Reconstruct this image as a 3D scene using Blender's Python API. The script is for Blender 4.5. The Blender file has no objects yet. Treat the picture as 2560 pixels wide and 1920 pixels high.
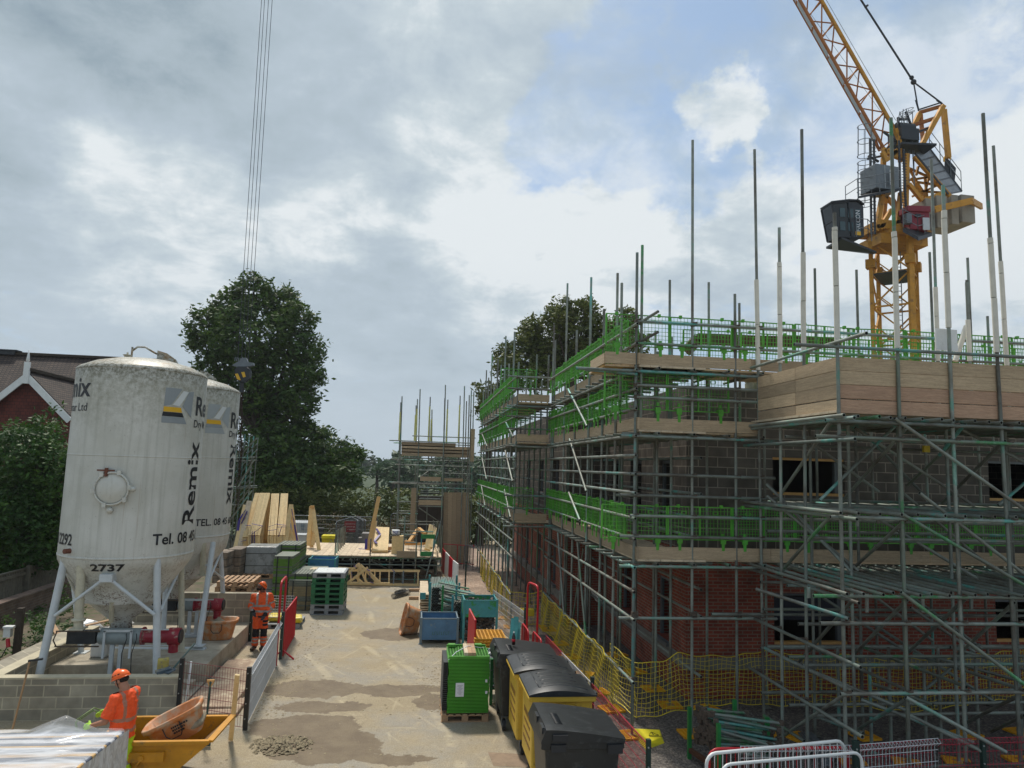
import bpy, math, random
from mathutils import Vector, Matrix, noise
from math import sin, cos, pi, radians
random.seed(7)
S = bpy.context.scene; COL = S.collection
V = Vector
# ---------------------------------------------------------------- camera model
FPX, PCX, PCY, CAMH = 1534.0, 1106.0, 829.5, 4.8
YAW, PITCH, ROLL = radians(7.3), radians(6.7), radians(1.8)
RM = Matrix.Rotation(-YAW, 3, 'Z') @ Matrix.Rotation(pi/2+PITCH, 3, 'X') @ Matrix.Rotation(ROLL, 3, 'Z')
cam = bpy.data.cameras.new('camera'); camo = bpy.data.objects.new('camera', cam); COL.objects.link(camo)
camo.matrix_world = Matrix.Translation((0, 0, CAMH)) @ RM.to_4x4()
cam.sensor_width = 36; cam.lens = 36*FPX/2212; cam.clip_end = 6000; cam.clip_start = .05
S.camera = camo
def ray(u, v): return RM @ V(((u-PCX)/FPX, -(v-PCY)/FPX, -1))
def G(u, v, z=0): d = ray(u, v); t = (z-CAMH)/d.z; return V((d.x*t, d.y*t, z))
def OY(u, v, Y): d = ray(u, v); t = Y/d.y; return V((d.x*t, Y, CAMH+d.z*t))
CR = {1:(0,820,640/2212),2:(0,1300,620/1659),3:(560,1150,680/2212),4:(600,1500,680/2212),5:(1000,1350,640/1863),6:(1160,700,600/1659),7:(1680,700,880/2212),8:(1680,1260,880/2212),9:(1960,0,600/1106),10:(2040,250,440/1825),11:(400,620,560/1366),12:(960,920,280/929),13:(0,860,240/664),14:(560,1200,340/1880),15:(820,1230,320/1966)}
def c(n, x, y): o = CR[n]; k = 2212/2560; return ((o[0]+x*o[2])*k, (o[1]+y*o[2])*k)
# ---------------------------------------------------------------- object helpers
def tag(o, label=None, cat=None, group=None, kind=None):
    if label: o['label'] = label
    if cat: o['category'] = cat
    if group: o['group'] = group
    if kind: o['kind'] = kind
    return o
def thing(name, label, cat, loc=(0,0,0), rz=0, group=None):
    o = bpy.data.objects.new(name, None); COL.objects.link(o); o.empty_display_size = .1
    o.location = loc; o.rotation_euler = (0, 0, rz)
    return tag(o, label, cat, group)
def wloc(o):
    p = V((0,0,0))
    while o: p += o.location; o = o.parent
    return p
KIDS = {}
def dup(root, loc, rz=None, label=None, group=None, rot=None, scale=None):
    m = {root: root.copy()}; r = m[root]; COL.objects.link(r); r.location = loc
    if rz is not None: r.rotation_euler = (0, 0, rz)
    if rot is not None: r.rotation_euler = rot
    if scale: r.scale = scale
    if label: r['label'] = label
    if group: r['group'] = group
    def rec(a, b):
        KIDS[b] = []
        for ch in KIDS.get(a, []):
            d = ch.copy(); COL.objects.link(d); d.parent = b; KIDS[b].append(d); rec(ch, d)
    rec(root, r); return r
def basis(d):
    d = d.normalized(); a = V((0,0,1)) if abs(d.z) < .95 else V((1,0,0))
    x = d.cross(a).normalized(); return x, x.cross(d).normalized()
class MB:
    def __init__(s): s.v=[]; s.f=[]; s.m=[]; s.s=[]
    def add(s, vs, fs, mi=0, sm=False):
        n = len(s.v); s.v.extend([V(p) for p in vs])
        for f in fs: s.f.append([i+n for i in f]); s.m.append(mi); s.s.append(sm)
        return s
    def box(s, c0, d, rz=0, mi=0, M=None):
        x, y, z = d[0]/2, d[1]/2, d[2]/2
        P = [V((a*x, b*y, e*z)) for e in (-1,1) for a, b in ((-1,-1),(1,-1),(1,1),(-1,1))]
        if rz: R3 = Matrix.Rotation(rz,3,'Z'); P = [R3 @ p for p in P]
        if M: P = [M @ p for p in P]
        return s.add([p+V(c0) for p in P], [(3,2,1,0),(4,5,6,7),(0,1,5,4),(1,2,6,5),(2,3,7,6),(3,0,4,7)], mi)
    def beam(s, a, b, w, h, mi=0, up=(0,0,1), ex=0):
        a, b = V(a), V(b); d = (b-a).normalized(); u = V(up); x = d.cross(u)
        if x.length < .01: x = d.cross(V((0,1,0)))
        x.normalize(); u = x.cross(d); a = a-d*ex; b = b+d*ex
        P = [p+x*i*w/2+u*j*h/2 for p in (a,b) for i,j in ((-1,-1),(1,-1),(1,1),(-1,1))]
        return s.add(P, [(0,1,2,3),(7,6,5,4),(4,5,1,0),(5,6,2,1),(6,7,3,2),(7,4,0,3)], mi)
    def tube(s, a, b, r, n=8, mi=0, r2=None, cap=True, hollow=-1, sm=True):
        a, b = V(a), V(b); r2 = r if r2 is None else r2; x, y = basis(b-a); d = (b-a).normalized()
        P = [p+(x*cos(2*pi*i/n)+y*sin(2*pi*i/n))*rr for p, rr in ((a,r),(b,r2)) for i in range(n)]
        F = [(i, (i+1)%n, n+(i+1)%n, n+i) for i in range(n)]
        s.add(P, F, mi, sm)
        if hollow >= 0:
            for p, q, rr in ((a, a+d*.04, r), (b, b-d*.04, r2)):
                ring = [p+(x*cos(2*pi*i/n)+y*sin(2*pi*i/n))*rr for i in range(n)]+[p+(x*cos(2*pi*i/n)+y*sin(2*pi*i/n))*rr*.78 for i in range(n)]+[q+(x*cos(2*pi*i/n)+y*sin(2*pi*i/n))*rr*.78 for i in range(n)]
                s.add(ring, [(i,(i+1)%n,n+(i+1)%n,n+i) for i in range(n)], mi)
                s.add(ring, [(n+i,n+(i+1)%n,2*n+(i+1)%n,2*n+i) for i in range(n)]+[tuple(range(2*n,3*n))], hollow)
        elif cap: s.add(P, [tuple(range(n-1,-1,-1)), tuple(range(n,2*n))], mi)
        return s
    def path(s, pts, r, n=6, mi=0, closed=False):
        pts = [V(p) for p in pts]; k = len(pts)
        if closed: pts.append(pts[0])
        rings = []; N = len(pts); px = None
        for i, p in enumerate(pts):
            d = (pts[min(i+1,N-1)]-pts[max(i-1,0)])
            if closed and i in (0, N-1): d = pts[1]-pts[N-2]
            if px is None: x, y = basis(d)
            else: x = (px-d.normalized()*px.dot(d.normalized())).normalized(); y = x.cross(d.normalized())
            px = x; rings += [p+(x*cos(2*pi*j/n)+y*sin(2*pi*j/n))*r for j in range(n)]
        F = [(i*n+j, i*n+(j+1)%n, (i+1)*n+(j+1)%n, (i+1)*n+j) for i in range(N-1) for j in range(n)]
        if not closed: F += [tuple(range(n)), tuple(range((N-1)*n, N*n))]
        return s.add(rings, F, mi, True)
    def lathe(s, prof, o=(0,0,0), n=24, mi=0, sm=True, M=None):
        o = V(o); P = []
        for r, z in prof:
            for i in range(n):
                p = V((r*cos(2*pi*i/n), r*sin(2*pi*i/n), z)); P.append((M @ p if M else p)+o)
        F = [(k*n+i, k*n+(i+1)%n, (k+1)*n+(i+1)%n, (k+1)*n+i) for k in range(len(prof)-1) for i in range(n)]
        F += [tuple(range(n-1,-1,-1)), tuple(range((len(prof)-1)*n, len(prof)*n))]
        return s.add(P, F, mi, sm)
    def prism(s, poly, axis, a, b, mi=0):
        def q(p, t): return {'x':(t,p[0],p[1]), 'y':(p[0],t,p[1]), 'z':(p[0],p[1],t)}[axis]
        n = len(poly)
        return s.add([q(p,a) for p in poly]+[q(p,b) for p in poly], [tuple(range(n)), tuple(range(2*n-1,n-1,-1))]+[(i,n+i,n+(i+1)%n,(i+1)%n) for i in range(n)], mi)
    def quad(s, a, b, c1, d, mi=0): return s.add([a,b,c1,d], [(0,1,2,3)], mi)
    def build(s, name, mats, parent=None, local=False, loc=None, bevel=0, fix=True):
        me = bpy.data.meshes.new(name)
        if not isinstance(mats, (list,tuple)): mats = [mats]
        if parent is not None: off = V((0,0,0)) if local else wloc(parent)
        elif loc is not None: off = V(loc)
        elif local: off = V((0,0,0))
        else:
            xs=[p.x for p in s.v]; ys=[p.y for p in s.v]; off = V(((min(xs)+max(xs))/2, (min(ys)+max(ys))/2, min(p.z for p in s.v)))
        me.from_pydata([tuple(p-off) for p in s.v], [], s.f)
        for m in mats: me.materials.append(m)
        me.polygons.foreach_set('material_index', s.m); me.polygons.foreach_set('use_smooth', s.s)
        me.validate(); me.update()
        if fix:
            import bmesh
            bm = bmesh.new(); bm.from_mesh(me); bmesh.ops.recalc_face_normals(bm, faces=bm.faces); bm.to_mesh(me); bm.free()
        o = bpy.data.objects.new(name, me); COL.objects.link(o)
        if parent is not None: o.parent = parent; KIDS.setdefault(parent, []).append(o)
        else: o.location = off
        if bevel:
            b = o.modifiers.new('b','BEVEL'); b.width = bevel; b.segments = 2; b.limit_method = 'ANGLE'; b.angle_limit = radians(50)
        return o
def part(mesh_obj, parent):
    mesh_obj.parent = parent; KIDS.setdefault(parent, []).append(mesh_obj); return mesh_obj
def evalmesh(o):
    dg = bpy.context.evaluated_depsgraph_get(); dg.update(); return bpy.data.meshes.new_from_object(o.evaluated_get(dg))
def text_mesh(txt, size=1, bold=0.0, align='LEFT', ext=0.0):
    cu = bpy.data.curves.new('t','FONT'); cu.body = txt; cu.size = size; cu.offset = bold; cu.align_x = align; cu.resolution_u = 3; cu.extrude = ext
    o = bpy.data.objects.new('t', cu); COL.objects.link(o); me = evalmesh(o); bpy.data.objects.remove(o); return me
def text_on(txt, size, mat_, parent, fn, bold=.02, align='LEFT', name='lettering'):
    me = text_mesh(txt, size, bold*size, align)
    for v in me.vertices: v.co = fn(v.co.x, v.co.y)
    me.materials.clear(); me.materials.append(mat_)
    o = bpy.data.objects.new(name, me); COL.objects.link(o); part(o, parent); return o
# ---------------------------------------------------------------- materials
def N(nt, t, **k):
    n = nt.nodes.new(t)
    for a, b in k.items():
        if a in n.inputs.keys() and not hasattr(n, a): n.inputs[a].default_value = b
        else: setattr(n, a, b)
    return n
MATS = {}
def rgb(h):  # sRGB hex -> linear
    h = h.lstrip('#'); r = [int(h[i:i+2],16)/255 for i in (0,2,4)]
    return tuple((x/12.92 if x < .04045 else ((x+.055)/1.055)**2.4) for x in r)
def mat(name, col, rough=.6, metal=0, var=.2, scale=3, bump=0, bscale=60, rnd=0, col2=None, c2t=(.55,.65), c2scale=5, alpha=1, stretch=None, detail=6, spec=.5, trans=0):
    if isinstance(col, str): col = rgb(col)
    if isinstance(col2, str): col2 = rgb(col2)
    m = bpy.data.materials.new(name); m.use_nodes = True; nt = m.node_tree; L = nt.links
    b = nt.nodes['Principled BSDF']; b.inputs['Roughness'].default_value = rough; b.inputs['Metallic'].default_value = metal
    b.inputs['Specular IOR Level'].default_value = spec
    geo = N(nt,'ShaderNodeNewGeometry'); vec = geo.outputs['Position']
    if stretch:
        mp = N(nt,'ShaderNodeMapping'); mp.inputs['Scale'].default_value = stretch; L.new(vec, mp.inputs['Vector']); vec = mp.outputs[0]
    no = N(nt,'ShaderNodeTexNoise'); no.inputs['Scale'].default_value = scale; no.inputs['Detail'].default_value = detail; no.inputs['Roughness'].default_value=.65; L.new(vec, no.inputs['Vector'])
    mr = N(nt,'ShaderNodeMapRange'); mr.inputs['From Min'].default_value=.3; mr.inputs['From Max'].default_value=.7; mr.inputs['To Min'].default_value=1-var; mr.inputs['To Max'].default_value=1+var; L.new(no.outputs['Fac'], mr.inputs['Value'])
    hs = N(nt,'ShaderNodeHueSaturation'); hs.inputs['Color'].default_value = (*col,1); L.new(mr.outputs[0], hs.inputs['Value'])
    out = hs.outputs['Color']
    if col2:
        n2 = N(nt,'ShaderNodeTexNoise'); n2.inputs['Scale'].default_value = c2scale; n2.inputs['Detail'].default_value = 8; n2.inputs['Roughness'].default_value=.7; L.new(geo.outputs['Position'] if not stretch else vec, n2.inputs['Vector'])
        r2 = N(nt,'ShaderNodeMapRange'); r2.inputs['From Min'].default_value=c2t[0]; r2.inputs['From Max'].default_value=c2t[1]; L.new(n2.outputs['Fac'], r2.inputs['Value'])
        mx = N(nt,'ShaderNodeMix', data_type='RGBA'); L.new(r2.outputs[0], mx.inputs[0]); L.new(out, mx.inputs[6]); mx.inputs[7].default_value = (*col2,1); out = mx.outputs[2]
    if rnd:
        oi = N(nt,'ShaderNodeObjectInfo'); m2 = N(nt,'ShaderNodeMapRange'); m2.inputs['To Min'].default_value=1-rnd; m2.inputs['To Max'].default_value=1+rnd; L.new(oi.outputs['Random'], m2.inputs['Value'])
        h2 = N(nt,'ShaderNodeHueSaturation'); L.new(out, h2.inputs['Color']); L.new(m2.outputs[0], h2.inputs['Value']); out = h2.outputs['Color']
    L.new(out, b.inputs['Base Color'])
    if bump:
        n3 = N(nt,'ShaderNodeTexNoise'); n3.inputs['Scale'].default_value = bscale; n3.inputs['Detail'].default_value = 5; L.new(vec, n3.inputs['Vector'])
        bp = N(nt,'ShaderNodeBump'); bp.inputs['Strength'].default_value = bump; bp.inputs['Distance'].default_value=.02; L.new(n3.outputs['Fac'], bp.inputs['Height']); L.new(bp.outputs[0], b.inputs['Normal'])
    if alpha < 1: b.inputs['Alpha'].default_value = alpha
    if trans: b.inputs['Transmission Weight'].default_value = trans
    MATS[name] = m; return m
def brickmat(name, c1, c2, cm, bw, rh, ms, rough=.85, rotated=False, stain=None, offs=.5, axis='xz'):
    m = bpy.data.materials.new(name); m.use_nodes = True; nt = m.node_tree; L = nt.links; b = nt.nodes['Principled BSDF']; b.inputs['Roughness'].default_value = rough
    geo = N(nt,'ShaderNodeNewGeometry'); sp = N(nt,'ShaderNodeSeparateXYZ'); L.new(geo.outputs['Position'], sp.inputs[0])
    ad = N(nt,'ShaderNodeMath', operation='ADD'); L.new(sp.outputs[0], ad.inputs[0]); L.new(sp.outputs[1], ad.inputs[1])
    cb = N(nt,'ShaderNodeCombineXYZ'); L.new(ad.outputs[0], cb.inputs[0]); L.new(sp.outputs[2], cb.inputs[1])
    br = N(nt,'ShaderNodeTexBrick'); br.offset = offs; L.new(cb.outputs[0], br.inputs['Vector'])
    for k, v in (('Color1',(*rgb(c1),1)),('Color2',(*rgb(c2),1)),('Mortar',(*rgb(cm),1)),('Scale',1),('Mortar Size',ms),('Mortar Smooth',.2),('Brick Width',bw),('Row Height',rh)): br.inputs[k].default_value = v
    no = N(nt,'ShaderNodeTexNoise'); no.inputs['Scale'].default_value = 2.5; no.inputs['Detail'].default_value = 8; L.new(geo.outputs['Position'], no.inputs['Vector'])
    mr = N(nt,'ShaderNodeMapRange'); mr.inputs['From Min'].default_value=.3; mr.inputs['From Max'].default_value=.7; mr.inputs['To Min'].default_value=.68; mr.inputs['To Max'].default_value=1.3; L.new(no.outputs['Fac'], mr.inputs['Value'])
    hs = N(nt,'ShaderNodeHueSaturation'); L.new(br.outputs['Color'], hs.inputs['Color']); L.new(mr.outputs[0], hs.inputs['Value']); L.new(hs.outputs[0], b.inputs['Base Color'])
    bp = N(nt,'ShaderNodeBump'); bp.inputs['Strength'].default_value=.5; bp.inputs['Distance'].default_value=.008; bp.invert = True; L.new(br.outputs['Fac'], bp.inputs['Height']); L.new(bp.outputs[0], b.inputs['Normal'])
    return m
def tubemat(name, base, alt, thr):   # galvanised scaffold tube with worn paint patches
    m = bpy.data.materials.new(name); m.use_nodes = True; nt = m.node_tree; L = nt.links; b = nt.nodes['Principled BSDF']
    b.inputs['Roughness'].default_value=.55; b.inputs['Metallic'].default_value=.25
    geo = N(nt,'ShaderNodeNewGeometry'); oi = N(nt,'ShaderNodeObjectInfo')
    n1 = N(nt,'ShaderNodeTexNoise'); n1.inputs['Scale'].default_value=.9; n1.inputs['Detail'].default_value=9; n1.inputs['Roughness'].default_value=.72; n1.noise_dimensions='4D'
    mw = N(nt,'ShaderNodeMath', operation='MULTIPLY'); mw.inputs[1].default_value=17; L.new(oi.outputs['Random'], mw.inputs[0]); L.new(mw.outputs[0], n1.inputs['W']); L.new(geo.outputs['Position'], n1.inputs['Vector'])
    rp = N(nt,'ShaderNodeValToRGB'); L.new(n1.outputs['Fac'], rp.inputs[0]); e = rp.color_ramp.elements
    e[0].position=thr; e[0].color=(*rgb(base),1); e[1].position=thr+.05; e[1].color=(*rgb(alt),1)
    k = e.new(thr+.14); k.color=(*rgb('#9bb3aa'),1); k = e.new(thr-.16); k.color=(*rgb('#605e56'),1); k = e.new(thr-.3); k.color=(*rgb('#473f34'),1)
    hs = N(nt,'ShaderNodeHueSaturation'); L.new(rp.outputs[0], hs.inputs['Color']); mr = N(nt,'ShaderNodeMapRange'); mr.inputs['To Min'].default_value=.75; mr.inputs['To Max'].default_value=1.25; L.new(oi.outputs['Random'], mr.inputs['Value']); L.new(mr.outputs[0], hs.inputs['Value'])
    L.new(hs.outputs[0], b.inputs['Base Color']); return m
T1 = tubemat('galvanised_tube', '#828b83', '#5f8d7e', .57)
T2 = tubemat('teal_tube', '#7c8983', '#4f9a91', .53)
T3 = tubemat('green_tube', '#768276', '#3f8450', .53)
DARK = mat('dark_hole', '#14120f', .9, var=.05)  # near-black colour stands in for the shade inside open tube ends
RUST = mat('coupler_steel', '#5b5147', .7, .3, var=.4, scale=20)
BOARD = mat('weathered_board', '#a8957a', .85, var=.22, scale=3, rnd=.24, bump=.3, bscale=20, stretch=(1.2,1.2,20), col2='#7d6c58', c2t=(.52,.66), c2scale=14)
BOARD2 = mat('reddish_board', '#aa8c74', .85, var=.22, scale=3, rnd=.18, bump=.3, bscale=20, stretch=(1.2,1.2,20), col2='#8d6a55', c2t=(.5,.66), c2scale=10)
DECK = mat('deck_board', '#c9b79c', .85, var=.2, scale=5, rnd=.12, bump=.2, col2='#a5937a', c2t=(.55,.68), c2scale=9)
PINE = mat('fresh_pine', '#dcc08c', .7, var=.12, scale=9, rnd=.07, col2='#c39a5e', c2t=(.6,.68), c2scale=22)
PINE2 = mat('amber_pine', '#c79a5c', .7, var=.12, scale=9, rnd=.07)
PALLETWOOD = mat('pallet_wood', '#a8896a', .85, var=.25, scale=8, rnd=.1, bump=.3)
GREENP = mat('green_plastic', '#4b9529', .55, var=.28, scale=3, rnd=.08)
GREENF = mat('faded_green_plastic', '#4aa334', .5, var=.2, scale=3, rnd=.08)
ORANGEP = mat('orange_plastic', '#d9801c', .5, var=.15, scale=9, col2='#a58a5c', c2t=(.6,.72), c2scale=9)
YELNET = mat('yellow_net', '#d6c032', .6, var=.15)
REDP = mat('red_paint', '#b81624', .42, var=.15, scale=6, rnd=.05)
WHITEP = mat('white_paint', '#d8dad8', .4, var=.08, scale=6, col2='#9b978b', c2t=(.62,.75), c2scale=14)
FOAM = mat('foam_sleeve', '#c9c7bc', .8, var=.1, scale=6, rnd=.06)
BRICK = brickmat('red_brick', '#7a3224', '#90412e', '#83705f', .225, .075, .011)
BLOCK = brickmat('grey_block', '#5f5952', '#4f4a44', '#8d8479', .45, .225, .011)
PITBLOCK = brickmat('pit_block', '#9c9583', '#857f70', '#b3aa93', .45, .205, .012)
OLDBRICK = brickmat('old_brick', '#5c4a3f', '#6b574a', '#6f675d', .225, .08, .01)
CONC = mat('concrete', '#a59c8a', .9, var=.25, scale=2.5, bump=.3, bscale=50, col2='#877e6d', c2t=(.5,.7), c2scale=3)
STEELG = mat('grey_steel', '#6f757a', .5, .5, var=.2, scale=8)
DKSTEEL = mat('dark_steel', '#33373a', .5, .4, var=.25, scale=8)
BLACKP = mat('black_plastic', '#1d2022', .48, var=.25, scale=7, col2='#33373a', c2t=(.55,.7), c2scale=6)
def OX(u, v, X): d = ray(u, v); t = X/d.x; return V((X, d.y*t, CAMH+d.z*t))
# ---------------------------------------------------------------- sky, sun, render settings
W = bpy.data.worlds.new('World'); S.world = W; W.use_nodes = True
def sky():
    nt = W.node_tree; L = nt.links; bg = nt.nodes['Background']; bg.inputs['Strength'].default_value = 1
    st = N(nt,'ShaderNodeTexSky', sky_type='NISHITA'); st.sun_disc = False; st.sun_elevation = SUN_EL; st.sun_rotation = SUN_ROT; st.air_density = 1.0; st.dust_density = 1.5
    sc = N(nt,'ShaderNodeVectorMath', operation='SCALE'); sc.inputs['Scale'].default_value = .125; L.new(st.outputs[0], sc.inputs[0])
    tc = N(nt,'ShaderNodeTexCoord'); vec = tc.outputs['Generated']
    # stretch clouds so that they flatten towards the horizon
    sp = N(nt,'ShaderNodeSeparateXYZ'); L.new(vec, sp.inputs[0])
    za = N(nt,'ShaderNodeMath', operation='ADD'); za.inputs[1].default_value = .28; L.new(sp.outputs[2], za.inputs[0])
    dv = N(nt,'ShaderNodeVectorMath', operation='DIVIDE'); L.new(vec, dv.inputs[0])
    cz = N(nt,'ShaderNodeCombineXYZ'); [L.new(za.outputs[0], cz.inputs[i]) for i in range(3)]; L.new(cz.outputs[0], dv.inputs[1])
    def noise_(scale, det=9, rough=.55, off=(0,0,0), dist=0):
        mp = N(nt,'ShaderNodeMapping'); mp.inputs['Location'].default_value = off; L.new(dv.outputs[0], mp.inputs['Vector'])
        n = N(nt,'ShaderNodeTexNoise'); n.inputs['Scale'].default_value = scale; n.inputs['Detail'].default_value = det; n.inputs['Roughness'].default_value = rough; n.inputs['Distortion'].default_value = dist; L.new(mp.outputs[0], n.inputs['Vector']); return n.outputs['Fac']
    def mrange(src, a, b, c0=0, d=1, sm=True):
        m = N(nt,'ShaderNodeMapRange'); m.interpolation_type = 'SMOOTHSTEP' if sm else 'LINEAR'
        for k, v in zip(('From Min','From Max','To Min','To Max'), (a,b,c0,d)): m.inputs[k].default_value = v
        L.new(src, m.inputs['Value']); return m.outputs[0]
    def math_(op, a, b):
        m = N(nt,'ShaderNodeMath', operation=op)
        for i, x in enumerate((a,b)):
            if isinstance(x,(int,float)): m.inputs[i].default_value = x
            else: L.new(x, m.inputs[i])
        return m.outputs[0]
    def blob(u, v, r):   # soft disc round the direction of one part of the sky
        d = ray(u, v).normalized(); dt = N(nt,'ShaderNodeVectorMath', operation='DOT_PRODUCT'); L.new(nrm.outputs[0], dt.inputs[0]); dt.inputs[1].default_value = d
        return mrange(dt.outputs['Value'], cos(radians(r*1.7)), 1)
    nw = N(nt,'ShaderNodeTexNoise'); nw.inputs['Scale'].default_value = 4.5; nw.inputs['Detail'].default_value = 7; nw.inputs['Roughness'].default_value = .6; L.new(vec, nw.inputs['Vector'])
    ns = N(nt,'ShaderNodeVectorMath', operation='SUBTRACT'); ns.inputs[1].default_value = (.5,.5,.5); L.new(nw.outputs['Color'], ns.inputs[0]); nk = N(nt,'ShaderNodeVectorMath', operation='SCALE'); nk.inputs['Scale'].default_value = .30; L.new(ns.outputs[0], nk.inputs[0])
    na = N(nt,'ShaderNodeVectorMath', operation='ADD'); L.new(vec, na.inputs[0]); L.new(nk.outputs[0], na.inputs[1]); nrm = N(nt,'ShaderNodeVectorMath', operation='NORMALIZE'); L.new(na.outputs[0], nrm.inputs[0])
    cov0 = noise_(1.7, 10, .56, (3.1,1.2,0), .3)
    cov = math_('ADD', math_('MULTIPLY', cov0, .72), math_('MULTIPLY', noise_(6.5, 10, .6, (5.5,8.1,2.0), .4), .28))
    # clearer sky to the upper right, solid cloud over the left
    clear = None
    for u, v, r, w in ((1290,265,5.5,.30),(1440,320,4.5,.24),(1680,120,6,.20),(1800,190,6,.22),(1600,150,5,.12),(1980,80,6,.16),(1330,370,3,.2),(100,520,7,.12),(1400,90,5,.14),(1250,200,4,.2),(1600,30,5,.2),(1880,40,5,.16),(620,20,4,.08)):
        b = math_('MULTIPLY', blob(u,v,r), w); clear = b if clear is None else math_('MAXIMUM', clear, b)
    solid = None
    for u, v, r, w in ((1560,240,2.6,.26),(500,200,22,.22),(900,500,18,.18),(2050,380,11,.12),(1500,560,12,.1),(1150,90,12,.12)):
        b = math_('MULTIPLY', blob(u,v,r), w); solid = b if solid is None else math_('MAXIMUM', solid, b)
    cv = math_('ADD', math_('SUBTRACT', cov, clear), solid)
    mask = mrange(math_('ADD', cv, math_('MULTIPLY', math_('SUBTRACT', noise_(11, 8, .65, (2.2,4.4,6.6)), .5), .22)), .37, .56)
    shade = noise_(1.9, 11, .60, (7.7,2.3,1.1), .25)
    s2 = noise_(5.5, 10, .62, (1.7,9.3,4.1), .2)
    grey = None
    for u, v, r, w in ((330,110,13,.2),(60,350,10,.08),(700,60,12,.06),(950,380,9,.07),(850,720,11,.10),(300,680,12,.12)):
        b = math_('MULTIPLY', blob(u,v,r), w); grey = b if grey is None else math_('MAXIMUM', grey, b)
    lit = None
    for u, v, r, w in ((350,460,6,.22),(640,430,5,.16),(1560,240,3,.16),(2080,420,9,.2),(1180,480,8,.16),(700,350,6,.12),(780,150,7,.12),(1000,90,6,.12)):
        b = math_('MULTIPLY', blob(u,v,r), w); lit = b if lit is None else math_('MAXIMUM', lit, b)
    sh = math_('ADD', math_('SUBTRACT', math_('ADD', math_('MULTIPLY', shade, .55), math_('MULTIPLY', s2, .50)), grey), lit)
    rp = N(nt,'ShaderNodeValToRGB'); L.new(sh, rp.inputs[0]); e = rp.color_ramp.elements
    e[0].position=.22; e[0].color=(*rgb('#8496a3'),1); e[1].position=.64; e[1].color=(*rgb('#dde3e6'),1)
    k = e.new(.34); k.color=(*rgb('#a0afb9'),1); k = e.new(.48); k.color=(*rgb('#aebcc7'),1); k = e.new(.56); k.color=(*rgb('#bfcbd2'),1)
    # blend towards an even haze at the horizon
    hz = mrange(sp.outputs[2], .0, .30, .85, 0); m1 = N(nt,'ShaderNodeMix', data_type='RGBA'); L.new(hz, m1.inputs[0]); L.new(rp.outputs[0], m1.inputs[6]); m1.inputs[7].default_value = (*rgb('#b5c4d0'),1)
    skb = N(nt,'ShaderNodeMix', data_type='RGBA'); skb.inputs[0].default_value=.55; L.new(sc.outputs[0], skb.inputs[6]); skb.inputs[7].default_value = (*rgb('#8fb2d6'),1)
    hm = mrange(sp.outputs[2], .0, .22, 1, 0)
    mk = math_('MAXIMUM', math_('MAXIMUM', mask, hm), mrange(noise_(3.4, 9, .62, (9.1,3.3,7.7), .5), .38, .66, .12, .75))
    mx = N(nt,'ShaderNodeMix', data_type='RGBA'); L.new(mk, mx.inputs[0]); L.new(skb.outputs[2], mx.inputs[6]); L.new(m1.outputs[2], mx.inputs[7])
    L.new(mx.outputs[2], bg.inputs['Color'])
SUN_EL, SUN_AZ = radians(60), radians(-18)      # azimuth from +Y towards +X
SUN_ROT = SUN_AZ
sky()
sl = bpy.data.lights.new('sun','SUN'); sl.energy = 3.5; sl.angle = radians(7); sl.color = (1,.93,.83)
so = bpy.data.objects.new('sun', sl); COL.objects.link(so)
sd = V((sin(SUN_AZ)*cos(SUN_EL), cos(SUN_AZ)*cos(SUN_EL), sin(SUN_EL))); so.rotation_euler = sd.to_track_quat('Z','Y').to_euler(); so.location = (0,0,40)
S.view_settings.view_transform = 'Standard'; S.view_settings.look = 'None'; S.view_settings.exposure = 0.13; S.view_settings.gamma = 1
S.render.engine = 'CYCLES'; S.cycles.max_bounces = 6; S.cycles.transparent_max_bounces = 16
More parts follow.
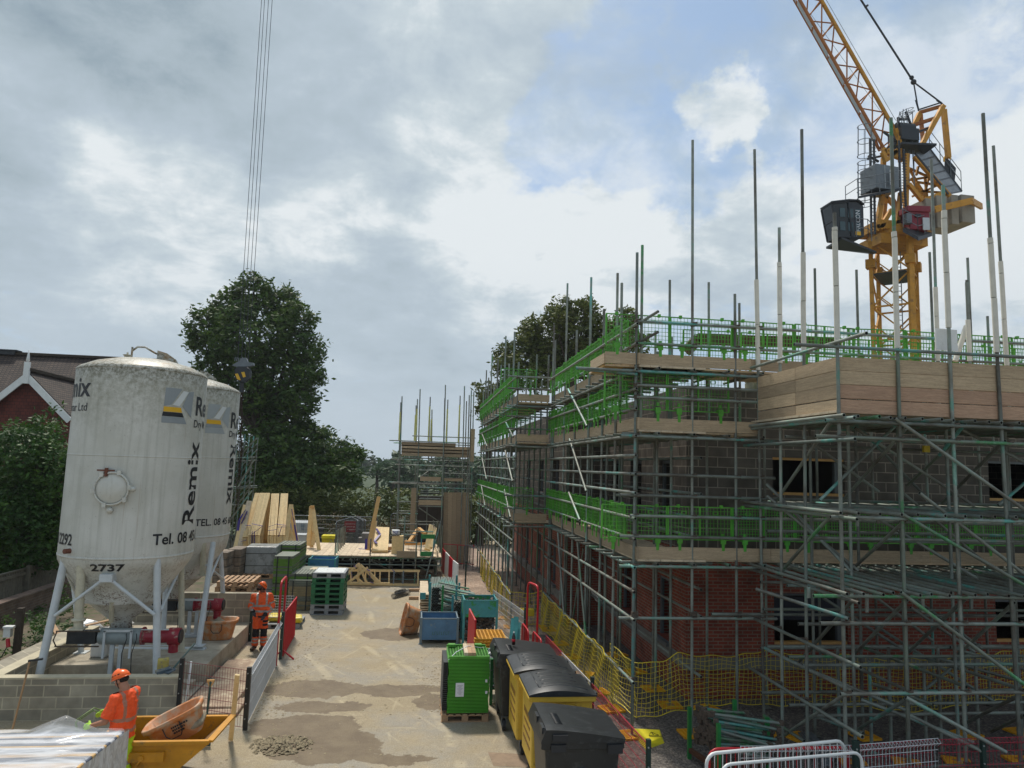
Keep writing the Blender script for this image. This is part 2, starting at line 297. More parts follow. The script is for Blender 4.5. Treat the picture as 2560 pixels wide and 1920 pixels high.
# ---------------------------------------------------------------- ground
def ground_mat():
    m = bpy.data.materials.new('yard_ground'); m.use_nodes = True; nt = m.node_tree; L = nt.links; b = nt.nodes['Principled BSDF']
    geo = N(nt,'ShaderNodeNewGeometry'); P = geo.outputs['Position']
    def nz(sc, det=6, r=.6, src=P, dist=0):
        n = N(nt,'ShaderNodeTexNoise'); n.inputs['Scale'].default_value=sc; n.inputs['Detail'].default_value=det; n.inputs['Roughness'].default_value=r; n.inputs['Distortion'].default_value=dist; L.new(src, n.inputs['Vector']); return n
    def mr(src, a, b_, c0=0., d=1.):
        q = N(nt,'ShaderNodeMapRange'); [q.inputs[k].__setattr__('default_value', v) for k, v in zip(('From Min','From Max','To Min','To Max'),(a,b_,c0,d))]; L.new(src, q.inputs['Value']); return q.outputs[0]
    def mix(f, a, b_, bt='MIX'):
        q = N(nt,'ShaderNodeMix', data_type='RGBA', blend_type=bt)
        for i, x in ((0,f),(6,a),(7,b_)):
            if isinstance(x, (float,int)): q.inputs[i].default_value = x
            elif isinstance(x, str): q.inputs[i].default_value = (*rgb(x),1)
            else: L.new(x, q.inputs[i])
        return q.outputs[2]
    col = mix(mr(nz(.55,8).outputs['Fac'],.42,.58), '#a39579', '#9d978a')
    col = mix(mr(nz(1.3,9,.7).outputs['Fac'],.48,.72), col, '#b0a288')
    col = mix(mr(nz(3.1,9,.75).outputs['Fac'],.56,.74), col, '#bdae91')
    mp = N(nt,'ShaderNodeMapping'); mp.inputs['Rotation'].default_value=(0,0,.9); mp.inputs['Scale'].default_value=(.5,9,1); L.new(P, mp.inputs[0])
    col = mix(mr(nz(1.2,4,.5,mp.outputs[0]).outputs['Fac'],.66,.70,0,.3), col, '#c9ba97')
    mp2 = N(nt,'ShaderNodeMapping'); mp2.inputs['Rotation'].default_value=(0,0,-.5); mp2.inputs['Scale'].default_value=(.3,11,1); L.new(P, mp2.inputs[0])
    col = mix(mr(nz(1.1,4,.5,mp2.outputs[0]).outputs['Fac'],.68,.71,0,.3), col, '#c9ba97')
    col = mix(mr(nz(38,4,.7).outputs['Fac'],.38,.66,0,.55), col, '#6b5f4c')
    col = mix(mr(nz(11,7,.8).outputs['Fac'],.50,.68,0,.5), col, '#7d6f58')
    col = mix(mr(nz(90,2).outputs['Fac'],.62,.7,0,.6), col, '#d8d0bf')
    # pale scrape and tyre arcs, fine cracks
    def arc(cx_,cy_,r,w,col,strength=.2):
        su=N(nt,'ShaderNodeVectorMath', operation='DISTANCE'); su.inputs[1].default_value=(cx_,cy_,0); L.new(P,su.inputs[0]); m1=N(nt,'ShaderNodeMath', operation='SUBTRACT'); m1.inputs[1].default_value=r; L.new(su.outputs['Value'],m1.inputs[0]); m2=N(nt,'ShaderNodeMath', operation='ABSOLUTE'); L.new(m1.outputs[0],m2.inputs[0])
        f1=mr(m2.outputs[0],w,w*.4); f2=mr(nz(.7,5,.7).outputs['Fac'],.48,.56,0,strength); m3=N(nt,'ShaderNodeMath', operation='MULTIPLY'); L.new(f1,m3.inputs[0]); L.new(f2,m3.inputs[1]); return mix(m3.outputs[0],col,'#cdbf9f')
    for a_ in ((9,14,9.3,.03),(9,14,10.1,.03),(-14,24,12.6,.035),(-14,24,13.5,.03),(3,33,14.0,.03),(3,33,15.1,.03),(-30,-2,33.5,.03),(-30,-2,34.4,.04),(14,9,13.1,.03)): col=arc(*a_,col)
    for a_ in ((20,25,21.3,.13),(20,25,19.6,.12),(-22,10,21.4,.14),(-22,10,23.0,.13)):
        keep=col; col=arc(*a_,col,.28)
    vr=N(nt,'ShaderNodeTexVoronoi', feature='DISTANCE_TO_EDGE'); vr.inputs['Scale'].default_value=.42; wv=nz(2.0,6,.7); q9=N(nt,'ShaderNodeMix', data_type='VECTOR'); q9.inputs[0].default_value=.22; L.new(P,q9.inputs[4]); L.new(wv.outputs['Color'],q9.inputs[5]); L.new(q9.outputs[1],vr.inputs['Vector'])
    cr=N(nt,'ShaderNodeMath', operation='MULTIPLY'); L.new(mr(vr.outputs['Distance'],.010,.003),cr.inputs[0]); L.new(mr(nz(.5,3).outputs['Fac'],.50,.62,0,.3),cr.inputs[1]); col=mix(cr.outputs[0],col,'#6a604e')
    # damp mud patches, their outline broken by noise
    nv = nz(1.6,7,.7); sb = N(nt,'ShaderNodeVectorMath', operation='SUBTRACT'); sb.inputs[1].default_value=(.5,.5,.5); L.new(nv.outputs['Color'], sb.inputs[0])
    s3 = N(nt,'ShaderNodeVectorMath', operation='SCALE'); s3.inputs['Scale'].default_value=.9; L.new(sb.outputs[0], s3.inputs[0]); ad = N(nt,'ShaderNodeVectorMath', operation='ADD'); L.new(P, ad.inputs[0]); L.new(s3.outputs[0], ad.inputs[1])
    f = None
    for x0,x1,y0,y1 in ((180,1010,650,800),(900,1650,690,780),(280,1080,825,915),(80,1000,930,1150),(200,1180,1060,1330),(900,1600,1240,1330),(970,1560,225,325),(1440,1700,760,900),(2020,2150,830,860)):
        a = G(*c(4,x0,(y0+y1)/2)); b2 = G(*c(4,x1,(y0+y1)/2)); t = G(*c(4,(x0+x1)/2,y0)); bt = G(*c(4,(x0+x1)/2,y1)); ce = ((a+b2)/2+(t+bt)/2)/2
        su = N(nt,'ShaderNodeVectorMath', operation='SUBTRACT'); su.inputs[1].default_value = (ce.x,ce.y,0); L.new(ad.outputs[0], su.inputs[0])
        mu = N(nt,'ShaderNodeVectorMath', operation='MULTIPLY'); mu.inputs[1].default_value = (2.05/abs(b2.x-a.x), 2.0/abs(t.y-bt.y), 0); L.new(su.outputs[0], mu.inputs[0])
        le = N(nt,'ShaderNodeVectorMath', operation='LENGTH'); L.new(mu.outputs[0], le.inputs[0]); o = le.outputs['Value']
        if f is None: f = o
        else: mn = N(nt,'ShaderNodeMath', operation='MINIMUM'); L.new(f, mn.inputs[0]); L.new(o, mn.inputs[1]); f = mn.outputs[0]
    wet = mr(f, 1.03, .99)
    wcol = mix(mr(nz(2.2,8,.7).outputs['Fac'],.4,.6), '#63523a', '#74644a'); wcol = mix(mr(nz(30,4,.7).outputs['Fac'],.4,.7,0,.4), wcol, '#5f5340')
    col = mix(wet, col, wcol)
    L.new(col, b.inputs['Base Color']); L.new(mr(wet,0,1,.92,.62), b.inputs['Roughness'])
    bp = N(nt,'ShaderNodeBump'); bp.inputs['Strength'].default_value=.5; bp.inputs['Distance'].default_value=.03
    hh = N(nt,'ShaderNodeMath', operation='ADD'); L.new(nz(28,6,.7).outputs['Fac'], hh.inputs[0]); L.new(nz(3,5).outputs['Fac'], hh.inputs[1]); L.new(hh.outputs[0], bp.inputs['Height']); L.new(bp.outputs[0], b.inputs['Normal'])
    return m
def gravelmat(name, cols, sc):
    m = bpy.data.materials.new(name); m.use_nodes = True; nt = m.node_tree; L = nt.links; b = nt.nodes['Principled BSDF']; b.inputs['Roughness'].default_value=.9
    geo = N(nt,'ShaderNodeNewGeometry'); vo = N(nt,'ShaderNodeTexVoronoi'); vo.inputs['Scale'].default_value=sc; L.new(geo.outputs['Position'], vo.inputs['Vector'])
    sp = N(nt,'ShaderNodeSeparateColor'); L.new(vo.outputs['Color'], sp.inputs[0]); rp = N(nt,'ShaderNodeValToRGB'); L.new(sp.outputs[0], rp.inputs[0]); e = rp.color_ramp.elements
    e[0].position=0; e[0].color=(*rgb(cols[0]),1); e[1].position=1; e[1].color=(*rgb(cols[-1]),1)
    for i, q in enumerate(cols[1:-1]): k = e.new((i+1)/(len(cols)-1)); k.color=(*rgb(q),1)
    no = N(nt,'ShaderNodeTexNoise'); no.inputs['Scale'].default_value=.9; no.inputs['Detail'].default_value=6; L.new(geo.outputs['Position'], no.inputs['Vector']); mr = N(nt,'ShaderNodeMapRange'); mr.inputs['From Min'].default_value=.3; mr.inputs['From Max'].default_value=.7; mr.inputs['To Min'].default_value=.7; mr.inputs['To Max'].default_value=1.3; L.new(no.outputs['Fac'], mr.inputs['Value'])
    hs = N(nt,'ShaderNodeHueSaturation'); L.new(rp.outputs[0], hs.inputs['Color']); L.new(mr.outputs[0], hs.inputs['Value']); L.new(hs.outputs[0], b.inputs['Base Color'])
    bp = N(nt,'ShaderNodeBump'); bp.inputs['Strength'].default_value=1; bp.inputs['Distance'].default_value=.03; bp.invert=True; L.new(vo.outputs['Distance'], bp.inputs['Height']); L.new(bp.outputs[0], b.inputs['Normal']); return m
tag(MB().quad((-900,-60,0),(900,-60,0),(900,1500,0),(-900,1500,0)).build('ground', ground_mat(), fix=False), kind='structure')
def sheet(name, poly, z, m): return tag(MB().add([(x,y,z) for x,y in poly],[tuple(range(len(poly)))]).build(name, m, fix=False), kind='structure')
GRAV = gravelmat('dark_gravel', ['#4c4845','#625c57','#575250','#7d766d','#3c3937'], 28)
GRAV2 = gravelmat('pink_gravel', ['#8a7263','#a38c78','#7a6a5f','#b7a592','#93786b'], 24)
sheet('gravel_ground', [(3.15,2),(30,2),(30,40),(3.0,40),(3.0,21.5),(3.05,17)], .004, GRAV)
sheet('gravel_path', [(2.35,21),(4.6,21),(4.6,45),(1.7,45),(1.75,30)], .009, GRAV2)
EARTH = mat('earth_soil', '#5d5343', .95, var=.35, scale=1.5, bump=.6, bscale=20, col2='#46502f', c2t=(.5,.6), c2scale=1.8)
sheet('earth_verge', [(-60,2),(-7.4,2),(-7.4,24),(-8.4,60),(-60,60)], .004, EARTH)
GRASS = mat('far_grass', '#37462a', .95, var=.3, scale=.3)
sheet('far_meadow', [(-900,47),(900,47),(900,1400),(-900,1400)], .006, GRASS)
def stones(name, n, region, r0, r1, m, label, cat, zf=lambda x,y:0.0, flat=.6):
    mb = MB()
    for i in range(n):
        x, y = region(); r = random.uniform(r0, r1); a = random.random()*6.28; z = zf(x,y)
        P = []
        for k in range(5): t = a+k*1.2566; P.append((x+r*cos(t)*random.uniform(.7,1.1), y+r*sin(t)*random.uniform(.7,1.1), z+r*flat*random.uniform(-.1,.3)))
        P.append((x+r*.2, y, z+r*flat*random.uniform(.7,1.1)))
        mb.add(P, [(k,(k+1)%5,5) for k in range(5)])
    return tag(mb.build(name, m), label, cat, kind='stuff')
STONE = mat('stone', '#7a746b', .9, var=.4, scale=30)
STONE2 = mat('rubble_stone', '#8f8268', .9, var=.35, scale=25)
stones('gravel_stones', 5200, lambda: (random.uniform(3.6,14), 2+random.uniform(8.2,16)), .012, .035, STONE, 'loose dark grey gravel stones on the ground under the scaffold', 'gravel')
stones('path_stones', 2500, lambda: (random.uniform(2.5,4.4), random.uniform(21.5,36)), .015, .035, mat('pinkstone','#a08a78',.9,var=.35,scale=30), 'loose pinkish gravel stones covering the path beside the building', 'gravel')
_rc = G(*c(4,340,1180))
def _rub():
    a = random.random()*6.283; r = random.random()**.6; return _rc.x+cos(a)*r*.52+.05*sin(9*a), _rc.y+sin(a)*r*.45
stones('rubble_pile', 560, _rub, .006, .042, STONE2, 'small heap of broken rubble pieces on the muddy yard', 'rubble', zf=lambda x,y: max(0,.08*(1-math.hypot((x-_rc.x)/.55,(y-_rc.y)/.48))), flat=.75)
def _yard():
    t = random.random()
    if t < .35: return random.gauss(1.0,.35), random.gauss(17.0,1.0)
    if t < .6: return -2.9+abs(random.gauss(0,.35)), random.uniform(14,24)
    if t < .8: return random.gauss(-4.0+.4,.25), random.uniform(15.8,20)
    return random.uniform(-3,2), random.uniform(10,30)
stones('yard_debris', 1700, _yard, .008, .034, STONE2, 'scattered small stones and crumbs of mortar over the concrete yard', 'debris', flat=.5)
# ---------------------------------------------------------------- unfinished building
B = thing('brick_building', 'unfinished red brick building with grey block upper floor behind the scaffold', 'building', (5.9,15.2,0))
def wall(name, axis, f, a0, a1, z0, z1, ops, m, th=.3, sgn=1, parent=B):
    # f: fixed coordinate of the outer face, sgn: direction into the building
    us = sorted({a0,a1}|{max(a0,min(a1,q)) for o in ops for q in o[:2]}); zs = sorted({z0,z1}|{max(z0,min(z1,q)) for o in ops for q in o[2:]})
    mb = MB(); P = (lambda u,z,d: (u,f+sgn*d,z)) if axis=='x' else (lambda u,z,d: (f+sgn*d,u,z))
    def solid(i,j):
        if i<0 or j<0 or i>=len(us)-1 or j>=len(zs)-1: return False
        u=(us[i]+us[i+1])/2; z=(zs[j]+zs[j+1])/2
        return not any(o[0]<u<o[1] and o[2]<z<o[3] for o in ops)
    for i in range(len(us)-1):
        for j in range(len(zs)-1):
            if not solid(i,j): continue
            a,b_,z,w = us[i],us[i+1],zs[j],zs[j+1]
            for d in (0,th): mb.quad(P(a,z,d),P(b_,z,d),P(b_,w,d),P(a,w,d))
            if not solid(i-1,j): mb.quad(P(a,z,0),P(a,z,th),P(a,w,th),P(a,w,0))
            if not solid(i+1,j): mb.quad(P(b_,z,0),P(b_,z,th),P(b_,w,th),P(b_,w,0))
            if not solid(i,j-1): mb.quad(P(a,z,0),P(b_,z,0),P(b_,z,th),P(a,z,th))
            if not solid(i,j+1): mb.quad(P(a,w,0),P(b_,w,0),P(b_,w,th),P(a,w,th))
    return mb.build(name, m, parent)
BX, BY = 5.9, 15.2
def opx(n, x0, y0, x1, y1, Y=BY): p = OY(*c(n,x0,y0),Y); q = OY(*c(n,x1,y1),Y); return (p.x,q.x,q.z,p.z)
g1 = opx(8,640,560,1110,885); g2 = opx(8,2030,600,2500,870); u1 = opx(7,632,1112,1090,1362); u2 = opx(7,1985,1135,2480,1400)
zF = 3.12
wall('brick_wall','x',BY,BX,22,0,zF,[g1,g2],BRICK); wall('block_wall','x',BY,BX,22,zF,6.75,[u1,u2],BLOCK)
YB, XB = 22.3, 4.75   # the bay that steps forward beyond Y = YB
fo = [(16.2,17.1,.95,2.35),(19.2,20.2,.95,2.35)]; fu = [(16.1,17.0,3.5,5.1),(18.4,19.4,3.9,5.1),(20.6,21.4,3.9,5.1)]
wall('brick_wall','y',BX,BY+.3,YB,0,zF,fo,BRICK); wall('block_wall','y',BX,BY+.3,YB,zF,6.75,fu,BLOCK)
fo2 = [(24,24.9,.95,2.35),(27,27.9,.95,2.35),(30,31,.95,2.35)]; fu2 = [(23.8,24.8,3.9,5.1),(26.8,27.8,3.9,5.1),(30,31,3.9,5.1)]
wall('brick_wall','y',XB,YB+.3,35,0,zF,fo2,BRICK); wall('block_wall','y',XB,YB+.3,35,zF,6.75,fu2,BLOCK)
wall('brick_wall','x',YB,XB,BX+.3,0,zF,[],BRICK); wall('block_wall','x',YB,XB,BX+.3,zF,6.75,[],BLOCK)
SLAB = mat('floor_slab','#77726a',.9,var=.15)
MB().box((14,25.2,2.98),(15.5,19.4,.2)).build('floor_slab', SLAB, B)
MB().box((14,25.2,6.6),(15.5,19.4,.2)).build('roof_slab', SLAB, B)
wall('block_wall','x',34.9,BX,22,0,6.75,[],BLOCK); wall('block_wall','y',21.99,BY,35,0,6.75,[],BLOCK,sgn=-1)
MB().box((12,18.2,3.2),(.2,5.5,6.2)).box((8.6,19.5,3.2),(5,.15,6.2)).build('inner_wall', mat('inner_wall','#4f4a45',.9), B)
mb = MB(); 
for f,a0,a1 in ((BX,BY-.04,YB-.01),(XB,YB-.04,35)):
    for (lo,hi) in ((a0,a1),): mb.prism([(f-.07,.62),(f-.002,.62),(f-.002,.86),(f-.03,.86)],'y',lo,hi)
mb.build('stone_band', mat('stone_band','#75736e',.9,var=.2), B)
MB().prism([(BY-.07,.62),(BY-.002,.62),(BY-.002,.86),(BY-.03,.86)],'x',BX-.07,22).build('stone_band', MATS['stone_band'], B)
FR = mat('frame_grey','#5e6468',.5)
for o in fo+fu:
    fx = BX
    MB().box((fx+.12,o[0]+.04,(o[2]+o[3])/2),(.07,.08,o[3]-o[2]-.02)).box((fx+.12,o[1]-.04,(o[2]+o[3])/2),(.07,.08,o[3]-o[2]-.02)).box((fx+.12,(o[0]+o[1])/2,o[3]-.05),(.07,o[1]-o[0]-.17,.08)).box((fx-.03,(o[0]+o[1])/2,o[2]-.045),(.18,o[1]-o[0]+.2,.08)).build('window_frame', FR, B)
for o in fo2+fu2:
    fx = XB
    MB().box((fx+.12,o[0]+.04,(o[2]+o[3])/2),(.07,.08,o[3]-o[2]-.02)).box((fx+.12,o[1]-.04,(o[2]+o[3])/2),(.07,.08,o[3]-o[2]-.02)).box((fx-.03,(o[0]+o[1])/2,o[2]-.045),(.18,o[1]-o[0]+.2,.08)).build('window_frame', FR, B)
for o in (g1,u1,g2,u2):
    MB().box(((o[0]+o[1])/2,BY+.1,o[2]+.03),(o[1]-o[0]-.01,.12,.06)).build('sill_board', PINE2, B)
    MB().box((o[1]-.14,BY+.14,(o[2]+o[3])/2),(.12,.1,o[3]-o[2]-.14)).build('window_post', FR, B)
    MB().box(((o[0]+o[1])/2,BY+.1,o[3]-.03),(o[1]-o[0]-.01,.12,.055)).build('lintel', PINE2 if o is u1 else FR, B)
MB().box((g1[0]+.8,BY+.15,g1[3]-.35),(2.2,.02,.5)).build('membrane_sheet', mat('navy_sheet','#141a2c',.5), B)
# roof steel and loose blocks on top
mb = MB(); p=[OY(*c(7,x,y),16.5) for x,y in ((90,450),(160,370),(530,385),(1050,395))]
for a,b_ in zip(p,p[1:]): mb.beam(a,b_,.16,.26)
mb.build('roof_beam', mat('rust_red_steel','#4e2f22',.6,.2,var=.3), B)
mb = MB(); a=OY(*c(7,610,400),16.9); b_=OY(*c(7,1060,395),16.9)
mb.beam(a,b_,.1,.18); mb.build('roof_timber', PINE2, B)
for x,y in ((570,445),(1130,480),(1620,500),(1830,505),(2050,505)):
    q = OY(*c(7,x,y),15.9); mb = MB()
    for i in range(3):
        for k in range(2): mb.box((q.x+(i-1)*.24,q.y,6.75+.12+k*.23),(.225,.44,.22))
    tag(mb.build('block_stack', mat('mossy_block','#7d7c66',.9,var=.2) if 'mossy_block' not in MATS else MATS['mossy_block']), 'small stack of grey blocks on the roof slab behind the green guards', 'blocks', 'loose block stacks on the roof slab')
# ---------------------------------------------------------------- scaffolding
RT = .029
def pickm(w=(.68,.19,.13)):
    r = random.random(); return T1 if r < w[0] else (T2 if r < w[0]+w[1] else T3)
class Scaf:
    def __init__(s, root, cap=98): s.root=root; s.it={}; s.cap=cap
    def put(s, kind, mb, mats, sub=None):
        p = sum(mb.v, V((0,0,0)))/len(mb.v); s.it.setdefault(kind,[]).append(((p-V((0,0,CAMH))).length, mb, mats, sub))
    def tube(s, kind, a, b, m=None, r=RT, n=8):
        a, b = V(a), V(b); mid=(a+b)/2
        s.put(kind, MB().tube(a,b,r,8 if mid.length<22 else 6,hollow=1 if mid.length<24 else -1), [m or pickm(), DARK])
    def std(s, x, y, z0, z1, m=None, foam=None, dx=0):
        mb = MB().tube((x,y,z0),(x+dx,y,z1),RT,8,hollow=1)
        if z0 < .1: mb.box((x,y,.012+z0),(.15,.15,.01),mi=0)
        sub = None
        if foam:
            t = lambda z: x+dx*(z-z0)/(z1-z0); fb = MB(); k = foam[0]; L = foam[1]
            while k < L-.05:
                e = min(k+.92, L); fb.tube((t(k),y,k),(t(e)+random.uniform(-.006,.006),y,e-.012),.044,10); k = e
            sub = ('foam_sleeve', fb, FOAM)
        s.put('standard', mb, [m or pickm((.72,.16,.12)), DARK], sub)
    def coup(s, x, y, z, ax='x'):
        mb = MB(); r = RT
        mb.box((x,y,z),(.085,.085,.062)); mb.box((x+(.055 if ax=='x' else .03),y-(.03 if ax=='x' else .055),z+.01),(.035,.035,.085)); mb.tube((x-.03,y-.07,z+.03),(x+.05,y-.07,z+.03),.011,5)
        s.put('coupler', mb, [RUST])
    def finish(s):
        for kind, L in s.it.items():
            L.sort(key=lambda t: t[0])
            for d, mb, mats, sub in L[:s.cap]:
                o = mb.build(kind, mats, s.root, fix=False)
                if sub: sub[1].build(sub[0], sub[2], o, fix=False)
            if len(L) > s.cap:
                big = MB(); mm = []
                for d, mb, mats, sub in L[s.cap:]:
                    for q in mats:
                        if q not in mm: mm.append(q)
                    n = len(big.v); big.v += mb.v; big.f += [[i+n for i in f] for f in mb.f]; big.m += [mm.index(mats[k]) for k in mb.m]; big.s += mb.s
                tag(big.build(kind, mm, s.root, fix=False), kind='stuff')
def guard_mesh(w=1.25, h=1.05, fine=.066):
    mb = MB(); t=.014
    for z in (0, h): mb.beam((0,0,z),(w,0,z),.03,.03)
    for x in (0, w, w*.5): mb.beam((x,0,0),(x,0,h),.03,.035)
    n = int(w/fine)
    for i in range(1,n): mb.beam((w*i/n,0,0),(w*i/n,0,h),.006,.008)
    k = int(h/(fine*1.9))
    for i in range(1,k): mb.beam((0,0,h*i/k),(w,0,h*i/k),.012,.010,up=(0,1,0))
    for x in (w*.25,w*.75):
        for z in (h*.78,): mb.beam((x-.05,0,z),(x+.05,0,z),.012,.012); mb.beam((x-.05,0,z+.08),(x+.05,0,z+.08),.012,.012); mb.beam((x-.05,0,z),(x-.05,0,z+.08),.012,.012); mb.beam((x+.05,0,z),(x+.05,0,z+.08),.012,.012)
    for x in (w*.16,w*.84):   # clips over the toe board
        mb.box((x,-.055,.02),(.10,.10,.09)); mb.box((x,-.085,-.16),(.055,.02,.34)); mb.box((x,-.09,-.05),(.1,.03,.12)); mb.box((x+.01,-.045,.16),(.05,.02,.1)); mb.box((x,-.0,h+.02),(.05,.06,.1))
    return mb
_gm = guard_mesh().build('mesh_guard', GREENP); GM = _gm.data; COL.objects.unlink(_gm); bpy.data.objects.remove(_gm)
_gm = guard_mesh(fine=.055).build('mesh_guard', GREENF); GM2 = _gm.data; COL.objects.unlink(_gm); bpy.data.objects.remove(_gm)
def guard(root, x, y, z, rz, w=1.25, h=1.05, me=None, tilt=0):
    o = bpy.data.objects.new('mesh_guard', me or GM); COL.objects.link(o); part(o, root)
    o.location = V((x,y,z))-wloc(root); o.rotation_euler = (tilt, random.uniform(-.012,.012), rz); o.scale = (w/1.25, 1, h/1.05); return o
# --- long facade scaffold
FX, FX2, Y0, Y1, Y2 = 4.1, 3.0, 13.2, 21.9, 35.2
FA = thing('facade_scaffold', 'long tube scaffold with bright green mesh guards wrapping the brick building', 'scaffold', (FX,Y0,0))
sf = Scaf(FA)
ZL = (3.17, 5.60, 6.85)
ys1 = [OX(u,1100,FX).y for u in (1327,1298,1268,1238,1215,1191,1173)]; ys1 = [Y0]+[y for y in ys1 if y > 13.6]
ys1 = sorted(ys1)[:8]; ys1[-1] = Y1
tops1 = [8.15,8.9,8.2,9.6,8.4,9.9,8.8,9.2]
for i, y in enumerate(ys1):
    sf.std(FX, y, .02, OY(1366,545,y).z if i==0 else tops1[i%8]+.15*(i%3))
    if i: sf.std(FX+1.3, y+.2, .02, 7.4+.35*(i%3)); sf.std(FX+.62,y+.5,.02,5.6)
sf.std(FX+.12, Y0+.05, 5.5, OY(1376,527,Y0).z); sf.std(FX-.16, Y0+.5, 6.2, OY(1352,597,Y0).z)
ys2 = [Y1+.02+1.23*i for i in range(11)]
for i, y in enumerate(ys2):
    sf.std(FX2, y, .02, [8.1,9.3,8.4,9.6,8.7,9.1,8.2,9.7,8.8,9.3,8.5][i])
    sf.std(FX2+1.2, y+.15, .02, [7.7,8.6,7.9,9.0,8.2,8.8,7.6,9.2,8.1,8.7,8.0][i])
# heights of the rails above each deck
RL = [z+q for z in ZL for q in (-.13,.38,.76)]+[1.0,2.1,2.6,4.4,4.75,5.1]
for z in RL:
    sf.tube('ledger',(FX-.06,Y0-.25,z),(FX-.06,Y1+.3,z)); sf.tube('ledger',(FX2-.06,Y1-.2,z+.01),(FX2-.06,Y2+.2,z+.01))
    if z < 5.3: sf.tube('ledger',(FX+1.36,Y0+.1,z),(FX+1.36,Y1,z)); sf.tube('ledger',(FX2+1.26,Y1,z),(FX2+1.26,Y2,z))
    for y in ys1: sf.coup(FX-.03,y,z,'y')
    for y in ys2[::2]: sf.coup(FX2-.03,y,z,'y')
for z in ZL:
    for y in [Y0+.15+.62*i for i in range(14)]: sf.tube('transom',(FX-.22,y,z-.08),(FX+1.6,y,z-.08))
    for y in [Y1+.3+1.2*i for i in range(10)]: sf.tube('transom',(FX2-.2,y,z-.08),(FX2+1.5,y,z-.08))
    def deck(kind, x0, x1, y0, y1, z, m=DECK, along='y', w=.225):
        mb = MB()
        if along=='y':
            x = x0
            while x < x1-.05:
                y = y0
                while y < y1-.1: e=min(y+3.9,y1); mb.box((x+w/2,(y+e)/2,z),(w-.008,e-y-.01,.038)); y = e
                x += w
        else:
            y = y0
            while y < y1-.05:
                x = x0
                while x < x1-.1: e=min(x+3.9,x1); mb.box(((x+e)/2,y+w/2,z),(e-x-.01,w-.008,.038)); x = e
                y += w
        return mb
    sf.put('deck', deck('deck',FX+.05,FX+1.3,Y0-.05,Y1,z-.02), [DECK]); sf.put('deck', deck('deck',FX2+.05,FX2+1.2,Y1,Y2,z-.02), [DECK])
    for a,b_,x in ((Y0-.1,Y1,FX-.005),(Y1,Y2,FX2-.005)):
        y = a
        while y < b_-.1: e = min(y+3.9,b_); sf.put('toe_board', MB().box((x+.045,(y+e)/2,z+.115),(.036,e-y-.02,.225)), [BOARD]); y = e
for z, me in ((ZL[0],GM),(ZL[1],GM),(ZL[2],GM)):
    y = Y0
    while y < Y1-.3: guard(FA, FX-.09+.03, y+1.02, z+.16, -pi/2, w=1.07, h=.62, me=me, tilt=random.uniform(-.05,.03)); y += 1.07
    y = Y1
    while y < Y2-.5: guard(FA, FX2-.06, y+1.02, z+.16, -pi/2, w=1.07, h=.62, me=me, tilt=random.uniform(-.05,.03)); y += 1.07
    # return face where the bay steps out
    guard(FA, FX2-.0, Y1-.04, z+.2, 0, w=FX-FX2, h=.62); sf.put('toe_board', MB().box(((FX+FX2)/2-.05,Y1-.03,z+.13),(FX-FX2-.1,.036,.22)), [BOARD])
    for q in (.42,.8,-.13): sf.tube('ledger',(FX2-.35,Y1-.09,z+q-.02),(FX+.15,Y1-.09,z+q-.02))
# diagonal braces on the facade, teal and grey
for L_ in (((720,755),(850,1010)),((730,1100),(845,1460)),((725,1470),(800,1659)),((290,985),(340,1085)),((285,1180),(335,1390)),((280,1450),(320,1640)),((125,1065),(160,1150)),((125,1230),(155,1375)),((120,1420),(145,1560))):
    (x0,y0),(x1,y1) = L_; X = FX-.12 if x0>500 else FX2-.12
    a = OX(*c(6,x0,y0),X); b_ = OX(*c(6,x1,y1),X); sf.tube('brace',a,b_,T2 if y0<1000 else T1)
for y in (16.5,19): sf.tube('brace',(FX-.08,y,.9),(FX-.08,y+1.1,3.0))
sf.tube('brace', OX(*c(5,1335,60),FX+.6), OX(*c(5,1260,560),FX+.6))
# front face (towards the camera) along Y0
XR = 15.6
ftx = [OY(u,1100,Y0).x for u in (1495,1590)]+[6.6]
sf.std(ftx[0],Y0,.02,OY(1496,303,Y0).z,T1); sf.std(ftx[1],Y0,.02,OY(1584,635,Y0).z)
for x in (5.0,6.1,7.4,8.6,9.9,11.2,12.5,13.9): sf.std(x, Y0+1.35, .02, 7.0+.4*random.random())
for u,vt in ((1447,605),(1531,610),(1597,655),(1760,580),(1850,583),(2133,683)): p=OY(u,vt,Y0+1.5); sf.std(p.x,p.y,5.6,p.z)
for u,vt in ((2008,545),(2090,557),(2088,605)): p=OY(u,vt,Y0+1.2); sf.std(p.x,p.y,5.6,p.z)
fl = [(ZL[0]-.13,FX-.3,XR),(ZL[0]+.42,FX-.3,XR),(ZL[0]+.80,FX-.1,XR),(2.1,FX-.3,6.9),(2.18,5.6,XR),(4.75,FX-.1,6.9),(ZL[1]-.13,FX-.3,7.0),(ZL[1]+.62,FX,6.7),(ZL[1]+.85,FX,6.7),
      (ZL[2]-.13,FX-1.2,6.9),(ZL[2]+.42,FX,XR),(ZL[2]+.85,FX,XR),(4.35,FX-.3,XR)]
for z,a,b_ in fl:
    sf.tube('ledger',(a,Y0-.055,z),(b_,Y0-.055,z))
    for x in [FX]+ftx: sf.coup(x,Y0-.03,z)
for z in (ZL[0]-.1, 4.3): sf.tube('ledger',(FX,Y0+1.4,z),(XR,Y0+1.4,z))
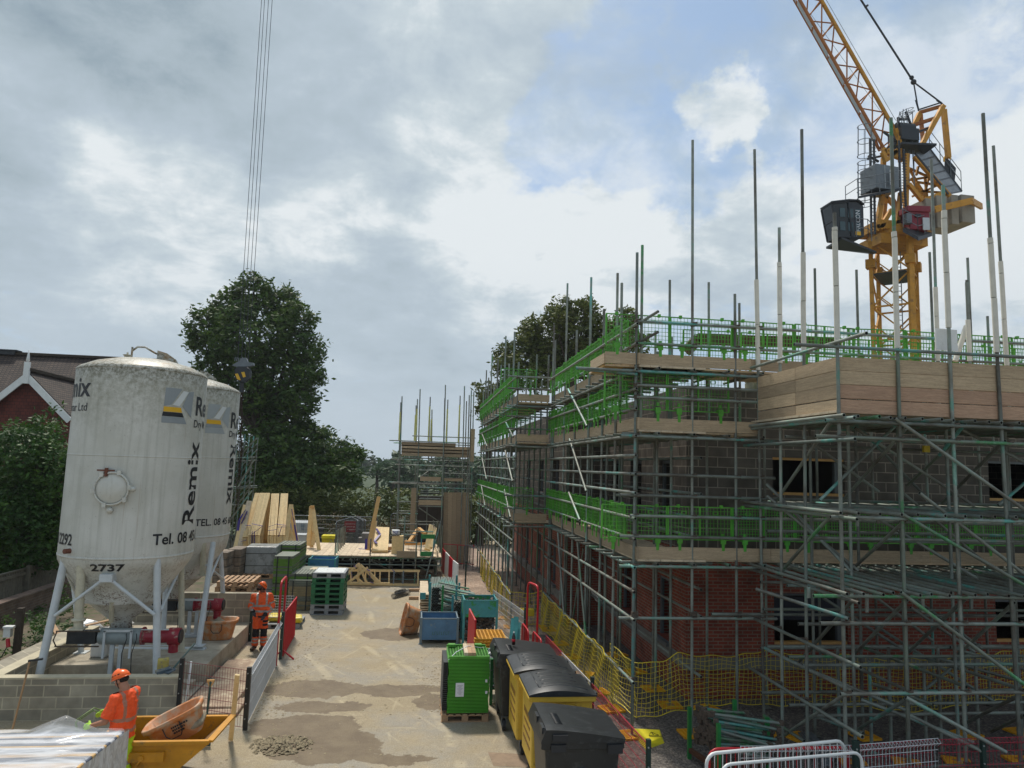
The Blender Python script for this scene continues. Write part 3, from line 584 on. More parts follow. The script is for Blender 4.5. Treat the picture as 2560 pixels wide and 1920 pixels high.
for k,x in enumerate([FX+.4+.7*i for i in range(16)]):
    sf.tube('transom',(x,Y0-.2,ZL[0]-.07),(x,Y0+1.6,ZL[0]-.07))
    if x < 6.7: sf.tube('transom',(x,Y0-.2,ZL[1]-.07),(x,Y0+1.6,ZL[1]-.07)); sf.tube('transom',(x,Y0-.2,ZL[2]-.07),(x,Y0+1.6,ZL[2]-.07))
sf.put('deck', deck('d',FX+1.3,XR,Y0+.05,Y0+1.3,ZL[0]-.02,along='x'),[DECK]); sf.put('deck', deck('d',FX+1.3,6.6,Y0+.05,Y0+1.3,ZL[1]-.02,along='x'),[DECK]); sf.put('deck', deck('d',FX-.6,XR,Y0+.05,Y0+1.3,ZL[2]-.02,along='x'),[DECK])
for z,a,b_ in ((ZL[0],FX,XR),(ZL[1],FX,6.6),(ZL[2],FX-.62,XR)):
    x = a
    while x < b_-.1: e=min(x+2.6+random.random(),b_); sf.put('toe_board', MB().box(((x+e)/2,Y0-.005,z+.115),(e-x-.012,.036,.225)),[BOARD]); x = e
sf.put('toe_board', MB().box((FX-.62,Y0+.55,ZL[2]+.1),(.036,1.1,.2)),[BOARD])
x = FX+.02
while x < XR-1: guard(FA,x,Y0+.03,ZL[0]+.17,0,w=1.27,h=.62,me=GM2 if x>6.3 else GM); x += 1.3
x = FX+.02
while x < 6.3: guard(FA,x,Y0+.03,ZL[1]+.17,0,w=1.24,h=.72); x += 1.27
x = FX+.05; k = 0
while x < XR-1:
    o = guard(FA,x,Y0+.03,ZL[2]+.18,0,w=1.27,h=.62); o.rotation_euler.y = (0,-.01,.0,.02,-.03,.015)[k%6] if x>7 else 0; x += 1.3-(.1 if x>8 else 0); k+=1
    if x > 6.5: guard(FA,x-.6,Y0+1.3,ZL[2]+.1,0,w=1.2,h=.7,tilt=.08)
sf.tube('rail_stub',(FX-.1,Y0+.35,ZL[2]+.72),(FX+.32,Y0-.35,ZL[2]+1.0)); sf.tube('rail_stub',(FX-.1,Y0+.25,ZL[2]+.35),(FX+.32,Y0-.35,ZL[2]+.6))
for y in (Y0-.4,): sf.tube('ledger', OY(*c(6,835,620),13.6), (FX,Y0-.12,ZL[2]-.2), T2)
mb = deck('d',FX-.62,FX,Y0+.1,Y0+1.1,ZL[2]-.03); sf.put('deck',mb,[PINE2])
sf.finish()
# --- loading bay scaffold that stands forward of the facade
YF = 10.36; XL = 6.5
LB = thing('loading_bay_scaffold', 'tall projecting tube scaffold with plank-sided loading deck and foam sleeved poles', 'scaffold', (XL,YF,0))
sl_ = Scaf(LB)
def top(u,v,Y): return OY(u,v,Y)
zb = 5.81
def foamstd(ub, Y, top_, f0, f1, m=None, X=None, z0=.02):
    x = OY(ub,850,Y).x if X is None else X; t = OY(*top_,Y); z1 = t.z
    fz0 = OY(ub,f1,Y).z; fz1 = OY(ub,f0,Y).z
    sl_.std(x,Y,z0,z1,m or T1,foam=(fz0,fz1),dx=(t.x-x)*.9)
foamstd(1809,YF,(1803,460),490,740,T1,X=XL); foamstd(1938,YF,(1925,255),500,752,T3); foamstd(2054,YF,(2037,400),455,708,T1); foamstd(2166,YF,(2122,245),515,762,T1)
foamstd(1640,13.14,(1629,323),600,800,T1,X=6.62); foamstd(1702,12.35,(1684,492),567,785,T1,X=7.16-.6); foamstd(1743,11.5,(1733,280),545,762,T1,X=6.54)
foamstd(2028,12.9,(2012,345),620,780,T1,z0=5.8); foamstd(2098,12.2,(2088,610),690,780,T2,z0=5.8); foamstd(2180,12.3,(2145,315),565,790,T1,z0=5.8)
XE = 14.5
for x in (XL,7.5,8.46,9.4,10.6,11.8,13):
    for y in (11.7,12.95):
        if x > XL: sl_.std(x+.05,y+.1*(x%1),.02,5.75)
    if x > 9.5: sl_.std(x,YF,.02,6.4)
for z,a in ((5.68,XL-.25),(5.43,XL-.42),(4.20,XL-.2),(3.02,XL-.5),(2.62,XL-.4),(1.60,XL-.1),(.55,XL)):
    sl_.tube('ledger',(a,YF-.055,z),(XE,YF-.055,z), T3 if z in (3.02,) else None)
    for x in (XL,7.5,8.46,9.4): sl_.coup(x,YF-.03,z)
for z in (6.85,): sl_.tube('guard_rail',(XL-.75,YF-.055,z),(XE,YF-.055,z+.0)); sl_.tube('guard_rail',(XL-.06,YF-.85,z+.07),(XL-.06,13.4,z+.05))
for z in (5.70,5.38,4.20,3.0,2.1,1.15):
    sl_.tube('ledger',(XL-.055,YF-.5,z),(XL-.055,13.5,z)); 
    for y in (11.5,12.35,13.14): sl_.coup(XL-.01,y,z,'y')
for z in (5.5,4.3,2.9,1.7,.9): sl_.tube('ledger',(XL,12.0,z),(XE,12.0,z)); sl_.tube('ledger',(XL,13.0,z-.1),(XE,13.0,z-.1))
random.seed(3)
x = XL-.1
while x < XE:    # tightly spaced tubes under the decks, their open ends to the camera
    sl_.tube('transom',(x,YF-.25+random.uniform(-.1,.08),5.75),(x+random.uniform(-.05,.05),13.3,5.75)); x += random.uniform(.2,.33)
x = XL-.1
while x < XE:
    sl_.tube('transom',(x,YF-.2+random.uniform(-.12,.1),4.27),(x+random.uniform(-.08,.05),13.6,4.28)); x += random.uniform(.28,.42)
x = XL-.1
while x < XE:
    sl_.tube('transom',(x,YF-.2+random.uniform(-.15,.12),3.09),(x+random.uniform(-.08,.05),14.6,3.1),pickm((.62,.22,.16))); x += random.uniform(.22,.3)
for z in (5.84,):
    sl_.put('deck', deck('d',XL,XE,YF+.05,13.2,z,along='x'),[DECK])
def BR(n,p,q,Y,Y2=None,m=None): sl_.tube('brace',OY(*c(n,*p),Y),OY(*c(n,*q),Y2 or Y),m)
BR(7,(1400,870),(2280,1490),YF-.11); BR(7,(1000,890),(650,1395),YF+.2,13.0); BR(7,(1470,930),(1070,1390),YF+.1,12.9)
BR(7,(1150,930),(1900,1420),12.0); BR(7,(1840,905),(1680,1100),YF+.08,YF+.9,T2); BR(7,(1760,1030),(1480,1290),11.5,13); BR(7,(2090,1010),(1700,1400),YF+.1,12.9); BR(7,(900,1040),(1300,1330),12.9); BR(7,(1180,930),(1640,1410),12.9)
BR(8,(1010,60),(670,440),YF+.15,12.9); BR(8,(1440,60),(2300,560),YF-.11,None,T3); BR(8,(1480,90),(1110,430),YF+.1,12.9); BR(8,(1240,60),(1920,470),11.9)
BR(8,(530,535),(1110,720),YF+1.2,YF-.12); BR(8,(1440,555),(2250,1160),YF-.11,None,T3); BR(8,(1170,565),(800,990),YF+.1,12.9); BR(8,(1480,600),(1110,980),YF+.1,12.8); BR(8,(1850,590),(1420,990),YF+.1,12.8); BR(8,(2150,620),(1750,990),YF+.1,12.8)
BR(8,(580,905),(1130,1175),13.0,YF,T2); BR(8,(740,990),(1480,1300),12.5,11); BR(8,(900,910),(1500,1180),12.9,YF+.1); BR(8,(1200,900),(1850,1150),12.9,YF+.2,T3); BR(8,(1520,940),(2212,1170),12.9,YF); BR(8,(1260,1130),(1640,1260),12,11)
BR(8,(1075,1205),(665,1480),YF+.05,12.9); BR(8,(1470,1230),(1130,1440),YF+.05,12.5); BR(8,(1470,1215),(2100,1560),YF-.12,9.9); BR(8,(1190,1230),(1900,1500),11.5,10.6); BR(8,(2170,1210),(1800,1400),YF,12.5); BR(8,(580,1330),(830,1490),13,12,T3)
BR(8,(900,1335),(1200,1440),12.6,11.7,T2); BR(8,(2212,1330),(2010,1430),11,12.5); BR(8,(1500,650),(1900,930),12.9); BR(8,(1260,570),(1640,860),12.9); BR(8,(1640,960),(2212,1120),12.4); BR(8,(1500,1330),(1960,1560),10.9,10.0)
BR(8,(950,590),(1470,930),13.0); BR(8,(1750,900),(2212,1040),12.9); BR(8,(1900,420),(2250,470),12.6,11.8,T2)
for z in (3.75,2.3,1.62,.8):
    for y in (11.7,12.95): sl_.tube('ledger',(XL+.2*(z%1),y+.06,z),(XE,y+.06,z+.01))
for i in range(16):
    x=XL+.3+random.random()*6.5; y=random.choice((10.5,11.7,12.9)); z=random.choice((.6,1.6,3.2,4.4)); s_=random.choice((-1,1))*random.uniform(.8,2.2); s_=max(s_,XL+.1-x); sl_.tube('brace',(x,y+.05,z),(x+s_,y+random.choice((0,0,1.2)),z+random.uniform(1.0,1.6)))
for x,y in ((1240,980),(1040,900),(1360,900),(1580,985),(1670,900),(1905,970),(2170,900)):
    p = OY(*c(8,x,y),12.2); sl_.std(p.x,p.y,.02,p.z)
for x,y0,y1 in ((1165,40,140),(1225,560,680),(1575,560,680),(1880,560,660),(1295,50,120),(860,520,590)):
    a=OY(*c(8,x,y0),YF+.2); b_=OY(*c(8,x,y1),YF+.2); sl_.tube('hanging_stub',a,b_)
# plank sides of the loading deck
for k in range(4):
    z = zb+.115+.222*k + (.012 if k>0 else 0)
    m = BOARD2 if k < 2 else BOARD
    x = XL+.03
    for L_ in (3.95,3.9): sl_.put('side_plank', MB().beam((x,YF+.05,z),(x+L_,YF+.05,z+random.uniform(-.008,.008)),.038,.214),[m]); x += L_+.01
    sl_.put('side_plank', MB().beam((XL+.06,YF+.1,z),(XL+.06,11.7,z+random.uniform(-.006,.006)),.038,.214),[BOARD]); sl_.put('side_plank', MB().beam((XL+.06,11.71,z),(XL+.06,13.1,z),.038,.214),[BOARD])
p = OY(*c(7,1730,375),YF+.1); MB().box((p.x,p.y+.02,p.z),(.42,.012,.36),rz=.08).build('notice_sheet', WHITEP, LB)
a=OY(*c(7,1850,290),12.4); b_=OY(*c(7,1780,510),12.4); MB().tube(a,b_,.05,8).build('foam_sleeve', FOAM, LB)
p = OY(*c(7,1597,1062),12.9); MB().box((p.x,p.y,p.z),(.13,.05,.13)).build('yellow_tag', YELNET, LB)
sl_.finish()
# --- orange sole pads below the standards, each lies loose on the ground
def pad_mesh():
    mb = MB(); s_=.42
    for i in (-1,1): mb.beam((-s_/2,i*s_/2*.96,.02),(s_/2,i*s_/2*.96,.02),.03,.035); mb.beam((i*s_/2*.96,-s_/2,.02),(i*s_/2*.96,s_/2,.02),.03,.035)
    for i in range(7): t=(i-3)*.054; mb.beam((-s_/2,t,.018),(s_/2,t,.018),.022,.03)
    for t in (-.1,.1): mb.beam((t,-s_/2,.016),(t,s_/2,.016),.02,.024)
    return mb
PAD = mat('orange_pad','#e0a01e',.5,var=.15,rnd=.08)
pads = [(FX,y) for y in ys1[1:]]+[(FX2,y) for y in ys2[:4]]+[(ftx[0],Y0),(FX,Y0)]+[(FX+1.3,y+.2) for y in ys1[1:5]]
pads2 = [(6.62,13.14),(7.2,12.95),(8.5,12.95),(9.4,11.7),(10.6,11.7),(7.5,11.7),(8.46,11.7),(7.5,YF),(8.46,YF),(9.4,YF),(10.6,12.95),(11.8,11.7),(10.6,YF),(6.1,14.55),(11.8,13)]
proto = None
for i,(x,y) in enumerate(pads+pads2):
    q = pads.__contains__((x,y)) 
    lb = ('orange slotted sole pad under a standard along the long facade scaffold' if q else 'orange slotted sole pad on dark gravel under the loading bay scaffold'); gp = 'sole pads along the facade' if q else 'sole pads under the loading bay'
    if proto is None: proto = tag(pad_mesh().build('sole_pad', PAD, loc=(0,0,0)), lb, 'sole pad', gp); proto.location=(x,y,.005); proto.rotation_euler.z=.2
    else: dup(proto,(x,y,.005),random.uniform(-.5,.5),lb,gp)
# --- yellow barrier netting
def net(name, pts, h, label, z0=.08, cell=.095, sag=.06, lean=.0, wav=.03):
    mb = MB(); L=[0]; pts=[V(p) for p in pts]
    for a,b_ in zip(pts,pts[1:]): L.append(L[-1]+(b_-a).length)
    n = int(L[-1]/cell); k = int(h/cell)
    def P(i,j):
        s_ = L[-1]*i/n; q = 0
        while q < len(pts)-2 and s_ > L[q+1]: q += 1
        t = (s_-L[q])/(L[q+1]-L[q]); p = pts[q].lerp(pts[q+1],t); d=(pts[q+1]-pts[q]).normalized(); nn = V((d.y,-d.x,0))
        w = wav*math.sin(s_*3.1+j*.3)+wav*math.sin(s_*7.3+1+j*.5)*.6
        fz = j/k; zz = z0+p.z+h*fz - sag*4*t*(1-t)*(fz)+ .02*math.sin(s_*9+j)+.03*(1-fz)*math.sin(s_*2.3)
        return V((p.x,p.y,0))+nn*(w+lean*fz)+V((0,0,zz))
    g_ = [[P(i,j) for j in range(k+1)] for i in range(n+1)]
    def seg(a,b_,w):
        d=(b_-a); x,y=basis(d); n0=len(mb.v); pr=[a+x*w,a-x*w*.5+y*w*.8,a-x*w*.5-y*w*.8]; mb.v += pr+[p+d for p in pr]
        for i in range(3): mb.f.append([n0+i,n0+(i+1)%3,n0+3+(i+1)%3,n0+3+i]); mb.m.append(0); mb.s.append(False)
    for i in range(n+1):
        for j in range(k+1):
            if i<n: seg(g_[i][j],g_[i+1][j],.0052 if 0<j<k else .011)
            if j<k: seg(g_[i][j],g_[i][j+1],.0052)
    return tag(mb.build(name, YELNET, fix=False), label, 'netting', 'yellow nets hung on the scaffold feet')
net('barrier_netting',[(4.22,15.2,.05),(4.36,13.8,.02),(5.3,14.05,.1),(7.4,14.35,.1),(9,14.2,.05),(10.4,14.1,0),(12,14.4,0),(14,14.9,.1)],1.05,'yellow plastic netting hung below the loading bay in front of the brick wall',sag=.08)
net('barrier_netting',[(4.02,13.9,.05),(3.98,15.4,.05),(4.0,17.9,0),(3.96,20.1,0),(3.9,21.8,.0)],1.0,'yellow plastic netting strung along the foot of the near facade scaffold')
net('barrier_netting',[(3.92,21.9,.0),(2.95,21.9,0),(2.93,25,0),(2.95,28,0),(2.95,32,0)],1.0,'yellow plastic netting along the pink gravel path on the far facade scaffold',cell=.12)
CR.update({16:(740,1260,220/2212),17:(0,1480,300/2074),18:(180,1480,340/2212),19:(400,1480,300/2212),20:(0,1660,360/2212),21:(1240,1640,320/1896)})
def K(n,x,y,Y): return OY(*c(n,x,y),Y)
# ---------------------------------------------------------------- foliage
def leafmat(name, a, b, cc):
    m = bpy.data.materials.new(name); m.use_nodes = True; nt = m.node_tree; L = nt.links; bs = nt.nodes['Principled BSDF']; bs.inputs['Roughness'].default_value=.55; bs.inputs['Specular IOR Level'].default_value=.3
    geo = N(nt,'ShaderNodeNewGeometry'); no = N(nt,'ShaderNodeTexNoise'); no.inputs['Scale'].default_value=.8; no.inputs['Detail'].default_value=8; no.inputs['Roughness'].default_value=.8; L.new(geo.outputs['Position'], no.inputs['Vector'])
    rp = N(nt,'ShaderNodeValToRGB'); L.new(no.outputs['Fac'], rp.inputs[0]); e = rp.color_ramp.elements; e[0].position=.32; e[0].color=(*rgb(a),1); e[1].position=.68; e[1].color=(*rgb(cc),1); k=e.new(.5); k.color=(*rgb(b),1)
    L.new(rp.outputs[0], bs.inputs['Base Color'])
    tr = N(nt,'ShaderNodeBsdfTranslucent'); L.new(rp.outputs[0], tr.inputs['Color']); mx = N(nt,'ShaderNodeMixShader'); mx.inputs[0].default_value=.22; out = nt.nodes['Material Output']
    L.new(bs.outputs[0], mx.inputs[1]); L.new(tr.outputs[0], mx.inputs[2]); L.new(mx.outputs[0], out.inputs[0]); return m
LEAF1 = leafmat('leaf_dark','#2a4019','#3f591f','#63782e'); LEAF2 = leafmat('leaf_olive','#3a481d','#545f28','#7a7d3a'); LEAF3 = leafmat('leaf_mid','#213a17','#34541f','#5a7c2c'); LEAF4 = leafmat('leaf_far','#30442a','#3c5232','#4c643e')
BARK = mat('bark','#3d342a',.9,var=.3,scale=6,bump=.5,bscale=15)
DRY = leafmat('leaf_dry','#4b3d2a','#5f4e36','#6d6a3c')
def leaves(mb, blobs, dens, size, shell=.55, clump=.35):
    # leaf-sized faces gathered in clumps over and inside each lobe
    for (cx,cy,cz,r) in blobs:
        nc = max(4,int(dens*r*r))
        for _ in range(nc):
            u = random.gauss(0,1),random.gauss(0,1),random.gauss(0,1); d = V(u).normalized(); rr = r*(shell+(1-shell)*random.random()**.6)*random.uniform(.9,1.12)
            cc = V((cx,cy,cz))+V((d.x*rr,d.y*rr,d.z*rr*.92)); cs = clump*random.uniform(.5,1.25)
            for k in range(9):
                p = cc+V((random.gauss(0,cs*.55),random.gauss(0,cs*.55),random.gauss(0,cs*.38)))
                s_ = size*random.uniform(.55,1.25); a = V((random.gauss(0,1),random.gauss(0,1),random.gauss(0,.55))).normalized(); b_ = a.cross(d+V((random.gauss(0,.7),random.gauss(0,.7),random.gauss(.4,.7)))).normalized()
                mb.v += [p-a*s_, p-b_*s_*.42, p+a*s_, p+b_*s_*.42+V((0,0,-s_*.15))]; n=len(mb.v)-4
                mb.f.append([n,n+1,n+2,n+3]); mb.m.append(0); mb.s.append(False)
def tree(name, label, cat, base, blobs, dens, size, m, group=None, trunk=.28, clump=.35, shell=.55):
    t = thing(name, label, cat, base, 0, group); mb = MB(); leaves(mb, blobs, dens, size, shell, clump); mb.build('crown', m, t, fix=False)
    tb = MB(); b0 = V(base); zt = min(b[2] for b in blobs); top_ = max(blobs, key=lambda b: b[2])
    mid = V((sum(b[0] for b in blobs)/len(blobs), sum(b[1] for b in blobs)/len(blobs), (zt+b0.z)/2+ .5*(zt-b0.z)+.5))
    tb.tube(b0, b0.lerp(mid,.5)+V((.1,0,0)), trunk*1.25, 9, r2=trunk*.95); tb.tube(b0.lerp(mid,.5)+V((.1,0,0)), mid, trunk*.95, 9, r2=trunk*.8)
    for b in blobs:
        p = V(b[:3]); q = mid.lerp(p,.5)+V((0,0,-.3)); r = trunk*.42*min(1.2,b[3]/1.5+.2); tb.tube(mid,q,r,6,r2=r*.7); tb.tube(q,p,r*.7,5,r2=r*.25)
        for k in range(3): tb.tube(q.lerp(p,.6), p+V((random.uniform(-1,1),random.uniform(-1,1),random.uniform(-.2,1)))*b[3]*.75, r*.35, 4, r2=r*.1)
    tb.build('trunk', BARK, t); return t
def lob(L, Y, spread=1.0):
    out = []
    for u,v,r in L:
        p = OY(u,v,Y); R_ = r*Y/FPX; out.append((p.x, Y+random.uniform(-1,1)*spread*1.6, p.z, R_))
    return out
random.seed(11)
big = lob([(548,632,42),(500,672,48),(600,650,45),(640,690,42),(450,705,42),(425,735,25),(545,735,80),(650,755,50),(475,785,50),(600,810,75),(675,820,30),(540,850,55),(655,870,40),(585,905,70),(660,950,48),(600,980,70),(695,940,22)],50)
lowb = lob([(690,1000,55),(745,985,38),(772,985,18),(640,1040,60),(585,1060,60),(700,1050,45),(750,1030,35),(545,1010,45),(555,1090,50),(620,1100,45),(690,1100,40),(505,1060,45)],48)
tree('chestnut_tree','tall dark green broadleaf tree behind the white silos with the crane hook in front','tree',(-10.0,50,0),big,82,.19,LEAF1,trunk=.5,clump=.42,shell=.45)
tree('broadleaf_tree','lower spreading dark tree at the right foot of the tall tree above the timber trusses','tree',(-6.0,48,0),lowb,75,.18,LEAF1,trunk=.35,clump=.42)
tree('maple_tree','rounded dark olive tree rising behind the middle of the scaffolded building','tree',(10.2,46,0),lob([(1240,720,60),(1180,760,50),(1310,770,60),(1225,685,36),(1190,700,34),(1145,735,38),(1115,780,28),(1280,705,30),(1335,705,28),(1375,720,26),(1205,765,55),(1275,775,55),(1150,815,42),(1350,765,38),(1100,825,25),(1320,800,40),(1400,730,14),(1100,760,30),(1095,800,34),(1150,700,26),(1215,668,24),(1260,668,26),(1345,690,26)],46),85,.17,LEAF2,trunk=.35,clump=.36,shell=.35)
tree('small_tree','small dark tree beyond the far end of the long scaffold','tree',(3.9,44,0),lob([(1065,875,40),(1045,848,24),(1028,835,10),(1070,860,26),(1090,840,20),(1060,890,28),(1100,880,25)],44),80,.15,LEAF2,trunk=.2,clump=.32,shell=.4)
# shrubs over the neighbour's fence
sh = [(55,930,38),(115,945,30),(15,945,30),(25,905,10),(110,880,10),(60,980,55),(130,985,35),(15,1010,50),(95,1050,55),(40,1080,60),(140,1060,40),(15,1130,55),(75,1140,60),(130,1140,45),(120,1190,35),(60,1190,50),(15,1200,50),(-60,1000,70),(-70,1120,70)]
tree('shrub','dense leafy garden shrub in front of the red gabled house and above the wooden fence','shrub',(-14.0,26.5,0),[(x,y+.3*random.uniform(-1,2),z,r) for x,y,z,r in lob(sh+[(30,1000,80),(100,1080,80),(60,1150,80),(30,1110,80),(110,1000,55),(-20,1180,70)],26,.4)],170,.088,LEAF3,trunk=.1,clump=.22,shell=.7)
mb = MB(); leaves(mb,[(random.uniform(-16,-13.2),random.uniform(27,40),random.uniform(.8,2.3),1.1) for i in range(22)],30,.12,.6,.3); tag(mb.build('bush_row',LEAF1,fix=False),'dark bushes running along behind the wooden fence beyond the silos','bushes',kind='stuff')
mb = MB()
for i in range(46):
    x=random.uniform(-11.2,-7.7); y=random.uniform(15,26); leaves(mb,[(x,y,.15,.22)],150,.05,.2,.12)
for x,y,z,r in ((-9.6,20.6,.35,.4),(-9.3,20.1,.3,.35),(-9.9,23,.5,.5),(-9.6,25,.5,.6),(-10,27,.6,.7)): leaves(mb,[(x,y,z,r)],160,.055,.3,.14)
tag(mb.build('ground_weeds',LEAF3,fix=False),'low green weeds on the earth strip between the brick wall and the block pit','weeds',kind='stuff')
# hedge and wood beyond
mb = MB(); leaves(mb,[(x+random.uniform(-.3,.3),44.5+random.uniform(-.4,.6),z,.8+.2*random.random()) for x in [-10+.75*i for i in range(24)] for z in (.5,1.5,2.35+.25*random.random())],70,.11,.55,.26)
tag(mb.build('hedge',LEAF2,fix=False),'tall clipped hedge across the far end of the yard behind the stair tower','hedge')
mb = MB(); leaves(mb,[(x,41.5+random.uniform(-.3,.3),z,.5) for x in [-5.5+.5*i for i in range(16)] for z in (.4,1.0,1.45)],55,.06,.5,.2)
tag(mb.build('dry_hedge',DRY,fix=False),'lower brown twiggy hedge in front of the tall hedge','hedge')
hb = MB()
n=40
for i in range(n):
    for j in range(6): hb.v.append(V((-420+840*i/(n-1), 170+j*60, -.5+ (1.5+1*math.sin(i*.35))*math.sin(min(1,j/4)*pi/2)*1.0)))
for i in range(n-1):
    for j in range(5): hb.f.append([i*6+j,(i+1)*6+j,(i+1)*6+j+1,i*6+j+1]); hb.m.append(0); hb.s.append(True)
tag(hb.build('hills', GRASS, fix=False), kind='structure')
mb = MB()
for i in range(230):
    y = random.uniform(105,330); x = y*random.uniform(-.62,.62)-8; z = 0
    h = 4.2+y*.0175*random.uniform(.75,1.0)
    leaves(mb,[(x+random.uniform(-2,2),y,z+h*.72,h*.36),(x+random.uniform(-2.5,2.5),y,z+h*.45,h*.45),(x,y+1,z+h*.25,h*.4)],2.4,.55+y*.0011,.5,1.0)
tag(mb.build('far_wood',LEAF4,fix=False),'hazy green wood covering the slope beyond the hedge','wood',kind='stuff')
for u,v,r,lb in ((815,1010,14,'pale rounded tree in the field beyond the hedge, left of the stair tower'),(850,1022,11,'smaller pale tree beyond the hedge, right beside the rounded one'),(985,1020,16,'green tree beyond the hedge seen through the stair tower')):
    y=88; p=OY(u,v,y); R_=r*y/FPX; tree('field_tree',lb,'tree',(p.x,y,0),[(p.x,y,p.z,R_),(p.x+R_*.5,y,p.z-R_*.8,R_*.9),(p.x-R_*.6,y,p.z-R_*.7,R_*.9)],11,.3,LEAF4,group='trees in the field beyond the hedge',trunk=.2,clump=.6)
# ---------------------------------------------------------------- neighbour's house, fence, brick wall
TILE = brickmat('roof_tile','#40342e','#52433a','#1d1815',.17,.1,.02); HUNG = brickmat('hung_tile','#5a2a22','#672f25','#351a16',.17,.13,.008)
H = thing('gabled_house','red tile-hung house with brown roof and white bargeboards behind the shrub','house',(-14.8,30,0))
ap = K(13,205,200,30); er = K(13,472,478,30); dx = er.x-ap.x; dz = ap.z-er.z; ax, az = ap.x, ap.z
k2 = 1.02
MB().prism([(ax-dx*1.5,0),(ax+dx*.98,0),(ax+dx*.98,az-dz*.98),(ax,az-.05),(ax-dx*1.5,az-dz*1.5)],'y',30.06,33).build('gable_wall',HUNG,H)
rb = MB()
def slab(mb,a,b_,c1,d,t=.1): mb.add([a,b_,c1,d]+[V(q)-V((0,0,t)) for q in (a,b_,c1,d)],[(0,1,2,3),(7,6,5,4),(0,4,5,1),(1,5,6,2),(2,6,7,3),(3,7,4,0)])
slab(rb,(ax,29.85,az+.05),(ax+dx*1.08,29.85,az-dz*1.08+.05),(ax+dx*1.08,36,az-dz*1.08+.05),(ax,36,az+.05)); slab(rb,(ax,29.85,az+.05),(ax,36,az+.05),(ax-dx*1.7,36,az-dz*1.7+.05),(ax-dx*1.7,29.85,az-dz*1.7+.05))
rg = K(13,300,84,35.5); slab(rb,(-30,31.9,rg.z-3.0),(-12.3,31.9,rg.z-3.0),(-12.3,35.5,rg.z),(-30,35.5,rg.z)); slab(rb,(-30,35.5,rg.z),(-12.3,35.5,rg.z),(-12.3,39,rg.z-3.0),(-30,39,rg.z-3.0))
rb.build('roof',TILE,H)
MB().beam((-30,35.5,rg.z+.06),(-12.3,35.5,rg.z+.06),.26,.12).beam((ax,29.8,az+.12),(ax,35,az+.12),.22,.12).build('ridge_tiles',MATS['bark'],H)
v0 = K(13,40,66,35.5); MB().box((v0.x,35.5,v0.z+.02),(.95,.4,.16)).box((v0.x,35.5,v0.z+.14),(1.15,.5,.06)).build('ridge_vent',DKSTEEL,H)
wb = MB(); wb.beam((ax,29.82,az-.16),(ax+dx*1.1,29.82,az-dz*1.1-.16),.05,.24,up=(0,0,1)); wb.beam((ax,29.815,az-.16),(ax-dx*1.7,29.815,az-dz*1.7-.16),.05,.24); wb.build('bargeboard',WHITEP,H)
MB().box((ax,29.78,az-.02),(.2,.1,.85)).lathe([(.02,0),(.07,.06),(.05,.2),(.012,.5)],(ax,29.78,az+.4),8).build('finial',WHITEP,H)
MB().box((-21,33.2,2.2),(18,.3,4.4)).build('house_wall',HUNG,H)
fb = MB()
for i in range(95):
    y = 19+i*.135; fb.box((-12.2+.004*math.sin(i*7),y,.62+.01*math.sin(i*3.3)),(.02,.11,1.0))
GW = mat('grey_fence_wood','#6c675a',.9,var=.3,scale=5,rnd=.05); F_ = thing('wooden_fence','weathered grey picket fence with posts below the garden shrub','fence',(-12.2,25,0)); fb.build('pickets',GW,F_)
for y in (19.5,22.2,24.9,27.6,30.3): MB().box((-12.1,y,.62),(.12,.12,1.24)).build('fence_post',GW,F_)
MB().beam((-12.15,19,.32),(-12.15,31.6,.32),.05,.09).beam((-12.15,19,1.0),(-12.15,31.6,1.0),.05,.09).beam((-12.19,19,1.14),(-12.19,31.6,1.14),.09,.04).build('fence_rail',GW,F_)
OB = MB(); OB.box((-11.3,24,.3),(.25,18,.6)); OB.box((-11.3,24,.63),(.32,18,.06)); tag(OB.build('garden_wall',OLDBRICK),'low old brick garden wall at the foot of the wooden fence','wall')
p = G(*c(17,60,1250)); y_ = 18.5
so_ = thing('power_socket_post','white socket box with red plug on a dark wooden post beside the brick wall','socket',(K(17,140,700,y_).x,y_,0))
q = K(17,140,690,y_); MB().box((q.x+.18,y_+.1,.55),(.13,.13,1.1+.1)).build('post',BARK,so_); MB().box((q.x,y_,q.z),(.15,.12,.22)).box((q.x+.03,y_-.02,q.z+.12),(.22,.16,.04)).build('socket_box',WHITEP,so_)
q2 = K(17,170,880,y_); MB().tube((q2.x-.03,y_-.05,q2.z+.1),(q2.x+.03,y_-.1,q2.z-.07),.045,8).build('plug',REDP,so_); MB().path([(q2.x,y_-.1,q2.z-.06),(q2.x-.1,y_-.1,q2.z-.3),(q2.x-.25,y_-.05,.02)],.012).build('cable',BLACKP,so_)
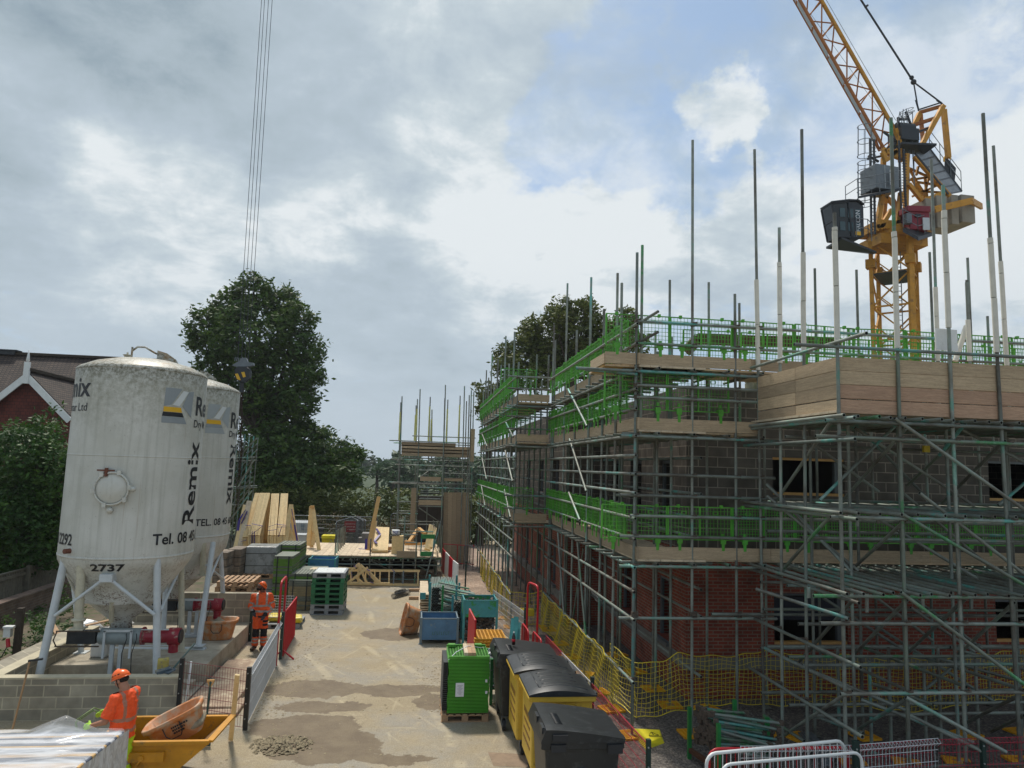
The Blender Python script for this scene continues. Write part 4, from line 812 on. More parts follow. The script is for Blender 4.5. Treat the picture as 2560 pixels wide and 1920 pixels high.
# ---------------------------------------------------------------- stair tower at the far end
TY = 35.5
TW = thing('stair_tower','far scaffold stair tower with plank box on top and vertical planks at its foot','scaffold',(1,TY,0)); st_ = Scaf(TW)
for x,yt,Y in ((150,235,TY),(140,285,TY+1),(278,258,TY+1.4),(266,310,TY+2),(300,175,TY),(384,240,TY+1.6),(398,345,TY+2.2),(510,140,TY),(505,250,TY-.2),(530,262,TY+1.8),(632,230,TY+2),(668,150,TY),(685,275,TY+.8),(708,225,TY-.5),(725,185,TY-.9),(745,200,TY+.4)):
    p = K(12,x,yt,Y); 
    x0 = K(12,x-4,800,Y).x; fo_ = None
    if x in (278,266,384,398,530,632,140): fo_ = (5.9,p.z-.35 if x!=398 else p.z)
    st_.std(x0,Y,.02 if x not in(266,398) else 5,p.z,T1,foam=None,dx=p.x-x0)
    if fo_: 
        fb2 = MB().tube((p.x,Y,6.0),(p.x,Y,p.z-.5),.045,6); fb2.build('foam_sleeve', MATS.get('yellowish_foam') or mat('yellowish_foam','#c9c77e',.8), TW)
for y0,xa,xb,dY in ((600,45,740,-.1),(562,235,760,-.2),(620,80,745,.9),(742,130,740,-.1),(757,60,740,.9),(800,100,700,-.1),(846,290,480,0),(873,500,720,0),(945,40,730,-.1),(955,60,600,.5),(990,290,740,-.15),(1032,250,480,.3),(1060,290,480,0),(1085,290,480,.2),(1108,110,290,-.1),(1145,280,490,-.1),(1185,110,280,.6),(1205,120,280,0),(1270,120,480,.9)):
    a=K(12,xa,y0,TY+dY); st_.tube('ledger',a,(K(12,xb,y0,TY+dY).x,TY+dY,a.z))
for (x0,y0),(x1,y1) in (((485,720),(735,965)),((305,760),(480,900)),((310,900),(430,810)),((290,1160),(480,1290)),((500,960),(640,1040)),((380,830),(470,890))): st_.tube('brace',K(12,x0,y0,TY+.2),K(12,x1,y1,TY+.9))
for i in range(9): a=K(12,505,775+i*17,TY+.6+.12*i); st_.put('stair_tread',MB().box((a.x+.62,a.y,a.z),(1.25,.2,.04)),[DKSTEEL])
for i in range(5): a=K(12,300,1020+i*20,TY+.6+.15*i); st_.put('stair_tread',MB().box((a.x+.5,a.y,a.z),(1.0,.2,.04)),[DKSTEEL])
for k in range(4): a=K(12,148,628+k*27,TY+.02); b_=K(12,745,628+k*27,TY+.02); st_.put('side_plank',MB().beam(a,(b_.x-(.9 if k==0 else 0),b_.y,a.z),.04,.21),[BOARD]); st_.put('side_plank',MB().beam((a.x,TY+.05,a.z),(a.x,TY+2.2,a.z),.04,.21),[BOARD])
for xa,xb,y0,h in ((300,470,918,.21),(500,655,925,.14),(285,490,1115,.24)): a=K(12,xa,y0,TY-.05); st_.put('toe_board',MB().beam(a,(K(12,xb,y0,TY-.05).x,TY-.05,a.z),.04,h),[BOARD])
st_.put('upright_plank',MB().beam(K(12,248,995,TY-.3),K(12,232,1400,TY-.35),.24,.04,up=(0,1,0)),[BOARD])
a=K(12,735,505,TY-.5); st_.put('upright_plank',MB().box((a.x,TY-.5,a.z-.8),(.24,.04,1.6)),[BOARD])
for i in range(6):
    a = K(12,513+i*36,1032,TY+.1); b_ = K(12,503+i*36,1630,TY+.1); st_.put('upright_plank',MB().beam((a.x,TY+.1,a.z),(b_.x,TY+.1,.02),.205,.04,up=(0,1,0)),[BOARD])
dk=K(12,285,1150,TY+2); MB().box((dk.x+1.1,TY+2.3,1.6),(2.3,.2,3.2)).build('dark_back_wall',mat('dark_interior','#3a3430',.9),TW)  # plain dark panel for the dark interior behind the treads
st_.finish()
# ---------------------------------------------------------------- timber loading platform
PZ = 1.12; PY0, PY1, PX0, PX1 = 29.5, 33.9, -6.3, 1.0
PF = thing('timber_platform','low scaffold platform decked with pale boards that carries the roof trusses','platform',((PX0+PX1)/2,PY0,0)); ps = Scaf(PF)
x = PX0
while x < PX1-.1: ps.put('deck_board',MB().box((x+.11,(PY0+PY1)/2+random.uniform(-.05,.05),PZ-.02),(.216,PY1-PY0,.04)),[DECK]); x += .225
for y in (PY0+.15,PY0+1.5,PY0+2.9,PY1-.1):
    for x in (PX0,PX0+2,-2.45,-.95,.95): ps.tube('standard',(x,y,.02),(x,y,PZ+ (-.1 if y>PY0+.2 else .0)))
for z in (PZ-.09,PZ-.35,.2): ps.tube('ledger',(PX0-.1,PY0+.05,z),(PX1+.15,PY0+.05,z),T3 if z>1 else None); ps.tube('ledger',(PX0,PY0+1.5,z-.06),(PX1,PY0+1.5,z-.06))
for i in range(26): x=PX0+.1+i*.285; ps.tube('transom',(x,PY0-.1,PZ-.15),(x,PY1,PZ-.15))
for (x0,y0),(x1,y1) in (((670,1060),(1200,1330)),((1300,1090),(1680,1290)),((700,1040),(1000,1180)),((1040,1240),(1190,1330))): ps.tube('brace',K(15,x0,y0,PY0+.2),K(15,x1,y1,PY0+1.2))
for i in range(7): y=PY0+.1+i*.62; xx=K(16,985,1100,PY0).x+ (0); ps.tube('post',(xx-.0,y,PZ-.1),(xx+.0,y,PZ+.95-.02*i))
for xx,t,Y in ((660,715,PY0),(1185,365,PY0+.0),(1372,460,PY0+.1),(1360,770,PY0-.05)): a=K(15,xx,t,Y); ps.tube('post',(a.x,Y,.05),(a.x,Y,a.z))
for y0,xa,xb,Y in ((652,1120,1380,PY0),(775,1185,1380,PY0),(492,1090,1640,PY0+2),(603,1200,1620,PY0+1.2)): a=K(15,xa,y0,Y); ps.tube('guard_rail',a,(K(15,xb,y0,Y).x,Y,a.z))
for i in range(6): a=K(15,1620+i*28,430+i*18,PY0+3.8-i*.6); ps.tube('post',(a.x,a.y,PZ),(a.x,a.y,a.z),T3)
ps.tube('brace',K(15,1752,390,PY0+.6),K(15,1500,1330,PY0-.4),T2)
a=K(15,1055,955,PY0-.03); b_=K(15,1372,955,PY0-.03); ps.put('toe_board',MB().beam(a,(b_.x,PY0-.03,a.z),.04,.26),[BOARD])
ps.put('toe_board',MB().beam((PX1-.05,PY0,PZ+.12),(PX1-.05,PY1,PZ+.12),.04,.22),[DECK])
ps.finish()
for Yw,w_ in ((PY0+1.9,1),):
    MB().box(((PX0+PX1)/2,PY1+.1,.5),(PX1-PX0,.1,1.0)).build('shade_board',DARK,PF)  # near-black sheet standing in for the shade below the deck
PURPLE = mat('purple_strap','#3d2a7a',.5)
def strap(pts, parent, r=.02): 
    mb=MB()
    for a,b_ in zip(pts,pts[1:]): mb.beam(a,b_,.10,.014)
    mb.build('strap',PURPLE,parent)
def bundle(label, xt0, xt1, yt, xk0, xk1, yk, xb0, yb, Yk, Yt, cnt, straps=(), grp='truss bundles standing on the platform', endface=True):
    tL,tR = K(14,xt0,yt,Yt),K(14,xt1,yt,Yt); kL,kR=K(14,xk0,yk,Yk),K(14,xk1,yk,Yk); bx=K(14,xb0,yb,Yk).x-kL.x
    t = thing('truss_bundle',label,'trusses',((kL.x+kR.x)/2,Yk,PZ),0,grp)
    for i in range(cnt):
        f=(i+.5)/cnt; a=kL.lerp(kR,f); b_=tL.lerp(tR,f); w=(kR.x-kL.x)/cnt*.84; base=V((a.x+bx,Yk+.02,PZ+.01)); mb=MB(); j=random.uniform(-.03,.03)
        a=a+V((0,j,0)); mb.beam(a,b_,w,.12,up=(0,0,1)); mb.beam(base+V((0,j,0)),a,w,.10,up=(0,1,0)); mb.beam(base+V((0,.1,.06)),V((b_.x+bx*.7,Yt+.35,PZ+.06)),w,.11)
        far=V((b_.x,Yt+.35,PZ+.1)); mb.beam(b_,far,w,.1,up=(0,1,0)); mb.beam(a.lerp(b_,.5),V((base.x,Yk+.5,PZ+.1)),w,.09); mb.beam(a.lerp(b_,.5),far,w,.09)
        mb.build('truss',PINE,t)
    for (x0,y0),(x1,y1),Y in straps: strap([K(14,x0,y0,Y),K(14,x1,y1,Y)],t)
    return t
bundle('thick leaning truss bundle with a purple strap hanging down its face',495,638,190,340,500,775,335,1000,30.4,31.9,8,[((385,605),(530,635),30.35),((530,640),(400,740),30.3),((390,710),(385,905),30.3),((420,710),(420,905),30.3)])
bundle('narrow leaning truss bundle at the left of the thick strapped one',432,490,190,255,335,800,240,1000,30.6,32.1,4,[((300,625),(375,630),30.6),((235,850),(310,830),30.5)])
bundle('upright truss bundle in the middle with crossed purple straps',655,762,200,605,722,775,605,1000,30.5,32.2,6,[((610,650),(740,605),30.4),((610,700),(725,685),30.4)])
bundle('upright truss bundle at the right with a knotted purple strap',785,885,198,728,848,775,725,1000,30.5,32.2,6,[((735,615),(855,625),30.4),((735,650),(855,648),30.4),((800,640),(755,780),30.35)])
t = thing('truss_bundle','few thin trusses leaning at the far left end of the platform with purple straps','trusses',(-7.0,30.8,PZ),0,'truss bundles standing on the platform')
for (x0,y0),(x1,y1),m_,w in (((290,345),(150,950),PINE,.14),((350,290),(215,950),DECK,.2),((372,300),(240,990),PINE,.1)): MB().beam(K(14,x0,y0,31.3),K(14,x1,y1,30.5),w,.05,up=(0,1,0)).build('plank',m_,t)
strap([K(14,300,410,31),K(14,260,470,31),K(14,210,560,30.9),K(14,190,700,30.8)],t); strap([K(14,320,430,31),K(14,240,600,30.9)],t)
t = thing('truss_bundle','small splayed trusses at the right end of the upright bundles','trusses',(-5.0,31,PZ),0,'truss bundles standing on the platform')
for (x0,y0),(x1,y1),Y in (((930,335),(862,770),30.9),((900,460),(858,890),30.6),((925,350),(1000,885),31.2),((945,520),(1010,890),31.2),((880,640),(970,880),30.8),((925,520),(960,525),30.9),((860,780),(860,980),30.5),((890,800),(960,890),30.6)): MB().beam(K(14,x0,y0,Y),K(14,x1,y1,Y-.1),.17,.06,up=(0,1,0)).build('timber',PINE,t)
strap([K(14,935,400,30.8),K(14,975,620,30.8),K(14,1020,885,30.7)],t)
t = thing('roof_truss','slim pair of trusses standing upright like a tall letter A on the deck','truss',(-4.3,31.5,PZ))
for (x0,y0),(x1,y1),Y in (((1205,365),(1160,910),31.9),((1228,380),(1212,930),32.0),((1240,470),(1315,975),31.2),((1225,380),(1245,480),31.9),((1215,640),(1255,720),31.9),((1255,740),(1225,900),31.9)): MB().beam(K(14,x0,y0,Y),K(14,x1,y1,Y-.1),.15,.06,up=(0,1,0)).build('timber',PINE,t)
MB().box(K(14,1220,372,31.8),(.17,.12,.1)).build('end_block',PINE2,t)
# right part of the platform
t = thing('leaning_timber','long thin timber propped steeply against the lying truss stack','timber',(-1.6,30,PZ)); MB().beam(K(15,782,75,31.5),K(15,608,890,30.3),.16,.07,up=(0,1,0)).build('timber',PINE2,t); MB().beam(K(15,733,445,31),K(15,655,860,30.5),.14,.06,up=(0,1,0)).build('short_timber',PINE,t); strap([K(15,590,720,30.3),K(15,580,880,30.2),K(15,470,870,30.2)],t)
t = thing('truss_stack','stack of trusses lying with their faces sloping down towards the yard','trusses',(-.9,30.4,PZ))
for i in range(12):
    f=(i+.5)/12; a=K(15,735,550,31.9).lerp(K(15,940,560,31.9),f); b_=K(15,680,845,30.7).lerp(K(15,925,835,30.7),f); d_=b_+V((0,-.05,-.17)); MB().beam(a,b_,.055,.12).beam(b_+V((0,.02,0)),b_+V((0,-.28,-.18)),.055,.14).build('truss',PINE,t)
strap([K(15,740,560,31.6),K(15,800,650,31.3),K(15,715,750,30.9),K(15,750,790,30.7)],t)
MB().beam(K(15,640,905,30.9),K(15,980,860,31.0),.2,.12).build('bearer',PALLETWOOD,t)
t = thing('timber_bundle','upright bundle of short timbers with white wrap and purple strap on top','timber',(-.1,30.2,PZ))
for i in range(9): f=(i+.5)/9; a=K(15,985,690-(i%2)*8,30.3).lerp(K(15,1165,670,30.3),f); MB().box((a.x,30.35,(a.z+PZ)/2),(.055,.35,a.z-PZ)).build('timber',PINE,t)
a=K(15,1040,625,30.4); MB().box((a.x,30.4,a.z+.03),(.3,.45,.16),rz=.1).build('white_wrap',WHITEP,t); strap([K(15,990,600,30.15),K(15,1060,650,30.15),K(15,1080,580,30.15)],t)
t = thing('timber_offcuts','crossed timbers lying on the right end of the platform','timber',(.3,31.5,PZ)); 
for (x0,y0),(x1,y1),w in (((1390,560),(1250,760),.14),((1395,560),(1490,640),.14),((1200,800),(1480,795),.2),((1190,760),(1300,770),.12)): MB().beam(K(15,x0,y0,32.2),K(15,x1,y1,31.6),w,.1).build('timber',PINE2,t)
t = thing('truss_bundle','short truss bundle leaning at the right end of the platform behind the green rack','trusses',(.9,30.7,PZ),0,'truss bundles standing on the platform')
for (x0,y0),(x1,y1) in (((1570,510),(1500,880)),((1600,525),(1535,890)),((1625,545),(1555,895)),((1650,565),(1585,860))): MB().beam(K(15,x0,y0,31.4),K(15,x1,y1,30.6),.1,.14,up=(0,1,0)).build('truss',PINE,t)
strap([K(15,1610,520,31.1),K(15,1660,575,31.1)],t)
def kbox(mb,n,x0,y0,x1,y1,Y,dpt): a=K(n,x0,y0,Y); b_=K(n,x1,y1,Y); mb.box(((a.x+b_.x)/2,Y+dpt/2,(a.z+b_.z)/2),(abs(b_.x-a.x),dpt,abs(a.z-b_.z))); return mb
GPAINT = mat('green_paint','#1e7a3a',.5,var=.2,scale=6); TEALP = mat('teal_paint','#3f8a8e',.5,var=.25,scale=5,col2='#6d6f68',c2t=(.6,.7),c2scale=8); BLUEP = mat('blue_paint','#3f78a8',.5,var=.15,scale=4,col2='#3a6f8c',c2t=(.5,.6),c2scale=6)
t = thing('steel_rack','upright teal rack frame with two green end plates on the platform edge','rack',(.6,PY0+.1,PZ))
kbox(MB(),15,1432,650,1640,720,PY0+.1,.05).build('end_plate',GPAINT,t); kbox(MB(),15,1418,915,1600,985,PY0+.1,.05).build('end_plate',GPAINT,t)
for x0,x1 in ((1440,1422),(1636,1608)): MB().beam(K(15,x0,650,PY0+.15),K(15,x1,985,PY0+.15),.05,.05).build('frame_post',TEALP,t)
# trusses standing on the ground in front of the platform
t = thing('girder_truss','long ladder-like roof truss leaning on the front of the platform','truss',(-1,29.2,0)); Yq=29.2
mb=MB()
for (x0,y0),(x1,y1) in (((118,1200),(1412,1212)),((280,1408),(1400,1428)),((150,1165),(420,1180))): mb.beam(K(15,x0,y0,Yq+.15 if y0<1300 else Yq),K(15,x1,y1,Yq+.15 if y0<1300 else Yq),.05,.09,up=(0,0,1))
for x in (150,270,355,465,580,720,800,940,1385): mb.beam(K(15,x,1208,Yq+.14),K(15,x-4,1412,Yq),.05,.07,up=(0,1,0))
mb.build('frame',PINE,t); MB().beam(K(15,1018,1210,Yq+.1),K(15,1003,1410,Yq),.05,.07,up=(0,1,0)).beam(K(15,1160,1210,Yq+.1),K(15,1150,1410,Yq),.05,.07,up=(0,1,0)).build('grey_web',STEELG,t)
t = thing('roof_truss','pair of crossed triangular trusses propped against the long ladder-like truss','truss',(-1.6,29.0,0)); mb=MB()
for (x0,y0),(x1,y1),Y in (((475,1100),(280,1290),28.95),((470,1100),(590,1390),28.95),((612,1160),(310,1395),28.9),((590,1190),(800,1395),28.9),((500,1120),(770,1400),28.93),((470,1120),(465,1390),28.97),((430,1310),(520,1390),28.92),((280,1400),(950,1408),28.88)): mb.beam(K(15,x0,y0,Y),K(15,x1,y1,Y-.02),.04,.085,up=(0,0,1))
mb.build('frame',PINE,t)
for pts in (((400,1130),(430,1160)),((360,1230),(370,1330)),((600,1190),(650,1215)),((640,1240),(650,1330)),((650,1380),(700,1400)),((985,1190),(1015,1220)),((130,1160),(160,1190))): strap([K(15,*q,28.8) for q in pts],t)
# ---------------------------------------------------------------- yard end: cabin, bins, mesh fences
t = thing('site_cabin','white cabin wall with small notices behind the truss bundles','cabin',(-6.4,38,0)); kbox(MB(),16,-260,465,330,1010,38,1.6).build('wall',mat('cabin_white','#a9aeb0',.6,var=.1),t)
for x0,y0,x1,y1 in ((120,500,210,590),(135,605,205,650),(240,625,300,640)): kbox(MB(),16,x0,y0,x1,y1,37.97,.02).build('notice',mat('notice_grey','#7f8b94',.6) if 'notice_grey' not in MATS else MATS['notice_grey'],t)
mb=MB(); kbox(mb,16,-20,780,235,1010,36.5,.8); kbox(mb,16,-30,770,240,800,36.47,.86); tag(mb.build('grit_box',mat('grey_white','#b9bec0',.5,var=.1)),'pale grey lidded box standing in front of the white cabin','box')
t = thing('wheelie_bin','small yellow wheeled bin with a recycling mark behind the platform','bin',(K(16,800,1000,37).x,37,0)); a=K(16,650,880,37); b_=K(16,930,1010,37); mb=MB()
mb.add([(a.x+.07,37,.05),(b_.x-.05,37,.05),(b_.x,37,a.z),(a.x,37,a.z),(a.x+.07,37.5,.05),(b_.x-.05,37.5,.05),(b_.x,37.6,a.z),(a.x,37.6,a.z)],[(0,1,2,3),(7,6,5,4),(1,5,6,2),(4,0,3,7),(0,4,5,1)]); mb.build('body',mat('yellow_bin','#c9b81e',.5),t)
kbox(MB(),16,645,795,985,875,36.95,.7).build('lid',mat('bright_yellow','#e3d420',.5),t); mb=MB(); q=K(16,875,950,36.97); mb.path([(q.x+.1*cos(a2),36.97,q.z+.1*sin(a2)) for a2 in (pi/2,pi/2+2.09,pi/2+4.19)],.016,4,closed=True); mb.build('recycling_mark',MATS['grey_white'],t)
mb=MB(); kbox(mb,16,525,600,650,1010,38.3,.5); tag(mb.build('dark_bin',BLACKP),'tall dark bin standing behind the leaning trusses','bin')
mb=MB(); kbox(mb,16,1655,740,1850,1010,35.2,.8); kbox(mb,16,1570,850,1660,1010,35.4,.5); tag(mb.build('wrapped_pack',mat('grey_wrap','#77736f',.5,var=.2)),'grey wrapped pack standing behind the platform by the leaning timber','pack')
def heras(name,label,a,b_,h,m=STEELG,grp=None,cell=.1,rr=.019,wire=.0035,cells=True,feet=True,nv=None):
    a,b_=V(a),V(b_); d=(b_-a).normalized(); t=thing(name,label,'fence panel',a,0,grp); mb=MB(); Z=V((0,0,1)); L_=(b_-a).length; cr=.12
    pts=[a,a+Z*(h-cr),a+Z*(h-cr*.3)+d*cr*.3,a+Z*h+d*cr,b_+Z*h-d*cr,b_+Z*(h-cr*.3)-d*cr*.3,b_+Z*(h-cr),b_]; mb.path(pts,rr,6); mb.tube(a+Z*.12,b_+Z*.12,rr*.8,6); mb.build('frame',m,t)
    mb=MB(); n=nv or int(L_/cell)
    for i in range(1,n): p=a+d*L_*i/n; mb.tube(p+Z*.12,p+Z*(h-.01),wire,3,cap=False)
    for i in range(1,int(h/.22)): mb.tube(a+Z*(i*.22+.1),b_+Z*(i*.22+.1),wire,3,cap=False)
    mb.build('mesh',m,t); return t
a=K(16,1015,440,36); heras('mesh_gate','grey mesh gate panel swung towards the yard beside the red sign',(a.x,36,0),(K(16,1400,360,39).x,39,0),a.z,grp=None,wire=.006)
heras('site_fence','tall grey mesh fence panel behind the cabin and bins',(-6.5,37.6,0),(-1.9,37.6,0),2.05,grp='mesh fence panels at the yard end',wire=.005); heras('site_fence','tall grey mesh fence panel between the gate and the stair tower',(-1.3,39.2,0),(2.6,39.2,0),2.15,grp='mesh fence panels at the yard end',wire=.005)
for i,(x0,x1) in enumerate(((1390,1560),(1510,1690),(1560,1760))): a=K(16,x1,410,36.6+.2*i); b_=K(16,x0,310,38.8+.2*i); heras('mesh_gate',('first','second','third')[i]+' of the angled mesh panels right of the red sign',(a.x,a.y,0),(b_.x,b_.y,0),a.z,grp='angled mesh panels by the red sign',wire=.006)
t = thing('warning_sign','red notice board with pale lettering tied to the grey mesh gate','sign',(K(16,1365,570,37.2).x,37.2,1.3)); kbox(MB(),16,1225,430,1500,710,37.2,.02).build('board',mat('sign_red','#7d2228',.5),t)
mb = MB()
for row in range(3):
    xx = 1245+ (50 if row==2 else 0)
    while xx < 1480:
        w = random.choice((18,24,32)); kbox(mb,16,xx,488+row*70,xx+w-7,488+row*70+random.choice((26,34)),37.185,.008); xx += w+(14 if random.random()<.25 else 0)
mb.build('lettering',mat('sign_pale','#a08583',.6),t)
# second scaffold behind silo, by the tall tree
LS = thing('fence_scaffold','tall grey raking scaffold behind the far silo under the tall tree','scaffold',(-8,33.5,0)); ls=Scaf(LS)
for x,yt in ((518,1135),(545,1142),(572,1148),(598,1155),(490,1180),(470,1200)): p=K(11,x,yt,34.5); ls.tube('standard',(p.x-.1,34.5,.02),p,T2)
for y0 in (1275,1295,1460,1450,1560): ls.tube('ledger',K(11,430,y0+8,34.4),K(11,592,y0,34.4))
for k in range(9): ls.tube('brace',K(11,440,1320+k*35,36.5),K(11,590,1160+k*35,33.2) if k<4 else K(11,560,1230+k*28,33.6))
ls.tube('brace',K(11,575,1290,33.2),K(11,480,1450,33.6),T2); ls.tube('brace',K(11,560,1480,33),K(11,430,1659,33.4),T2); ls.finish()
# ---------------------------------------------------------------- mortar silos
def silopaint():
    m = bpy.data.materials.new('silo_paint'); m.use_nodes=True; nt=m.node_tree; L=nt.links; b=nt.nodes['Principled BSDF']; b.inputs['Roughness'].default_value=.48
    geo=N(nt,'ShaderNodeNewGeometry'); sp=N(nt,'ShaderNodeSeparateXYZ'); L.new(geo.outputs['Position'],sp.inputs[0])
    def nz(sc,det=8,r=.6,st=None):
        n=N(nt,'ShaderNodeTexNoise'); n.inputs['Scale'].default_value=sc; n.inputs['Detail'].default_value=det; n.inputs['Roughness'].default_value=r; v=geo.outputs['Position']
        if st: mp=N(nt,'ShaderNodeMapping'); mp.inputs['Scale'].default_value=st; L.new(v,mp.inputs[0]); v=mp.outputs[0]
        L.new(v,n.inputs['Vector']); return n.outputs['Fac']
    def mr(s_,a,b_,c0=0.,d=1.):
        q=N(nt,'ShaderNodeMapRange'); [q.inputs[k].__setattr__('default_value',v) for k,v in zip(('From Min','From Max','To Min','To Max'),(a,b_,c0,d))]; L.new(s_,q.inputs['Value']); return q.outputs[0]
    def mul(a,b_):
        q=N(nt,'ShaderNodeMath',operation='MULTIPLY')
        for i,x in enumerate((a,b_)):
            if isinstance(x,(int,float)): q.inputs[i].default_value=x
            else: L.new(x,q.inputs[i])
        return q.outputs[0]
    def mix(f,a,b_):
        q=N(nt,'ShaderNodeMix',data_type='RGBA')
        for i,x in ((0,f),(6,a),(7,b_)):
            if isinstance(x,(int,float)): q.inputs[i].default_value=x
            elif isinstance(x,str): q.inputs[i].default_value=(*rgb(x),1)
            else: L.new(x,q.inputs[i])
        return q.outputs[2]
    col=mix(mr(nz(1.2),.4,.6),'#cacac3','#bdbdb4')
    col=mix(mul(mr(nz(1.5,6,.6,(6,6,.25)),.50,.72),.5),col,'#999a8f')
    col=mix(mul(mr(nz(1.1,4,.6,(14,14,.3)),.66,.74),.55),col,'#8a6f4e')      # rain streaks
    z=sp.outputs[2]
    col=mix(mul(mr(z,5.0,6.7),mr(nz(9,9,.8),.40,.62,.1,.95)),col,'#77745f')    # grime and lichen below the rim
    col=mix(mul(mr(z,6.25,6.6),mr(nz(16,6,.8),.47,.56,0,.9)),col,'#57523c')
    col=mix(mul(mr(z,6.55,6.9),mr(nz(3,6,.7),.5,.62,0,.75)),col,'#9a7a4e')
    col=mix(mul(mr(z,3.0,1.6),mul(mr(nz(26,5,.75),.50,.56),mr(nz(2.2,4,.6),.46,.56,.05,1))),col,'#5a3d24')      # chipped rusty spots on the hopper
    col=mix(mr(nz(40,3,.6),.685,.71,0,.8),col,'#54483a')
    L.new(col,b.inputs['Base Color']); return m
SILO=silopaint(); INK=mat('black_lettering','#191b20',.5,var=.05); LGREY=mat('logo_grey','#8a9194',.5,var=.05); LYEL=mat('logo_yellow','#d8a81c',.5,var=.05); LGREY2=mat('logo_pale_grey','#9aa1a3',.5,var=.05)
PIPEC=mat('cream_pipe','#b9b49f',.6,var=.15,scale=8,col2='#7d6a4a',c2t=(.62,.7),c2scale=18)
def silo(label, cx, cy, R_, zb, zt, second=False):
    t=thing('mortar_silo',label,'silo',(cx,cy,.1)); O=V((cx,cy,0)); vd=math.atan2(-cy,-cx)   # heading towards the camera
    prof=[(.16,1.1),(.22,1.12),(.2,1.3),(.70,1.74),(.72,1.75),(.70,1.78),(1.22,2.5),(R_-.01,zb-.1),(R_,zb),(R_,zb+.02)]
    prof+=[(R_,zb+(zt-zb)*k/10) for k in range(1,11)]+[(R_-.01,zt+.03),(R_-.05,zt+.07),(R_*.75,zt+.2),(R_*.45,zt+.3),(R_*.15,zt+.345),(.02,zt+.35)]
    MB().lathe(prof,O,64).build('shell',SILO,t)
    for z,dr,w in ((zb,.008,.03),(zt,.006,.025),(zb+(zt-zb)*.53,.005,.02)): rs=MB(); rs.lathe([(R_-.02,z-w),(R_+dr,z-w*.7),(R_+dr,z+w*.7),(R_-.02,z+w)],O,64); rs.build('weld_ring',SILO,t)
    # lifting frame, vent on top
    ang=vd+pi/2; ax_=V((cos(ang),sin(ang),0)); T=O+V((0,0,zt+.28)); L1=T-ax_*.28; L2=T+ax_*.22
    lf=MB(); lf.beam(L1,L1+V((0,0,.30)),.11,.04,up=ax_); lf.path([L1+V((0,0,.22)),L1+ax_*.1+V((0,0,.32)),L1+ax_*.25+V((0,0,.33)),L2-ax_*.05+V((0,0,.22)),L2+V((0,0,.2))],.022,7)
    n_=ax_.cross(V((0,0,1))); P=[L2+V((0,0,-.05)),L2+V((0,0,.28)),L2+ax_*.2+V((0,0,.23)),L2+ax_*.4+V((0,0,.1)),L2+ax_*.52+V((0,0,-.12))]; lf.add([p+n_*.03 for p in P]+[p-n_*.03 for p in P],[tuple(range(5)),tuple(range(9,4,-1))]+[(i,i+5,(i+1)%5+5,(i+1)%5) for i in range(5)])
    lf.build('lifting_lug',SILO,t); vp_=T-ax_*.36-n_*(-.2); MB().tube(vp_+V((0,0,-.1)),vp_+V((0,0,.08)),.06,10).tube(vp_+V((0,0,.08)),vp_+V((0,0,.1)),.085,12).tube(vp_+V((0,0,.1)),vp_+V((0,0,.15)),.02,6).build('vent',PIPEC,t)
    def rz_(z): 
        for (r0,z0),(r1,z1) in zip(prof,prof[1:]):
            if z0<=z<=z1 and z1>z0: return r0+(r1-r0)*(z-z0)/(z1-z0)
        return R_
    def W(phi,z,off=.006):   # phi in radians, positive to the right as seen from the yard
        r=rz_(z)+off; a=vd+phi; return V((cx+r*cos(a),cy+r*sin(a),z))-wloc(t)
    def tx(s_,phi,z,size,align='LEFT',rot=0,m=INK,bold=.02,xs=1,nm='lettering',off=.007):
        ph=radians(phi)
        def fn(x,y):
            x*=xs
            if rot==90: x,y=-y,x
            if rot==-90: x,y=y,-x
            return W(ph+x/R_,z+y,off)
        text_on(s_,size,m,t,fn,bold,align,nm)
    def poly(pts,phi0,z0,m,nm):  # logo pieces, subdivided so that they follow the curve
        import bmesh
        bm=bmesh.new(); vs=[bm.verts.new((x,y,0)) for x,y in pts]; f=bm.faces.new(vs)
        for xx in [i*.06 for i in range(1,14)]:
            bmesh.ops.bisect_plane(bm,geom=bm.verts[:]+bm.edges[:]+bm.faces[:],plane_co=(xx,0,0),plane_no=(1,0,0))
        me=bpy.data.meshes.new(nm)
        for v in bm.verts: v.co=W(radians(phi0)+v.co.x/R_,z0+v.co.y,.006)
        bm.to_mesh(me); bm.free(); me.materials.append(m); o=bpy.data.objects.new(nm,me); COL.objects.link(o); part(o,t)
    s_=1.0; p0,z0=(17.5,5.50); w=.72; h=.74
    if second: p0,z0=(20,5.42)
    g_=LGREY2 if second else LGREY
    q=lambda L:[(x*w,y*h) for x,y in L]
    poly(q([(.03,.47),(.05,1.0),(.55,1.0),(.25,.52)]),p0,z0,g_,'logo_panel'); poly(q([(.60,.50),(.80,.93),(1.0,.97),(.96,.20)]),p0,z0,g_,'logo_panel'); poly(q([(.28,.52),(.50,.50),(.79,.93),(.6,.95)]),p0,z0,mat('logo_white','#ccd0cf',.5,var=.03) if 'logo_white' not in MATS else MATS['logo_white'],'logo_panel')
    poly(q([(.03,.32),(.03,.46),(.56,.46),(.60,.32)]),p0,z0,LYEL,'logo_stripe'); poly(q([(.0,.19),(.02,.31),(.61,.31),(.68,.19)]),p0,z0,INK if not second else LGREY,'logo_stripe'); poly(q([(.0,0),(.0,.18),(.69,.18),(.80,0)]),p0,z0,g_,'logo_panel')
    tx('Remix',53 if not second else 54,5.72 if not second else 5.6,.58,bold=.018); tx('Dry Mortar Ltd',52.5 if not second else 53.5,5.45 if not second else 5.36,.235,bold=.005)
